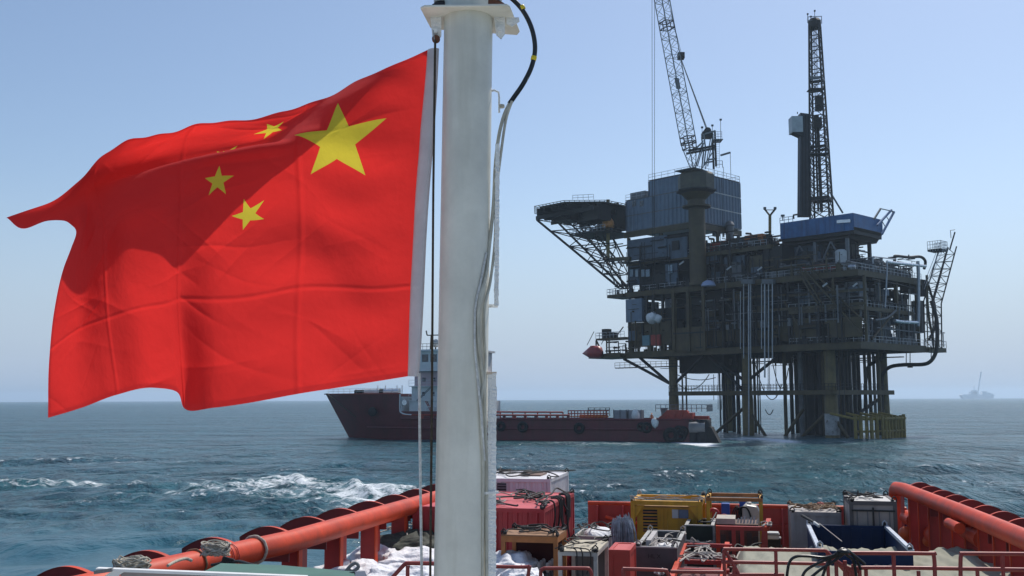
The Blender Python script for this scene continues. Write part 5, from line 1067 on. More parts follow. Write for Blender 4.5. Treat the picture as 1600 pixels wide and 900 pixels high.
# ================================================================ our own supply ship: stern deck seen from the wheelhouse top
import mathutils.noise as mnoise
PH = R(13)
def S(u, w_, z): return Vector((u*math.cos(PH)+w_*math.sin(PH), -u*math.sin(PH)+w_*math.cos(PH), z))
eU, eW = S(1, 0, 0), S(0, 1, 0)
def UW(px, py, z): p = onz(px, py, z); return p.dot(eU), p.dot(eW)
def ux(px, w_): return w_*math.tan(math.atan((px-800)/1600)-PH)
def zy(py, u, w_): Y = S(u, w_, 0).y; return CAM_P.z + Y*math.tan(PITCH + math.atan((450-py)/1600))
DZ = 2.35
redrail = mat('orange red rail paint', (.60, .062, .020), rough=.5, spec=.3, var=.2, scale=1.6, rust=.2, streak=.25, streak_col=(.25, .05, .03), bump=.002, bscale=9)
redhull = mat('red ship steel', (.42, .03, .025), rough=.5, var=.18, scale=1.2, rust=.1, streak=.4, streak_col=(.12, .02, .015))
redcon = mat('crimson container paint', (.42, .028, .035), rough=.5, var=.14, scale=1.3, rust=.06, streak=.35, streak_col=(.16, .02, .02))
whitecon = mat('white container paint', (.74, .72, .73), rough=.5, var=.07, scale=1.5, rust=.1, streak=.35, streak_col=(.4, .3, .26))
yel = mat('yellow generator paint', (.62, .31, .015), rough=.5, var=.15, scale=2, rust=.1, streak=.35, streak_col=(.18, .1, .03))
orbr = mat('orange brown frame paint', (.40, .15, .04), rough=.6, var=.2, scale=3, rust=.25)
greyc = mat('grey container paint', (.36, .32, .30), rough=.55, var=.16, scale=1.6, rust=.15, streak=.5, streak_col=(.12, .09, .08))
greyl = mat('pale grey top paint', (.45, .42, .40), rough=.6, var=.15, scale=2, rust=.18)
bluec = mat('blue skip paint', (.006, .022, .075), rough=.6, spec=.2, var=.18, scale=1.5, rust=.08, streak=.3, streak_col=(.02, .03, .06))
palebl = mat('worn pale rail paint', (.50, .55, .62), rough=.5, var=.15, scale=4, rust=.1)
blk_ = mat('black fitting', (.012, .013, .012), rough=.6, var=.3, scale=6)
dgreen = mat('green deck paint', (.06, .16, .12), rough=.6, var=.15, scale=3, rust=.03, streak=.2)
bagm = mat('white bulk bag fabric', (.78, .78, .80), rough=.75, var=.08, scale=2.5, bump=.09, bscale=5)
tarp = mat('tan tarpaulin', (.27, .265, .20), rough=.8, var=.12, scale=1.2, bump=.02, bscale=2.5)
dtarp = mat('dark net tarpaulin', (.06, .065, .05), rough=.85, var=.5, scale=5, bump=.03, bscale=9)
ropeg = mat('pale coiled rope', (.48, .44, .36), rough=.9, var=.25, scale=25, bump=.004, bscale=120)
slingm = mat('dark wire sling', (.03, .028, .026), rough=.7, var=.4, scale=20)
slingl = mat('pale rope sling', (.42, .38, .34), rough=.85, var=.3, scale=20)

ship = thing('cargo_vessel', 'our own red supply ship whose railed stern cargo deck fills the foreground', 'ship', S(-1.8, 20, 0))
UL, UR, WS = -8.85, 5.0, 34.2
def sbx(g, u0, u1, w0, w1, z0, z1): return g.frame(S(u0, w0, z0), eU*(u1-u0), eW*(w1-w0), eZ*(z1-z0))
def sb(name, m, par, u0, u1, w0, w1, z0, z1, **k): return sbx(MB(), u0, u1, w0, w1, z0, z1).build(name, m, par, **k)
deckm = mat('worn brown deck planks', (.10, .07, .055), rough=.8, var=.35, scale=1.5, rust=.3)
sb('deck', deckm, ship, UL-.3, UR+.35, 6.5, WS, DZ-.2, DZ)
def hullside(u, o): return MB().grid([[S(u+o*.25, w_, -2) for w_ in (4, 12, 20, 28, WS)], [S(u+o*.35, w_, 1) for w_ in (4, 12, 20, 28, WS)], [S(u+o*.3, w_, DZ-.205) for w_ in (4, 12, 20, 28, WS)]])
hullside(UL, -1).build('hull_side', redhull, ship); hullside(UR, 1).build('hull_side', redhull, ship); sb('transom', redhull, ship, UL-.3, UR+.3, WS+.003, WS+.2, -2, DZ-.2)
# wheelhouse top under the camera, unseen, pale to bounce sun onto the mast
pale = mat('pale wheelhouse roof', (.60, .61, .58), rough=.6, var=.1, scale=1)
sb('wheelhouse_roof', pale, ship, -6.5, 3.5, -7, 4.6, 5.0, 5.2); sb('wheelhouse_wall', vwhite, ship, -6.3, 3.3, -6.8, 4.4, 2.3, 4.99)
# stern bulwark
zb = 4.15
sb('stern_bulwark', redhull, ship, -5.2, 4.55, WS-.9, WS-.8, DZ, zb); MB().tube([S(-5.2, WS-.86, zb), S(4.5, WS-.86, zb)], .07, 8).build('bulwark_cap', redrail, ship, smooth=True)
for k in range(12): u = -4.9+k*.82; MB().prism([S(u, WS-.9, DZ), S(u, WS-.9, zb-.05), S(u, WS-1.05, zb-.05), S(u, WS-1.5, DZ)], eU*.05).build('bulwark_stay', redhull, ship)
MB().tube(smooth_path([S(-4.6, WS-1.1, 3.75), S(-3.9, WS-1.2, 3.62), S(-2.9, WS-1.2, 3.6), S(-2.0, WS-1.1, 3.72)]), .05, 8).build('hand_rail', redrail, ship, smooth=True)
sb('bulwark_strake', redhull, ship, -5.1, 4.5, WS-.98, WS-.901, 3.5, 3.62)

# cargo rails port and starboard: thick pipe on plates, curved guards outside
def rail_line(pts):
    return [onz(px, py, z) for px, py, z in pts]
Lr = [S(UL+.05, 9.0, 4.95), S(*UW(250, 893, 4.9), 4.9), S(*UW(455, 846, 4.9), 4.9), S(*UW(655, 787, 4.9), 4.9)]; Lr = [Lr[1]+(Lr[1]-Lr[2]).normalized()*5.2]+Lr[1:]
e_ = Lr[-1]; Lr += [e_+(e_-Lr[-2]).normalized()*5.0]
MB().tube(Lr, .205, 28).build('port_rail', redrail, ship, smooth=True)
Rr_ = [S(*UW(1660, 868, 4.9), 4.9), S(*UW(1600, 842, 4.9), 4.9), S(*UW(1500, 800, 4.9), 4.9), S(*UW(1412, 765, 4.9), 4.9), S(*UW(1401, 762, 4.88), 4.86)]
Rr_ = [Rr_[0]+(Rr_[0]-Rr_[2]).normalized()*6]+Rr_; c0 = Rr_[-1]
rpth = Rr_[:-1]+[c0, c0+eW*.30-eZ*.10, c0+eW*.42-eZ*.36, c0+eW*.44-eZ*.8, c0+eW*.44-eZ*2.5]
MB().tube(rpth, .19, 28).build('starboard_rail', redrail, ship, smooth=True)
def along(P_, d):
    for p, q in zip(P_, P_[1:]):
        l = (q-p).length
        if d <= l: return p+(q-p)*(d/l), (q-p).normalized()
        d -= l
    return P_[-1], (P_[-1]-P_[-2]).normalized()
def web(p, t, out, wd, wid_flange):
    """stay plate under the rail with a flange along its inboard edge"""
    zt_ = p.z-.12; z0 = DZ
    MB().frame(Vector((p.x, p.y, z0))-t*.012+out*.02, t*.024, out*.34, eZ*(zt_-z0)).build('stay_web', redhull, ship)
    MB().frame(Vector((p.x, p.y, z0))-t*wid_flange/2-out*.02, t*wid_flange, out*.03, eZ*(zt_-z0)).build('stay_flange', redrail, ship)
    MB().frame(Vector((p.x, p.y, z0))+t*(wid_flange/2+.005)+out*.18, t*wd, out*.02, eZ*(zt_-z0-.02)).build('stay_plate', redhull, ship)
guardm = mat('shaded red guard', (.20, .014, .012), rough=.6, var=.2, scale=1.5, rust=.15)  # darker red carries the shade on the guard faces
def guard(p, t, out, wd, h):
    """curved knee plate standing square to the rail on its outboard side, with a narrow rim"""
    n_ = 14; arc = [(wd*(.5-.5*math.cos(math.pi*.5*i/n_*1.25)), h*math.sin(math.pi*i/n_*.97)) for i in range(n_+1)]
    arc = [(.02+wd*i/n_, h*math.sin(math.pi*(i/n_*.85+.12))-.35*h*(i/n_)**3) for i in range(n_+1)]
    top_ = [p+out*a_+eZ*(b_+.05) for a_, b_ in arc]
    MB().prism(top_+[p+out*(wd+.02)-eZ*.42, p+out*.02-eZ*.42], t*.03).build('hull_guard', guardm, ship)
    MB().grid([[v-t*.02+eZ*.001 for v in top_], [v+t*.07+eZ*.001 for v in top_]]).build('guard_rim', redrail, ship)
outL = -eU; d = 1.5
while d < 21: p, t = along(Lr, d); web(p, t, outL, .62, .15); d += 1.9
outR = eU; d = 2.2
tot = sum((b_-a_).length for a_, b_ in zip(rpth[:5], rpth[1:5]))
while d < tot+.2: p, t = along(rpth, d); web(p, t, outR, .62, .06); d += 1.12
p, t = along(rpth, tot+.3); MB().frame(Vector((p.x, p.y, DZ))+outR*.05, t*.35, outR*.02, eZ*(2.4)).build('stay_plate', redhull, ship)
for d in np.arange(.6, 20, 1.62): p, t = along(Lr, d); guard(p+eZ*.05, t, outL, 1.0, .17)
for d in np.arange(.5, tot-.2, 1.25): p, t = along(rpth, d); guard(p, t, outR, .8, .2)
for px, py, r_ in ((1405, 813, .20), (1415, 825, .14), (1425, 830, .18), (1441, 838, .26), (1508, 838, .22), (1471, 824, .12), (1585, 858, .12)):
    w_ = 31.5 if px < 1430 else (29.5 if px < 1460 else 25); u = ux(px, w_); z = zy(py, u, w_)
    MB().tube([S(u+.1, w_-.5, z), S(u+.05, w_+.5, z)] if px != 1508 else [S(u, w_-.9, z), S(u, w_+.9, z)], r_, 14).build('deck_pipe', redrail, ship, smooth=True)
MB().tube([S(*UW(120, 905, 4.6), 4.6), S(*UW(655, 805, 4.6), 4.6)], .05, 8).build('lower_rail', redhull, ship, smooth=True)

# ---- helpers for the cargo
def con(name, label, cat, x0, x1, y, z, depth, h, m, topm=None, side=None, rib=0, cornerm=None, group=None, yb=None, endrib=0):
    """box container given the picture columns of its front top edge; returns the thing and a frame"""
    pm = onz((x0+x1)/2, y, z); w_ = pm.dot(eW); u0, u1 = ux(x0, w_), ux(x1, w_); z0 = max(DZ, z-h)
    th = thing(name, label, cat, S((u0+u1)/2, w_+depth/2, z0), group)
    wall = m; e = .03
    def face(p0, du, out, ln, nm):
        if rib:
            g = MB(); n_ = max(2, int(ln/rib)); P_ = []
            for i in range(n_):
                for f, o_ in ((0, 0), (.45, 0), (.55, -.03), (.93, -.03)): P_.append(p0+du*(ln*(i+f)/n_)+out*o_)
            P_.append(p0+du*ln); g.grid([[p+eZ*(z0+.1) for p in P_], [p+eZ*(z-.1) for p in P_]]); g.build(nm, wall, th)
        else: MB().frame(p0+eZ*(z0+.1)-out*.03, du*ln, out*.03, eZ*(z-z0-.2)).build(nm, wall, th)
    face(S(u0+e, w_+.02, 0), eU, -eW, u1-u0-2*e, 'front_panel'); face(S(u1-.02, w_+e, 0), eW, eU, depth-2*e, 'side_panel'); face(S(u0+.02, w_+e, 0), eW, -eU, depth-2*e, 'side_panel'); face(S(u0+e, w_+depth-.02, 0), eU, eW, u1-u0-2*e, 'back_panel')
    sb('roof', topm or m, th, u0+.02, u1-.02, w_+.02, w_+depth-.02, z-.06, z-.015)
    fm_ = cornerm or m
    for uu in (u0, u1-.09):
        for ww in (w_-.005, w_+depth-.085): sb('corner_post', fm_, th, uu, uu+.09, ww, ww+.09, z0, z-.1)
    for zz in (z-.1, z0): 
        sb('frame_rail', fm_, th, u0, u1, w_-.008, w_+.08, zz, zz+.1); sb('frame_rail', fm_, th, u0, u1, w_+depth-.08, w_+depth+.008, zz, zz+.1)
        sb('frame_rail', fm_, th, u0-.003, u0+.08, w_+.081, w_+depth-.081, zz, zz+.1); sb('frame_rail', fm_, th, u1-.08, u1+.003, w_+.081, w_+depth-.081, zz, zz+.1)
    return th, u0, u1, w_, z0
def lugs(th, u0, u1, w0, w1, z, m=None):
    for u in (u0+.05, u1-.05):
        for w_ in (w0+.05, w1-.05):
            MB().tube([S(u-.05, w_, z), S(u-.05, w_, z+.07), S(u, w_, z+.12), S(u+.05, w_, z+.07), S(u+.05, w_, z)], .018, 6).build('lifting_lug', m or blk_, th, smooth=True)
            q_ = random.Random(int(abs(u*997+w_*31))); lump(MB(), S(u+q_.gauss(0, .02), w_+q_.gauss(0, .04), z+.02), q_.uniform(.03, .07), q_.uniform(.03, .08), q_.uniform(.02, .06), int(abs(u*100)), 6, 8).build('shackle', blk_, th)
def slings(name, label, u0, u1, w0, w1, z, seed, n=7, r=.017, m=None, spread=.25, hang=0):
    """wire slings lying in loose loops over the top of a load"""
    q = random.Random(seed); ob = thing(name, label, 'lifting sling', S((u0+u1)/2, (w0+w1)/2, z))
    cs_ = [(u0, w0), (u1, w0), (u1, w1), (u0, w1)]; mc = (q.uniform(u0*.7+u1*.3, u1*.7+u0*.3), (w0+w1)/2)
    for k in range(n):
        a_ = cs_[k % 4] if k < 4 else (q.uniform(u0, u1), q.uniform(w0, w1)); b_ = mc if k < 4 else (q.uniform(u0, u1), q.uniform(w0, w1))
        pts = [S(a_[0], a_[1], z+.05)]
        for f in (.2, .4, .6, .8):
            pts.append(S(a_[0]+(b_[0]-a_[0])*f+q.gauss(0, spread*(u1-u0)*.4), a_[1]+(b_[1]-a_[1])*f+q.gauss(0, spread*(w1-w0)*.5), z+.02+abs(q.gauss(0, .05))))
        pts.append(S(b_[0], b_[1], z+.05)); MB().tube(smooth_path(pts, 6), r, 6).build('wire', m or slingm, ob)
    for k in range(hang):
        uu = q.uniform(u0, u1); ww = w0-.03 if k % 2 else w1; uu = u1+.03 if hang > 6 else uu; ww = q.uniform(w0, w1) if hang > 6 else w0-.04
        l = q.uniform(.3, 1.1); MB().tube(smooth_path([S(uu-.2, ww, z+.06), S(uu, ww, z+.02), S(uu+.02, ww, z-l*.5), S(uu+q.gauss(0, .05), ww, z-l)], 5), r*1.1, 6).build('hanging_wire', m or slingm, ob)
    return ob

# ---- the loads, far to near
th, u0, u1, w_, z0 = con('white_container', 'white container with louvred corner behind the red container by the stern', 'container', 700, 858, 747.5, 5.16, 3.1, 2.6, whitecon, rib=.17)
uq_ = ux(790, w_); 
for k in range(6): sb('louvre_slat', greyst, th, ux(776, w_), uq_, w_-.03, w_-.01, 5.0-.08*k-.06, 5.0-.08*k-.02)
sb('louvre_back', blk_, th, ux(776, w_), uq_, w_-.009, w_-.006, 4.45, 5.02); lugs(th, u0, u1, w_, w_+3.1, 5.16)
sb('roof_hatch', mat('brown roof hatch', (.2, .13, .1), rough=.7), th, u0+1.9, u0+2.6, w_+1.2, w_+2.2, 5.15, 5.19)
slings('wire_sling', 'dark wire slings looped over the white container roof', u0, u1, w_+.2, w_+2.9, 5.17, 21, 7, .02)
th, u0, u1, w_, z0 = con('red_container', 'crimson container with ribbed sides directly right of the mast', 'container', 646, 848, 793, 4.9, 4.3, 2.55, redcon, rib=.24, topm=mat('faded crimson roof', (.55, .08, .09), rough=.6, var=.12, scale=1.5))
lugs(th, u0, u1, w_, w_+4.3, 4.9)
slings('wire_sling', 'tangle of black wire slings over the crimson container roof and right side', u1-1.6, u1, w_+.1, w_+4.1, 4.92, 5, 10, .022, hang=12); slings('wire_sling', 'pale and dark wires looped across the left of the crimson container roof', u0+.6, u1-1.0, w_+.2, w_+3.6, 4.91, 9, 6, .018, m=slingl)

# yellow power unit with louvres and notice board
pm = onz(1035, 783, 4.6); w_ = pm.dot(eW); u0, u1 = ux(981, w_), ux(1091, w_); D_ = 2.0
gen = thing('yellow_power_unit', 'yellow boxed generator with black louvres and a grey notice panel near the stern', 'generator', S((u0+u1)/2, w_+1, DZ))
for uu in (u0, u1-.12):
    for ww in (w_, w_+D_-.12): sb('frame_post', yel, gen, uu, uu+.12, ww, ww+.12, DZ, 4.48)
for ww in (w_-.004, w_+D_-.116): sb('frame_rail', yel, gen, u0-.003, u1+.003, ww, ww+.12, 4.48, 4.6); sb('frame_rail', yel, gen, u0-.003, u1+.003, ww, ww+.12, DZ+.02, DZ+.14)
for uu in (u0-.002, u1-.118): sb('frame_rail', yel, gen, uu, uu+.12, w_+.12, w_+D_-.12, 4.48, 4.6)
sb('enclosure', yel, gen, u0+.16, u1-.16, w_+.14, w_+D_-.14, DZ+.2, 4.40)
sb('roof', mat('yellow brown roof', (.36, .20, .05), rough=.65, var=.25, scale=2, rust=.3), gen, u0+.15, u1-.15, w_+.13, w_+D_-.13, 4.401, 4.45)
ua, ub = ux(999, w_), ux(1021, w_)
sb('louvre_recess', blk_, gen, ua, ub, w_+.125, w_+.139, 3.72, 4.34)
for k in range(7): sb('louvre_slat', yel if k % 2 else orbr, gen, ua, ub, w_+.09, w_+.124, 3.75+k*.085, 3.785+k*.085)
for px in (1027, 1034, 1074): sb('door_frame', yel, gen, ux(px, w_), ux(px, w_)+.05, w_+.1, w_+.139, 2.6, 4.35)
sb('notice_board', mat('notice grey blue', (.12, .15, .22), rough=.3), gen, ux(1054, w_), ux(1069, w_), w_+.11, w_+.139, 4.12, 4.36); sb('notice_board', whitep, gen, ux(1044, w_), ux(1053.4, w_), w_+.11, w_+.139, 4.12, 4.36)
for a_, b_ in ((u0+.12, u0+.4), (u1-.12, u1-.4)): MB().prism([S(a_, w_+.03, 4.47), S(b_, w_+.03, 4.47), S(a_, w_+.03, 4.1)], eW*.04).build('gusset_plate', yel, gen)
lugs(gen, u0, u1, w_, w_+D_, 4.6, slingl); slings('wire_sling', 'pale rope slings lying along the yellow generator roof edge', u0, u1, w_, w_+.5, 4.61, 31, 6, .014, m=slingl)

# open yellow frame with tank, drum and pump
pm = onz(1140, 780, 4.72); w_ = pm.dot(eW)+.4; u0, u1 = ux(1097, w_), ux(1184, w_); D_ = 1.5
fr = thing('yellow_open_frame', 'tall open yellow lifting frame right of the yellow generator holding a white tank', 'lifting frame', S((u0+u1)/2, w_+.7, DZ))
for uu in (u0, u1-.1):
    for ww in (w_, w_+D_-.1): sb('frame_post', yel, fr, uu, uu+.1, ww, ww+.1, DZ, 4.62)
for ww in (w_-.003, w_+D_-.097): sb('frame_rail', orbr, fr, u0-.003, u1+.003, ww, ww+.1, 4.62, 4.72); sb('frame_rail', yel, fr, u0-.003, u1+.003, ww, ww+.1, DZ+.02, DZ+.12)
for uu in (u0-.002, u1-.098): sb('frame_rail', yel, fr, uu, uu+.1, w_+.1, w_+D_-.1, 4.62, 4.72)
for z in (3.75, 3.6): MB().tube([S(u0, w_+.05, z), S(u1, w_+.05, z)], .015, 6).build('guard_wire', slingl, fr)
lugs(fr, u0, u1, w_, w_+D_, 4.72)
tk = thing('white_tank', 'rounded off white plastic tank inside the open yellow frame', 'tank', S(ux(1164, w_), w_+.7, 3.0))
ut = ux(1152, w_+.5); MB().prism([S(ut+.0, w_+.4, 2.9), S(ut+.48, w_+.4, 2.9), S(ut+.48, w_+.4, 4.32), S(ut+.42, w_+.4, 4.45), S(ut+.1, w_+.4, 4.5), S(ut, w_+.4, 4.4)], eW*.7).build('shell', mat('off white tank plastic', (.52, .50, .45), rough=.4, var=.08), tk, bevel=.05)
MB().lathe(S(ut+.2, w_+.7, 4.49), [(.07, 0), (.07, .05), (.03, .07)], 12).build('filler_cap', whitep, tk)
MB().tube(smooth_path([S(ut-.1, w_+.38, 4.4), S(ut+.12, w_+.36, 4.42), S(ut+.25, w_+.36, 4.1), S(ut+.33, w_+.36, 3.5)]), .025, 8).build('hose', blk_, tk, smooth=True)
bd = thing('blue_jerrycan', 'bright blue square can on the machinery inside the open yellow frame', 'can', S(ux(1127, w_), w_+.5, 3.6))
sb('body', mat('bright blue plastic', (.01, .07, .35), rough=.4), bd, ux(1120, w_+.4), ux(1133, w_+.4), w_+.4, w_+.7, 4.12, 4.52, bevel=.02); sb('body', mat('bright blue plastic', (.01, .07, .35)), bd, ux(1148, w_+.9), ux(1158, w_+.9), w_+.9, w_+1.1, 4.3, 4.58, bevel=.02)
pu = thing('red_pump', 'small red pump beside the blue can in the yellow frame', 'pump', S(ux(1124, w_), w_+.3, 3.55))
MB().lathe(S(ux(1124, w_+.2), w_+.2, 4.12), [(.05, 0), (.14, .03), (.14, .15), (.05, .2)], 16, ax=-eW).tube([S(ux(1116, w_+.2), w_+.2, 3.95), S(ux(1130, w_+.2), w_+.2, 4.18)], .04, 8).build('casing', redp, pu, smooth=True)
MB().tube([S(ux(1108, w_+.3)+.14*math.cos(q), w_+.3, 4.22+.14*math.sin(q)) for q in np.linspace(0, math.pi, 9)], .05, 8).build('hose_bend', redcon, pu, smooth=True)
for k in range(5): MB().tube(smooth_path([S(ux(1136, w_+.5)+.04*k, w_+.5, 3.8), S(ux(1138, w_+.5)+.06*k, w_+.45, 4.28+.03*k), S(ux(1146, w_+.5)+.04*k, w_+.5, 4.42-.05*k), S(ux(1150, w_+.5), w_+.5, 3.9)]), .02, 6).build('hose', blk_, pu, smooth=True)
# machinery skid in a red rail cradle in front
w2 = w_-1.9; sk = thing('machinery_skid', 'beige topped rusty machinery unit standing inside the red cradle in front of the yellow frame', 'machinery', S(ux(1145, w2), w2, DZ))
sb('base_block', mat('rust brown machinery', (.13, .07, .05), rough=.75, var=.4, scale=5, rust=.5), sk, ux(1113, w2), ux(1176, w2), w2, w2+1.1, 2.5, 4.22)
sb('top_cover', mat('beige machine cover', (.42, .37, .30), rough=.65, var=.2, scale=4, rust=.25), sk, ux(1112, w2), ux(1141, w2), w2-.03, w2+.9, 4.221, 4.36)
for px in (1118, 1130, 1146, 1158, 1168): sb('access_panel', mat('dark machine panel', (.05, .04, .035), rough=.6, var=.3), sk, ux(px, w2), ux(px+8, w2), w2-.03, w2-.002, 3.2, 4.1-.03*(px % 7))
for k in range(7): MB().tube([S(ux(1144+k*5, w2), w2+.2, 4.2), S(ux(1146+k*5, w2), w2+.3, 4.33+.04*(k % 3))], .025, 6).build('pipe_stub', slingl, sk)
rc = thing('red_cradle', 'red box section cradle with flared corner posts around the rusty machinery unit', 'cradle', S(ux(1150, w2-.3), w2-.3, DZ))
w3 = w2-.45; u0, u1 = ux(1111, w3), ux(1190, w3); zt = zy(824, (u0+u1)/2, w3)
sb('top_beam', redhull, rc, u0, u1, w3, w3+.12, zt-.1, zt); sb('lower_beam', redhull, rc, u0, u1, w3, w3+.12, DZ+.5, DZ+.62)
for u in (u0, u1-.1): sb('corner_post', redrail, rc, u, u+.1, w3-.004, w3+.116, DZ, zt+.002)
MB().bar(S(u1-.02, w3+.06, zt-.05), S(u1+.06, w3+1.3, zt+.02), .12).build('side_beam', redrail, rc); MB().prism([S(u1-.3, w3-.01, DZ), S(u1, w3-.01, DZ), S(u1, w3-.01, zt-.1), S(u1-.14, w3-.01, zt-.1)], -eW*.03).build('flare_plate', redhull, rc)
for px in (1135, 1148): MB().frame(S(ux(px, w3), w3+.01, DZ+.6), eU*.1, eW*.08, eZ*(zt-DZ-.7)).build('inner_post', redhull, rc)
slings('rope_sling', 'pale rope ends heaped on the corner of the red cradle', u1-.15, u1+.1, w3-.05, w3+.6, zt, 77, 6, .02, m=slingl)

# grey containers right of centre
th, u0, u1, w_, z0 = con('grey_container', 'plain grey brown container with ropes on top left of the two by the starboard rail', 'container', 1226, 1304, 800, 4.55, 1.9, 2.2, greyc, topm=greyl)
lugs(th, u0, u1, w_, w_+1.9, 4.55); slings('rope_sling', 'brown rope slings coiled on the left grey container roof', u0, u1, w_+.1, w_+1.8, 4.57, 41, 12, .02, m=mat('brown rope', (.22, .14, .08), rough=.9, var=.3, scale=20)); 
lump(MB(), S((u0+u1)/2+.2, w_+1.3, 4.62), .1, .08, .07, 3).build('red_shackle', redp, th)
th, u0, u1, w_, z0 = con('grey_container', 'taller grey container with double doors nearest the starboard rail', 'container', 1317, 1390, 783, 4.95, 1.75, 2.5, greyc, topm=mat('pale sheet roof', (.55, .53, .50), rough=.6, var=.12, scale=2, rust=.1), cornerm=mat('dark grey frame', (.10, .09, .09), rough=.6, rust=.2))
um = ux(1353, w_); sb('door_gap', blk_, th, um-.02, um+.02, w_-.05, w_-.009, z0+.1, 4.8); sb('door_bar', blk_, th, u0+.05, u1-.05, w_-.035, w_-.0085, 4.70, 4.74)
for px in (1328, 1344, 1362, 1378): MB().tube([S(ux(px, w_), w_-.05, z0+.1), S(ux(px, w_), w_-.05, 4.7)], .015, 6).build('lock_rod', greyst, th)
for px in (1335, 1370): sb('door_handle', greyst, th, ux(px-5, w_), ux(px+5, w_), w_-.07, w_-.04, 4.12, 4.16)
lugs(th, u0, u1, w_, w_+1.75, 4.95); slings('wire_sling', 'dark wire slings over the taller grey container roof', u0, u1-.3, w_+.2, w_+1.6, 4.97, 44, 8, .018)
# blue open skip
wB = UW(1310, 821, 4.35)[1]; u0, u1 = ux(1251, wB), ux(1373, wB); wF = wB-4.2; zt = 4.35
skp = thing('blue_skip', 'open topped dark blue skip with pale worn rims in front of the grey containers', 'skip', S((u0+u1)/2, (wB+wF)/2, DZ))
sb('back_wall', bluec, skp, u0, u1, wB-.06, wB, DZ, zt-.04); sb('front_wall', bluec, skp, u0, u1, wF, wF+.06, DZ, zt-.04); sb('side_wall', bluec, skp, u0, u0+.06, wF+.061, wB-.061, DZ, zt-.04); sb('side_wall', bluec, skp, u1-.06, u1, wF+.061, wB-.061, DZ, zt-.04); sb('floor', bluec, skp, u0+.06, u1-.06, wF+.06, wB-.06, DZ, DZ+.1)
for k in range(8): sb('wall_rib', bluec, skp, u0+.1+k*(u1-u0-.2)/7.2, u0+.16+k*(u1-u0-.2)/7.2, wB-.1, wB-.061, DZ+.1, zt-.05)
for u in (u0-.02, u1-.06): sb('side_rim', palebl, skp, u, u+.09, wF, wB, zt-.04, zt+.03)
sb('back_rim', bluec, skp, u0+.08, u1-.07, wB-.07, wB+.01, zt-.04, zt+.01)
lugs(skp, u0, u1, wF, wB, zt+.03, palebl); MB().tube([S(u0+.26, wB-.5, zt+.1), S(u0+.6, wF+1.4, zt-.02)], .01, 6).build('stay_wire', slingl, skp); MB().tube([S(u0-.1, wB+.2, zt+.2), S(u0+.15, wB-.35, zt+.1)], .035, 8).build('clamp', blk_, skp)
MB().tube([S(u0+.15, wB-.35, zt+.1), S(u0+.26, wB-.5, zt+.03)], .04, 8).build('clamp_collar', whitep, skp)

# brown frame with gas cylinders
pm = onz(825, 836, 4.56); w_ = pm.dot(eW); u0, u1 = ux(782, w_), ux(868, w_); D_ = 1.15
rk = thing('cylinder_rack', 'orange brown roofed rack of gas cylinders standing just right of the mast', 'cylinder rack', S((u0+u1)/2, w_+.6, DZ))
for uu in (u0, u1-.09):
    for ww in (w_, w_+D_-.09): sb('rack_post', orbr, rk, uu, uu+.09, ww, ww+.09, DZ, 4.4)
for ww in (w_-.003, w_+D_-.087): sb('roof_beam', orbr, rk, u0-.003, u1+.003, ww, ww+.09, 4.4, 4.53)
for uu in (u0-.002, u1-.088): sb('roof_beam', orbr, rk, uu, uu+.09, w_+.09, w_+D_-.09, 4.4, 4.53)
sb('roof', mat('brown rack roof', (.30, .16, .08), rough=.7, var=.2, scale=4, rust=.3), rk, u0, u1, w_, w_+D_, 4.535, 4.56); sb('floor', orbr, rk, u0+.09, u1-.09, w_+.09, w_+D_-.09, DZ+.02, DZ+.1); sb('back_mesh', mat('dark red mesh', (.06, .012, .012), rough=.8), rk, u0+.09, u1-.09, w_+D_-.05, w_+D_-.02, DZ+.1, 4.39)
lugs(rk, u0, u1, w_, w_+D_, 4.56); slings('wire_sling', 'wire slings crossing over the roof of the brown gas cylinder rack', u0, u1, w_, w_+D_, 4.57, 51, 7, .016)
cyl = None; q = random.Random(3)
for i in range(5):
    for j in range(3):
        c_ = S(u0+.18+i*.2, w_+.25+j*.28, DZ+.1)
        lab = ('front', 'middle', 'rear')[j]; lab_ = f"dark gas cylinder, {('leftmost', 'second from left', 'central', 'second from right', 'rightmost')[i]} of the {lab} row in the brown rack"
        g = MB().lathe(c_, [(.08, 0), (.085, .05), (.085, 1.12+.08*((i+j) % 2)), (.05, 1.25), (.025, 1.3)], 12)
        if cyl is None:
            cyl = thing('gas_cylinder', lab_, 'gas cylinder', c_, 'gas cylinders in the brown rack')
            g.build('body', mat('dark cylinder paint', (.06, .075, .07), rough=.45, var=.2), cyl, smooth=True); MB().lathe(c_+eZ*1.33, [(.03, -.04), (.045, 0), (.045, .14), (.02, .17)], 10).build('valve_cap', greyl, cyl, smooth=True)
            c00 = c_
        else: clone(cyl, c_-c00, label=lab_)
# small white frame
pm = onz(899, 861, 4.4); w_ = pm.dot(eW); u0, u1 = ux(869, w_), ux(929, w_); D_ = 1.7
wf = thing('white_rack', 'small off white roofed rack with rust spots in front of the cylinder rack', 'rack', S((u0+u1)/2, w_+.8, DZ))
ow = mat('chipped off white paint', (.55, .53, .48), rough=.55, var=.12, scale=6, rust=.35)
for uu in (u0, u1-.08):
    for ww in (w_, w_+D_-.08): sb('rack_post', ow, wf, uu, uu+.08, ww, ww+.08, DZ, 4.3)
for ww in (w_-.003, w_+D_-.077): sb('roof_beam', ow, wf, u0-.003, u1+.003, ww, ww+.08, 4.3, 4.375)
for uu in (u0-.002, u1-.078): sb('roof_beam', ow, wf, uu, uu+.08, w_+.08, w_+D_-.08, 4.3, 4.375)
sb('roof', mat('tan rack roof', (.50, .44, .33), rough=.7, var=.12, scale=4, rust=.15), wf, u0, u1, w_, w_+D_, 4.38, 4.4)
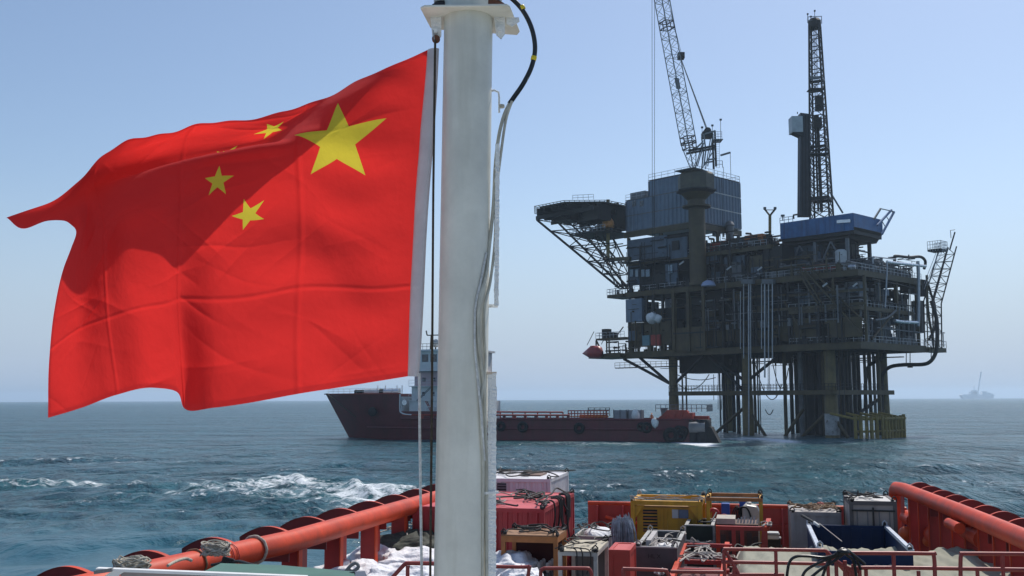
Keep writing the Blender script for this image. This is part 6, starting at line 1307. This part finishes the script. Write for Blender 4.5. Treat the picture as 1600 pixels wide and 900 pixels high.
sb('shelf', ow, wf, u0+.08, u1-.08, w_+.08, w_+D_-.08, DZ+.5, DZ+.56); sb('back_panel', greyst, wf, u0+.08, u1-.08, w_+D_-.05, w_+D_-.02, DZ+.1, 4.29)
lugs(wf, u0, u1, w_, w_+D_, 4.4); slings('wire_sling', 'thin wire sling lying over the tan roof of the small white rack', u0, u1, w_, w_+D_, 4.405, 61, 5, .012, hang=3)
for i in range(3): c_ = S(u0+.17+i*.2, w_+.4, DZ+.57); tag(MB().lathe(c_, [(.07, 0), (.075, .04), (.075, .62), (.04, .72), (.03, .8)], 12).build('gas_bottle', mat(('dark blue bottle', 'dull red bottle', 'grey bottle')[i], ((.04, .05, .12), (.22, .03, .03), (.2, .2, .2))[i], rough=.4), None, smooth=True, loc=c_), ('dark blue', 'dull red', 'grey')[i]+' gas bottle on the shelf inside the small white rack', 'gas bottle')
# red cabinet and the big red boxes to its right
th, u0, u1, w_, z0 = con('red_cabinet', 'bright red steel cabinet between the white rack and the grey bin', 'cabinet', 946, 979, 859, 4.42, 1.1, 2.1, mat('bright red cabinet paint', (.50, .045, .03), rough=.5, var=.12, scale=2, rust=.06), topm=mat('faded red top', (.55, .09, .08), rough=.6))
slings('rope_sling', 'short pale ropes bunched at the left foot of the red cabinet', u0-.15, u0+.1, w_-.1, w_+.1, 3.5, 15, 7, .02, m=mat('pink stained rope', (.42, .28, .26), rough=.9, var=.3, scale=18))
# pale crate with white sheeting
pm = onz(915, 822, 4.0); w_ = pm.dot(eW)-.9; u0, u1 = ux(893, w_), ux(951, w_)
cr = thing('white_crate', 'open pale crate of crumpled white sheeting between the racks and the red bulwark', 'crate', S((u0+u1)/2, w_+.6, DZ))
for q_ in ((u0, u1, w_, w_+.05), (u0, u1, w_+1.55, w_+1.6), (u0, u0+.05, w_+.051, w_+1.549), (u1-.05, u1, w_+.051, w_+1.549)): sb('crate_wall', ow, cr, *q_, DZ, 3.85)
lump(MB(), S((u0+u1)/2, w_+.8, 3.78), .36, .6, .22, 5).build('sheeting', bagm, cr, smooth='all')
slings('wire_sling', 'black wire slings over the open crate of white sheeting', u0, u1, w_, w_+1.6, 3.95, 66, 8, .018)
# bundle of grey wires
cb = onz(968, 822, 4.1); cb_ = thing('wire_bundle', 'bushy bundle of silvery grey cables standing beside the red bulwark', 'cable bundle', Vector((cb.x, cb.y, 3.5)))
q = random.Random(5); g = MB(); cu, cw = cb.dot(eU), cb.dot(eW)-2.0; cu = ux(968, cw)
for k in range(150):
    a_ = q.uniform(-1, 1); s_ = q.uniform(-1, 1); zt_ = 4.56-.10*a_*a_+q.gauss(0, .03); g.tube(smooth_path([S(cu+a_*.24, cw+s_*.2, zt_-.62+q.gauss(0, .05)), S(cu+a_*.25, cw+s_*.25, zt_-.15), S(cu+a_*.22+.02, cw+s_*.2, zt_+q.gauss(0, .03)), S(cu+a_*.26+.06, cw+s_*.25, zt_-.25), S(cu+a_*.3+.06, cw+s_*.25, zt_-.6)], 4), .007, 4)
g.build('wires', mat('silver grey cable', (.45, .47, .52), rough=.4, metal=.3, var=.3, scale=8), cb_, kind='stuff')
lump(MB(), S(cu, cw, 3.7), .14, .14, .3, 6).build('bundle_core', blk_, cb_, smooth='all')
# grey stencilled bin, long and open
def openbin(name, label, cat, x0, x1, y, z, depth, m, rim, wall=.05, zb=DZ, par_lab=None):
    pm = onz((x0+x1)/2, y, z); w_ = pm.dot(eW); u0, u1 = ux(x0, w_), ux(x1, w_); t_ = thing(name, label, cat, S((u0+u1)/2, w_+depth/2, zb))
    sb('front_wall', m, t_, u0, u1, w_, w_+wall, zb, z-.03); sb('back_wall', m, t_, u0, u1, w_+depth-wall, w_+depth, zb, z-.03)
    sb('side_wall', m, t_, u0, u0+wall, w_+wall+.001, w_+depth-wall-.001, zb, z-.03); sb('side_wall', m, t_, u1-wall, u1, w_+wall+.001, w_+depth-wall-.001, zb, z-.03); sb('floor', m, t_, u0+wall, u1-wall, w_+wall, w_+depth-wall, zb, zb+.05)
    sb('rim', rim, t_, u0-.01, u1+.01, w_-.01, w_+.06, z-.03, z); sb('rim', rim, t_, u0-.01, u1+.01, w_+depth-.06, w_+depth+.01, z-.03, z); sb('rim', rim, t_, u0-.01, u0+.08, w_+.061, w_+depth-.061, z-.03, z); sb('rim', rim, t_, u1-.08, u1+.01, w_+.061, w_+depth-.061, z-.03, z)
    return t_, u0, u1, w_
gm = mat('charcoal bin paint', (.075, .07, .075), rough=.6, var=.2, scale=2, rust=.1); gr = mat('pale bin rim', (.40, .39, .37), rough=.6, var=.2, scale=5, rust=.3)
t_, u0, u1, w_ = openbin('grey_bin', 'long charcoal open bin stencilled HL X in front of the yellow generator', 'bin', 988, 1051, 854, 4.25, 2.9, gm, gr)
def letters(txt, px, py, h, m, par):
    cu_ = bpy.data.curves.new('lettering', 'FONT'); cu_.body = txt; cu_.size = h; cu_.extrude = .002; cu_.align_x = 'CENTER'
    tmp = bpy.data.objects.new('tmp', cu_); sc.collection.objects.link(tmp); dg = bpy.context.evaluated_depsgraph_get(); me = bpy.data.meshes.new_from_object(tmp.evaluated_get(dg)); bpy.data.objects.remove(tmp)
    o_ = parent_loc(par); p = S(ux(px, w_), w_-.006, zy(py, ux(px, w_), w_))
    Mx = Matrix((eU, eZ, -eW)).transposed().to_4x4(); me.transform(Matrix.Translation(p-o_) @ Mx); me.materials.clear(); me.materials.append(m)
    ob = bpy.data.objects.new('lettering', me); sc.collection.objects.link(ob); ob.parent = par; return ob
letters('HL X', 1016, 873, .13, blk_, t_)
sb('inner_plate', greyl, t_, ux(1000, w_), ux(1008, w_), w_+.5, w_+2.2, 3.6, 4.32); sb('inner_plate', mat('navy inner plate', (.05, .05, .12), rough=.6), t_, ux(1024, w_), u1-.1, w_+.4, w_+.45, 3.6, 4.12)
lump(MB(), S((u0+u1)/2+.05, w_+1.5, 3.95), .28, .6, .2, 12).build('white_sheet', bagm, t_, smooth='all'); lump(MB(), S((u0+u1)/2-.1, w_+.5, 3.95), .25, .35, .16, 14).build('sand_bags', mat('sand colour sacks', (.35, .3, .2), rough=.9, var=.25, scale=5), t_, smooth='all')
MB().tube([S(u0+.1, w_+1.3, 4.26), S(u1-.1, w_+1.2, 4.26)], .025, 8).build('pale_bar', greyl, t_); lugs(t_, u0, u1, w_, w_+2.9, 4.25, slingl)
slings('rope_sling', 'mixed rope slings hanging over the rims of the stencilled charcoal bin', u0, u1, w_+.2, w_+2.8, 4.2, 71, 6, .011, m=slingl)
slings('rope_knot', 'pale knotted rope end standing at the foot of the stencilled bin', ux(1018, w_-.5), ux(1030, w_-.5), w_-.6, w_-.5, 3.72, 16, 6, .02, m=mat('white rope', (.6, .6, .6)), spread=.6)
t_, u0, u1, w_ = openbin('green_panel_bin', 'bin with dark green front panel between the stencilled bin and red cradle', 'bin', 1064, 1108, 820, 4.1, 1.6, mat('dark green panel', (.012, .028, .022), rough=.6, var=.3, scale=2), gr)
sb('front_post', gr, t_, u0-.02, u0+.03, w_-.04, w_-.011, DZ, 4.1); sb('front_post', gr, t_, u1-.03, u1+.03, w_-.04, w_-.011, DZ, 4.1)
slings('rope_sling', 'white rope scraps along the foot of the dark green panel bin', u0, u1, w_-.35, w_-.15, zy(849, u0, w_), 81, 8, .022, m=slingl); 
th, u0, u1, w_, z0 = con('small_grey_box', 'narrow grey box squeezed between the red cabinet and stencilled bin', 'box', 979, 987, 856, 4.2, 1.0, 1.9, greyc)
# red skid frames in front
rs = thing('red_skid', 'stack of dark red beams and trays with ropes in front of the green panel bin', 'skid', onz(1090, 870, 3.4))
def sbar(p, q, wd, name, m, par): return MB().bar(p, q, wd).build(name, m, par)
wq = UW(1090, 852, 4.0)[1]
for px0, px1, py, zz in ((1066, 1135, 852, 4.0), (1062, 1132, 878, 3.9), (1050, 1130, 892, 3.85), (1128, 1195, 880, 3.8)):
    ww = UW(1090, py, zz)[1]; MB().bar(S(ux(px0, ww), ww, zz), S(ux(px1, ww), ww, zz), .09).build('cross_beam', redhull, rs)
for px, py0, py1 in ((1063, 852, 900), (1128, 850, 900)):
    w_a, w_b = UW(px, py0, 3.95)[1], UW(px, py1, 3.95)[1]; ua = ux(px, w_a); MB().bar(S(ua, w_a, 3.95), S(ua, w_b-1.5, 3.85), .11).build('side_beam', redrail, rs)
ww = UW(1095, 880, 3.4)[1]; sb('tray', mat('dark red tray', (.14, .015, .018), rough=.6, var=.3, scale=3), rs, ux(1064, wq)-.1, ux(1130, wq), wq-3.2, wq-.05, 3.1, 3.5)
slings('rope_sling', 'tangle of pale ropes across the red skid beams', ux(1066, wq), ux(1135, wq), wq-2.6, wq-.2, 3.95, 91, 8, .018, m=slingl, spread=.5); slings('rope_sling', 'pale rope bunch left of the tan tarpaulin beside the red cradle', ux(1138, wq-1), ux(1162, wq-1), wq-1.9, wq-.4, 3.75, 93, 7, .018, m=slingl, spread=.7)

# tan tarpaulin over cargo to starboard
tpt = thing('tan_tarpaulin', 'tan tarpaulin draped over lumpy cargo across the starboard foreground', 'tarpaulin', S(0, 18, DZ))
rows = []
w0, w1 = UW(1300, 854, 4.05)[1], 10.5
ridge = [(1100, 858), (1140, 858), (1180, 853), (1215, 855), (1240, 856), (1255, 852), (1275, 852), (1300, 857), (1340, 858), (1400, 858), (1432, 860), (1450, 855), (1475, 855), (1495, 862), (1520, 868), (1550, 876), (1590, 892), (1640, 900)]
for i in range(60):
    f = i/59; row = []; ww = w0+(w1-w0)*f
    for j in range(150):
        px = 1128+(1625-1128)*j/149; yy = float(np.interp(px, [r_[0] for r_ in ridge], [r_[1] for r_ in ridge]))
        u = ux(px, w0); z = zy(yy, u, w0)
        z += -.08*f*(1+.5*math.sin(px*.02)) + .045*math.sin(px*.045+f*9)*math.sin(f*11+px*.012) + .03*math.sin(px*.11+f*21) + .016*math.sin(px*.27-f*40)+.01*math.sin(px*.6+f*66)
        e_ = min(1, f*59+.001, j/8); z = DZ+.4+(z-DZ-.4)*(e_**.35 if e_ > 0 else 0)
        u2 = u*(1-.0*f); row.append(S(u2, ww+ .05*math.sin(px*.07), z))
    rows.append(row)
MB().grid(rows).build('sheet', tarp, tpt, smooth='all')

# foreground railings in red pipe
rr_m = mat('red hand rail paint', (.34, .05, .04), rough=.45, var=.15, scale=6, rust=.15)
def prail(label, D_, lines, posts, r=.022):
    c_ = at(lines[0][0][0], 900, D_); t_ = thing('hand_railing', label, 'railing', Vector((c_.x, c_.y, 4.4)), 'red pipe railings along the foreground deck edge')
    for ln in lines: MB().tube([at(x, y, D_) for x, y in ln] if len(ln) < 3 else smooth_path([at(x, y, D_) for x, y in ln], 5), r, 10).build('rail_pipe', rr_m, t_, smooth=True)
    for x, y in posts: p = at(x, y, D_); MB().tube([p, Vector((p.x, p.y, 4.4))], r*.95, 10).build('post', rr_m, t_, smooth=True)
    return t_
prail('red pipe railing with mid rail running over the tan tarpaulin at centre right', 12.5, [[(1130, 858), (1287, 860)], [(1287, 860), (1294, 864), (1318, 890), (1345, 915)], [(1128, 878), (1290, 881)], [(1140, 898), (1225, 898)], [(1131, 858), (1146, 882), (1158, 905)]], [(1131, 860), (1212, 860), (1293, 864), (1147, 885)])
prail('red pipe railing with closely spaced short posts behind the black hose bundle', 11.6, [[(1305, 878), (1340, 893), (1352, 887), (1600, 890)], [(1322, 864), (1450, 865), (1459, 868), (1461, 905)], [(1300, 872), (1322, 888), (1345, 912)]], [(1306, 868), (1320, 876), (1333, 882), (1343, 888), (1353, 890), (1396, 865), (1397, 890), (1435, 892), (1320, 890), (1327, 886)])
prail('red pipe railing with rounded top corner at the far right edge', 11.6, [[(1501, 905), (1501, 872), (1504, 866), (1512, 865), (1640, 866)], [(1461, 888), (1640, 891)]], [(1566, 866), (1527, 890), (1625, 866)])
prail('red pipe railing loop in front of the small white rack', 12.2, [[(845, 910), (845, 893), (849, 889), (856, 888), (914, 888), (921, 890), (924, 896), (925, 912)]], [])
prail('red pipe railing loop in front of the stencilled charcoal bin', 12.2, [[(974, 905), (974, 890), (978, 889), (1036, 891), (1042, 894), (1049, 906)], [(1048, 893), (1130, 894)]], [(974, 890)])
prail('red pipe railing crossing the white bulk bags left of the mast', 9.5, [[(608, 908), (628, 886), (634, 881), (642, 880), (700, 881)]], [(637, 884)], r=.019)
prail('short red railing ending just right of the mast', 11, [[(770, 885), (820, 886), (828, 884)], [(828, 884), (823, 908)]], [(826, 886)], r=.019)
# black hose bundle over the railing
hb_ = thing('hose_bundle', 'bundle of black hoses draped over the railing on the tan tarpaulin', 'hose', at(1310, 870, 11.3))
for P_ in ([(1318, 862), (1290, 871), (1262, 869), (1243, 870), (1233, 880), (1229, 905)], [(1320, 863), (1298, 872), (1276, 881), (1258, 893), (1250, 912)], [(1322, 862), (1304, 876), (1282, 890), (1264, 905)], [(1316, 861), (1300, 870), (1291, 885), (1284, 905)], [(1312, 864), (1320, 859), (1330, 864), (1338, 874), (1345, 890)], [(1306, 866), (1315, 858), (1325, 861), (1340, 872), (1352, 882)], [(1310, 868), (1318, 861), (1324, 868), (1333, 876), (1338, 900)]):
    MB().tube(smooth_path([at(x, y, 11.4+.02*i) for i, (x, y) in enumerate(P_)], 8), .016, 8).build('hose', mat('black hose', (.015, .014, .014), rough=.4, var=.3), hb_, smooth=True)
lump(MB(), at(1318, 862, 11.4), .07, .05, .03, 4).build('hose_tie', mat('black hose', (.015, .014, .014)), hb_, smooth='all')

# white bulk bags either side of the mast, dark net pile, rope heaps
def bag(label, px, py, z, ru, rw, rz, seed, m=bagm, name='bulk_bag', cat='bulk bag', amp=.2, n=60):
    p = onz(px, py, z); p.z = z-rz*.75; g = MB(); r_ = random.Random(seed); ks = [(r_.randint(1, 7), r_.uniform(0, 6), r_.uniform(1, 9), r_.uniform(0, 6), r_.uniform(.3, 1)) for _ in range(12)]; rows = []
    for i in range(n+1):
        u = math.pi*min(max(i/n, .002), .998); row = []
        for j in range(96):
            v = 2*math.pi*j/96; dn_ = Vector((math.sin(u)*math.cos(v), math.sin(u)*math.sin(v), math.cos(u))); d = 1+amp*sum(a5*math.sin(a_*v+b_)*math.cos(c2*u+d2) for a_, b_, c2, d2, a5 in ks)/4 + .07*(1-2*abs(mnoise.noise(dn_*3.1+Vector((seed*7.1, 0, 0)))))+.022*(1-2.5*abs(mnoise.noise(dn_*7.3+Vector((seed*3.1, 2, 0)))))
            sq = lambda t_: math.copysign(abs(t_)**.7, t_); row.append(p+eU*(ru*sq(math.sin(u)*math.cos(v))*d)+eW*(rw*sq(math.sin(u)*math.sin(v))*d)+eZ*(rz*sq(math.cos(u))*d))
        rows.append(row)
    t_ = g.grid(rows, closed=True).build(name, m, None, smooth='all', loc=p); return tag(t_, label, cat)
bag('crumpled white bulk bag nearest the port rail stays', 592, 864, 3.95, .72, .7, .5, 1); bag('slumped white bulk bag left of the mast in the lower foreground', 548, 888, 4.0, .8, .7, .4, 2); bag('creased white bulk bag half hidden behind the lower mast', 660, 868, 4.0, .9, .9, .42, 3); bag('flattened white bulk bag beneath the left red railing', 640, 896, 4.1, .95, .8, .4, 4); bag('white bulk bag just right of the mast foot', 790, 874, 4.0, .6, .9, .42, 5); bag('low white bulk bag right of the mast behind short railing', 815, 896, 4.0, .42, .5, .38, 6)
bag('dark net covered heap between the port rail and the white bags', 655, 842, 4.15, 1.0, 1.2, .5, 7, dtarp, 'net_heap', 'net heap', .3)
slings('rope_sling', 'pale and green rope scraps lying over the dark net heap', *sorted((UW(600, 835, 4.1)[0], UW(672, 835, 4.1)[0])), UW(640, 850, 4.1)[1], UW(640, 825, 4.1)[1], 4.2, 37, 8, .015, m=slingl)
def heap(label, px, py, D_, r_, seed):
    c_ = at(px, py, D_); q = random.Random(seed); t_ = thing('rope_heap', label, 'rope', c_-eZ*r_*.6); g = MB()
    for k in range(34):
        a0 = q.uniform(0, 6.3); tl = q.gauss(0, .45); rr_ = r_*q.uniform(.55, 1.0); pts = []
        for i in range(18):
            a_ = a0+i*.33; pts.append(c_+Vector((rr_*math.cos(a_)*1.15, rr_*math.sin(a_)*.9, rr_*.42*math.sin(a_*1.0+tl*4)+q.gauss(0, .01)+r_*.12*math.sin(k))))
        g.tube(pts, r_*.052, 6)
    g.build('coils', ropeg, t_, kind='stuff'); return t_
heap('pale rope heap on the port rail above the green box', 337, 858, 15.9, .20, 1); heap('pale rope heap at the far left behind the white rimmed edge', 206, 884, 12.2, .19, 2)
def ring(px, py, label, r_=.205, th_=.018, m=None, n_=30):
    c_ = S(*UW(px, py, 4.9), 4.9); 
    d = [( (Lr[2]-Lr[1]).normalized() )][0]; a_ = Vector((0, 0, 1)); b_ = d.cross(a_).normalized()
    base_ = Lr[1]+d*((c_-Lr[1]).dot(d)); return MB().tube([base_+(a_*math.cos(q)+b_*math.sin(q))*(r_+.004*math.sin(q*9))+d*.03*math.sin(q) for q in np.linspace(0, 2*math.pi, n_)[:-1]], th_, 8, closed=True)
rb = thing('rope_lashing', 'rope turns lashed round the near end of the port rail', 'rope', Lr[1])
for px, py, m_, t2 in ((378, 858, ropeg, .026), (292, 880, mat('brown rope', (.22, .14, .08)), .017), (335, 870, redhull, .008), (340, 868, redhull, .008)): ring(px, py, '', .222 if t2 < .02 else .232, t2, m_).build('turn', m_, rb, smooth=True)
MB().tube(smooth_path([at(262, 884, 13.6), at(275, 877, 13.8), at(290, 873, 14), at(300, 876, 14)]), .02, 8).build('rope_end', ropeg, rb, smooth=True)

# green topped locker with white rim at bottom left
gl = thing('green_locker_top', 'green painted locker top with pale rim at the bottom left corner', 'locker', at(380, 900, 7.0)-eZ*.8)
zg = at(330, 884, 7.6).z
A_, B_, C_, D_ = at(318, 884, 7.6), at(588, 884, 7.6), at(588, 905, 6.6), at(255, 905, 6.2)
z_ = onz(420, 882, 6.25); 
def gz(px, py, z=6.25): return onz(px, py, z)
MB().prism([gz(310, 897), gz(345, 880), gz(440, 883), gz(553, 893), gz(560, 930), gz(300, 925)], eZ*-.04).build('lid', dgreen, gl); MB().prism([gz(553, 893, 6.24), gz(570, 892, 6.24), gz(585, 930, 6.24), gz(559, 930, 6.24)], eZ*-.5).build('side_plate', mat('dark slate plate', (.06, .07, .10), rough=.5), gl)
sp = thing('white_edge_beam', 'white capped grey beam running along the bottom left corner', 'beam', at(200, 895, 6.2)-eZ*.5)
MB().bar(at(152, 889, 6.2), at(480, 902, 6.2), .05, .016).build('white_cap', mat('white cap paint', (.78, .78, .76), rough=.5, var=.06), sp); MB().bar(at(190, 897, 6.22), at(480, 910, 6.22), .03, .05).build('grey_web', mat('warm grey web', (.30, .26, .26), rough=.6), sp)
MB().prism([at(152, 908, 6.2), at(176, 892, 6.2), at(198, 892, 6.2), at(190, 896, 6.2), at(178, 908, 6.2)], Vector((0, -.02, 0))).build('white_corner', mat('white cap paint', (.78, .78, .76)), sp)
MB().bar(at(148, 894, 6.18), at(176, 890, 6.18), .03, .02).build('grey_web', greyst, sp)
cbk = thing('black_lashing', 'black cord knotted round the port rail and trailing over the green locker', 'cord', at(350, 876, 9))
MB().tube(smooth_path([at(330, 883, 9.2), at(345, 880, 9.2), at(352, 874, 9.2), at(360, 881, 9.2), at(372, 877, 9.0), at(400, 884, 8.6), at(450, 893, 8.2), at(520, 897, 7.8), at(553, 896, 7.6)]), .013, 8).build('cord', blk_, cbk, smooth=True)
for k in range(4): MB().tube(smooth_path([at(348, 883, 9.15), at(350+k*3, 871+k, 9.15), at(360+k*2, 878, 9.15), at(352, 884, 9.15)]), .011, 6).build('knot_turn', blk_, cbk, smooth=True)
MB().tube(smooth_path([at(540, 893, 8.4), at(548, 884, 8.4), at(556, 880, 8.4), at(560, 886, 8.4), at(552, 892, 8.4), at(546, 891, 8.4)]), .014, 8).build('hook', greyst, cbk, smooth=True)

# small loose gear between the loads
def gear(name, label, cat, px, py, z, build):
    p = onz(px, py, z); t_ = thing(name, label, cat, p); build(t_, p.dot(eU), p.dot(eW), z); return t_
gear('raft_case', 'pale oblong case lying on the deck between the red cradle and left grey container', 'case', 1205, 832, 3.6, lambda t_, u, w_, z: (sb('body', whitep, t_, u-.25, u+.22, w_, w_+.35, z-.2, z, bevel=.03), sb('lid_edge', greyst, t_, u-.27, u+.24, w_-.02, w_+.37, z-.08, z-.05)))
gear('deck_box', 'flat dark box under the pale case beside the left grey container', 'box', 1206, 842, 3.35, lambda t_, u, w_, z: (sb('body', blk_, t_, u-.3, u+.25, w_, w_+.4, DZ, z), sb('rim', greyst, t_, u-.32, u+.27, w_-.02, w_+.42, z, z+.03)))
gear('pallet', 'pale weathered pallet on the deck right of the red cradle', 'pallet', 1206, 852, 3.0, lambda t_, u, w_, z: [sb('plank', mat('weathered plank', (.34, .29, .23), rough=.8, var=.3, scale=6), t_, u-.4, u+.35, w_+k*.17, w_+k*.17+.12, z-.04+.006*(k % 2), z) for k in range(6)]+[sb('bearer', mat('weathered plank', (.34, .29, .23)), t_, u-.38+k*.33, u-.3+k*.33, w_, w_+.97, z-.18, z-.041) for k in range(3)])
gear('bucket', 'small navy bucket behind the starboard rail stays', 'bucket', 1424, 812, 3.9, lambda t_, u, w_, z: (MB().lathe(S(u-.25, w_, z-.35), [(.10, 0), (.14, .33), (.15, .35)], 14).build('body', mat('navy plastic', (.01, .015, .05), rough=.4), t_, smooth=True), MB().tube([S(u-.39, w_, z), S(u-.25, w_, z+.1), S(u-.11, w_, z)], .01, 6).build('handle', greyst, t_)))
for k, (px, py, r_, lab) in enumerate(((1408, 822, .17, 'orange float behind the starboard rail nearest the grey container'), (1436, 834, .2, 'larger orange float halfway along the starboard rail stays'), (1472, 846, .15, 'smaller orange float low behind the starboard rail stays'))):
    p = onz(px, py, 3.7); p = p-eU*.35; tag(lump(MB(), p, r_, r_, r_, k+20, amp=.03).build('float', mat('orange float plastic', (.62, .12, .03), rough=.45, var=.1), None, smooth='all', loc=p), lab, 'float')
for k, (x0, y0, x1, y1, z, lab) in enumerate(((905, 838, 960, 830, 4.2, 'black hose looping from the white crate towards the cable bundle'), (1052, 846, 1066, 826, 4.3, 'black hose linking the stencilled bin and dark green panel bin'), (1095, 812, 1120, 802, 4.6, 'thin black hose running from the yellow generator to the beige machine cover'), (1120, 850, 1190, 846, 3.9, 'black hose lying in front of the red cradle'), (1062, 858, 1130, 868, 4.02, 'thin pale rope stretched slack across the red skid beams'))):
    a_, b_ = onz(x0, y0, z), onz(x1, y1, z); q = random.Random(k+50); pts = [a_.lerp(b_, f)+Vector((q.gauss(0, .08), q.gauss(0, .12), -.16*math.sin(math.pi*f)+q.gauss(0, .03))) for f in np.linspace(0, 1, 7)]
    tag(MB().tube(smooth_path(pts, 6), .02 if k < 4 else .012, 8).build('loose_hose' if k < 4 else 'loose_rope', blk_ if k < 4 else slingl, None, smooth=True, loc=a_), lab, 'hose' if k < 4 else 'rope')
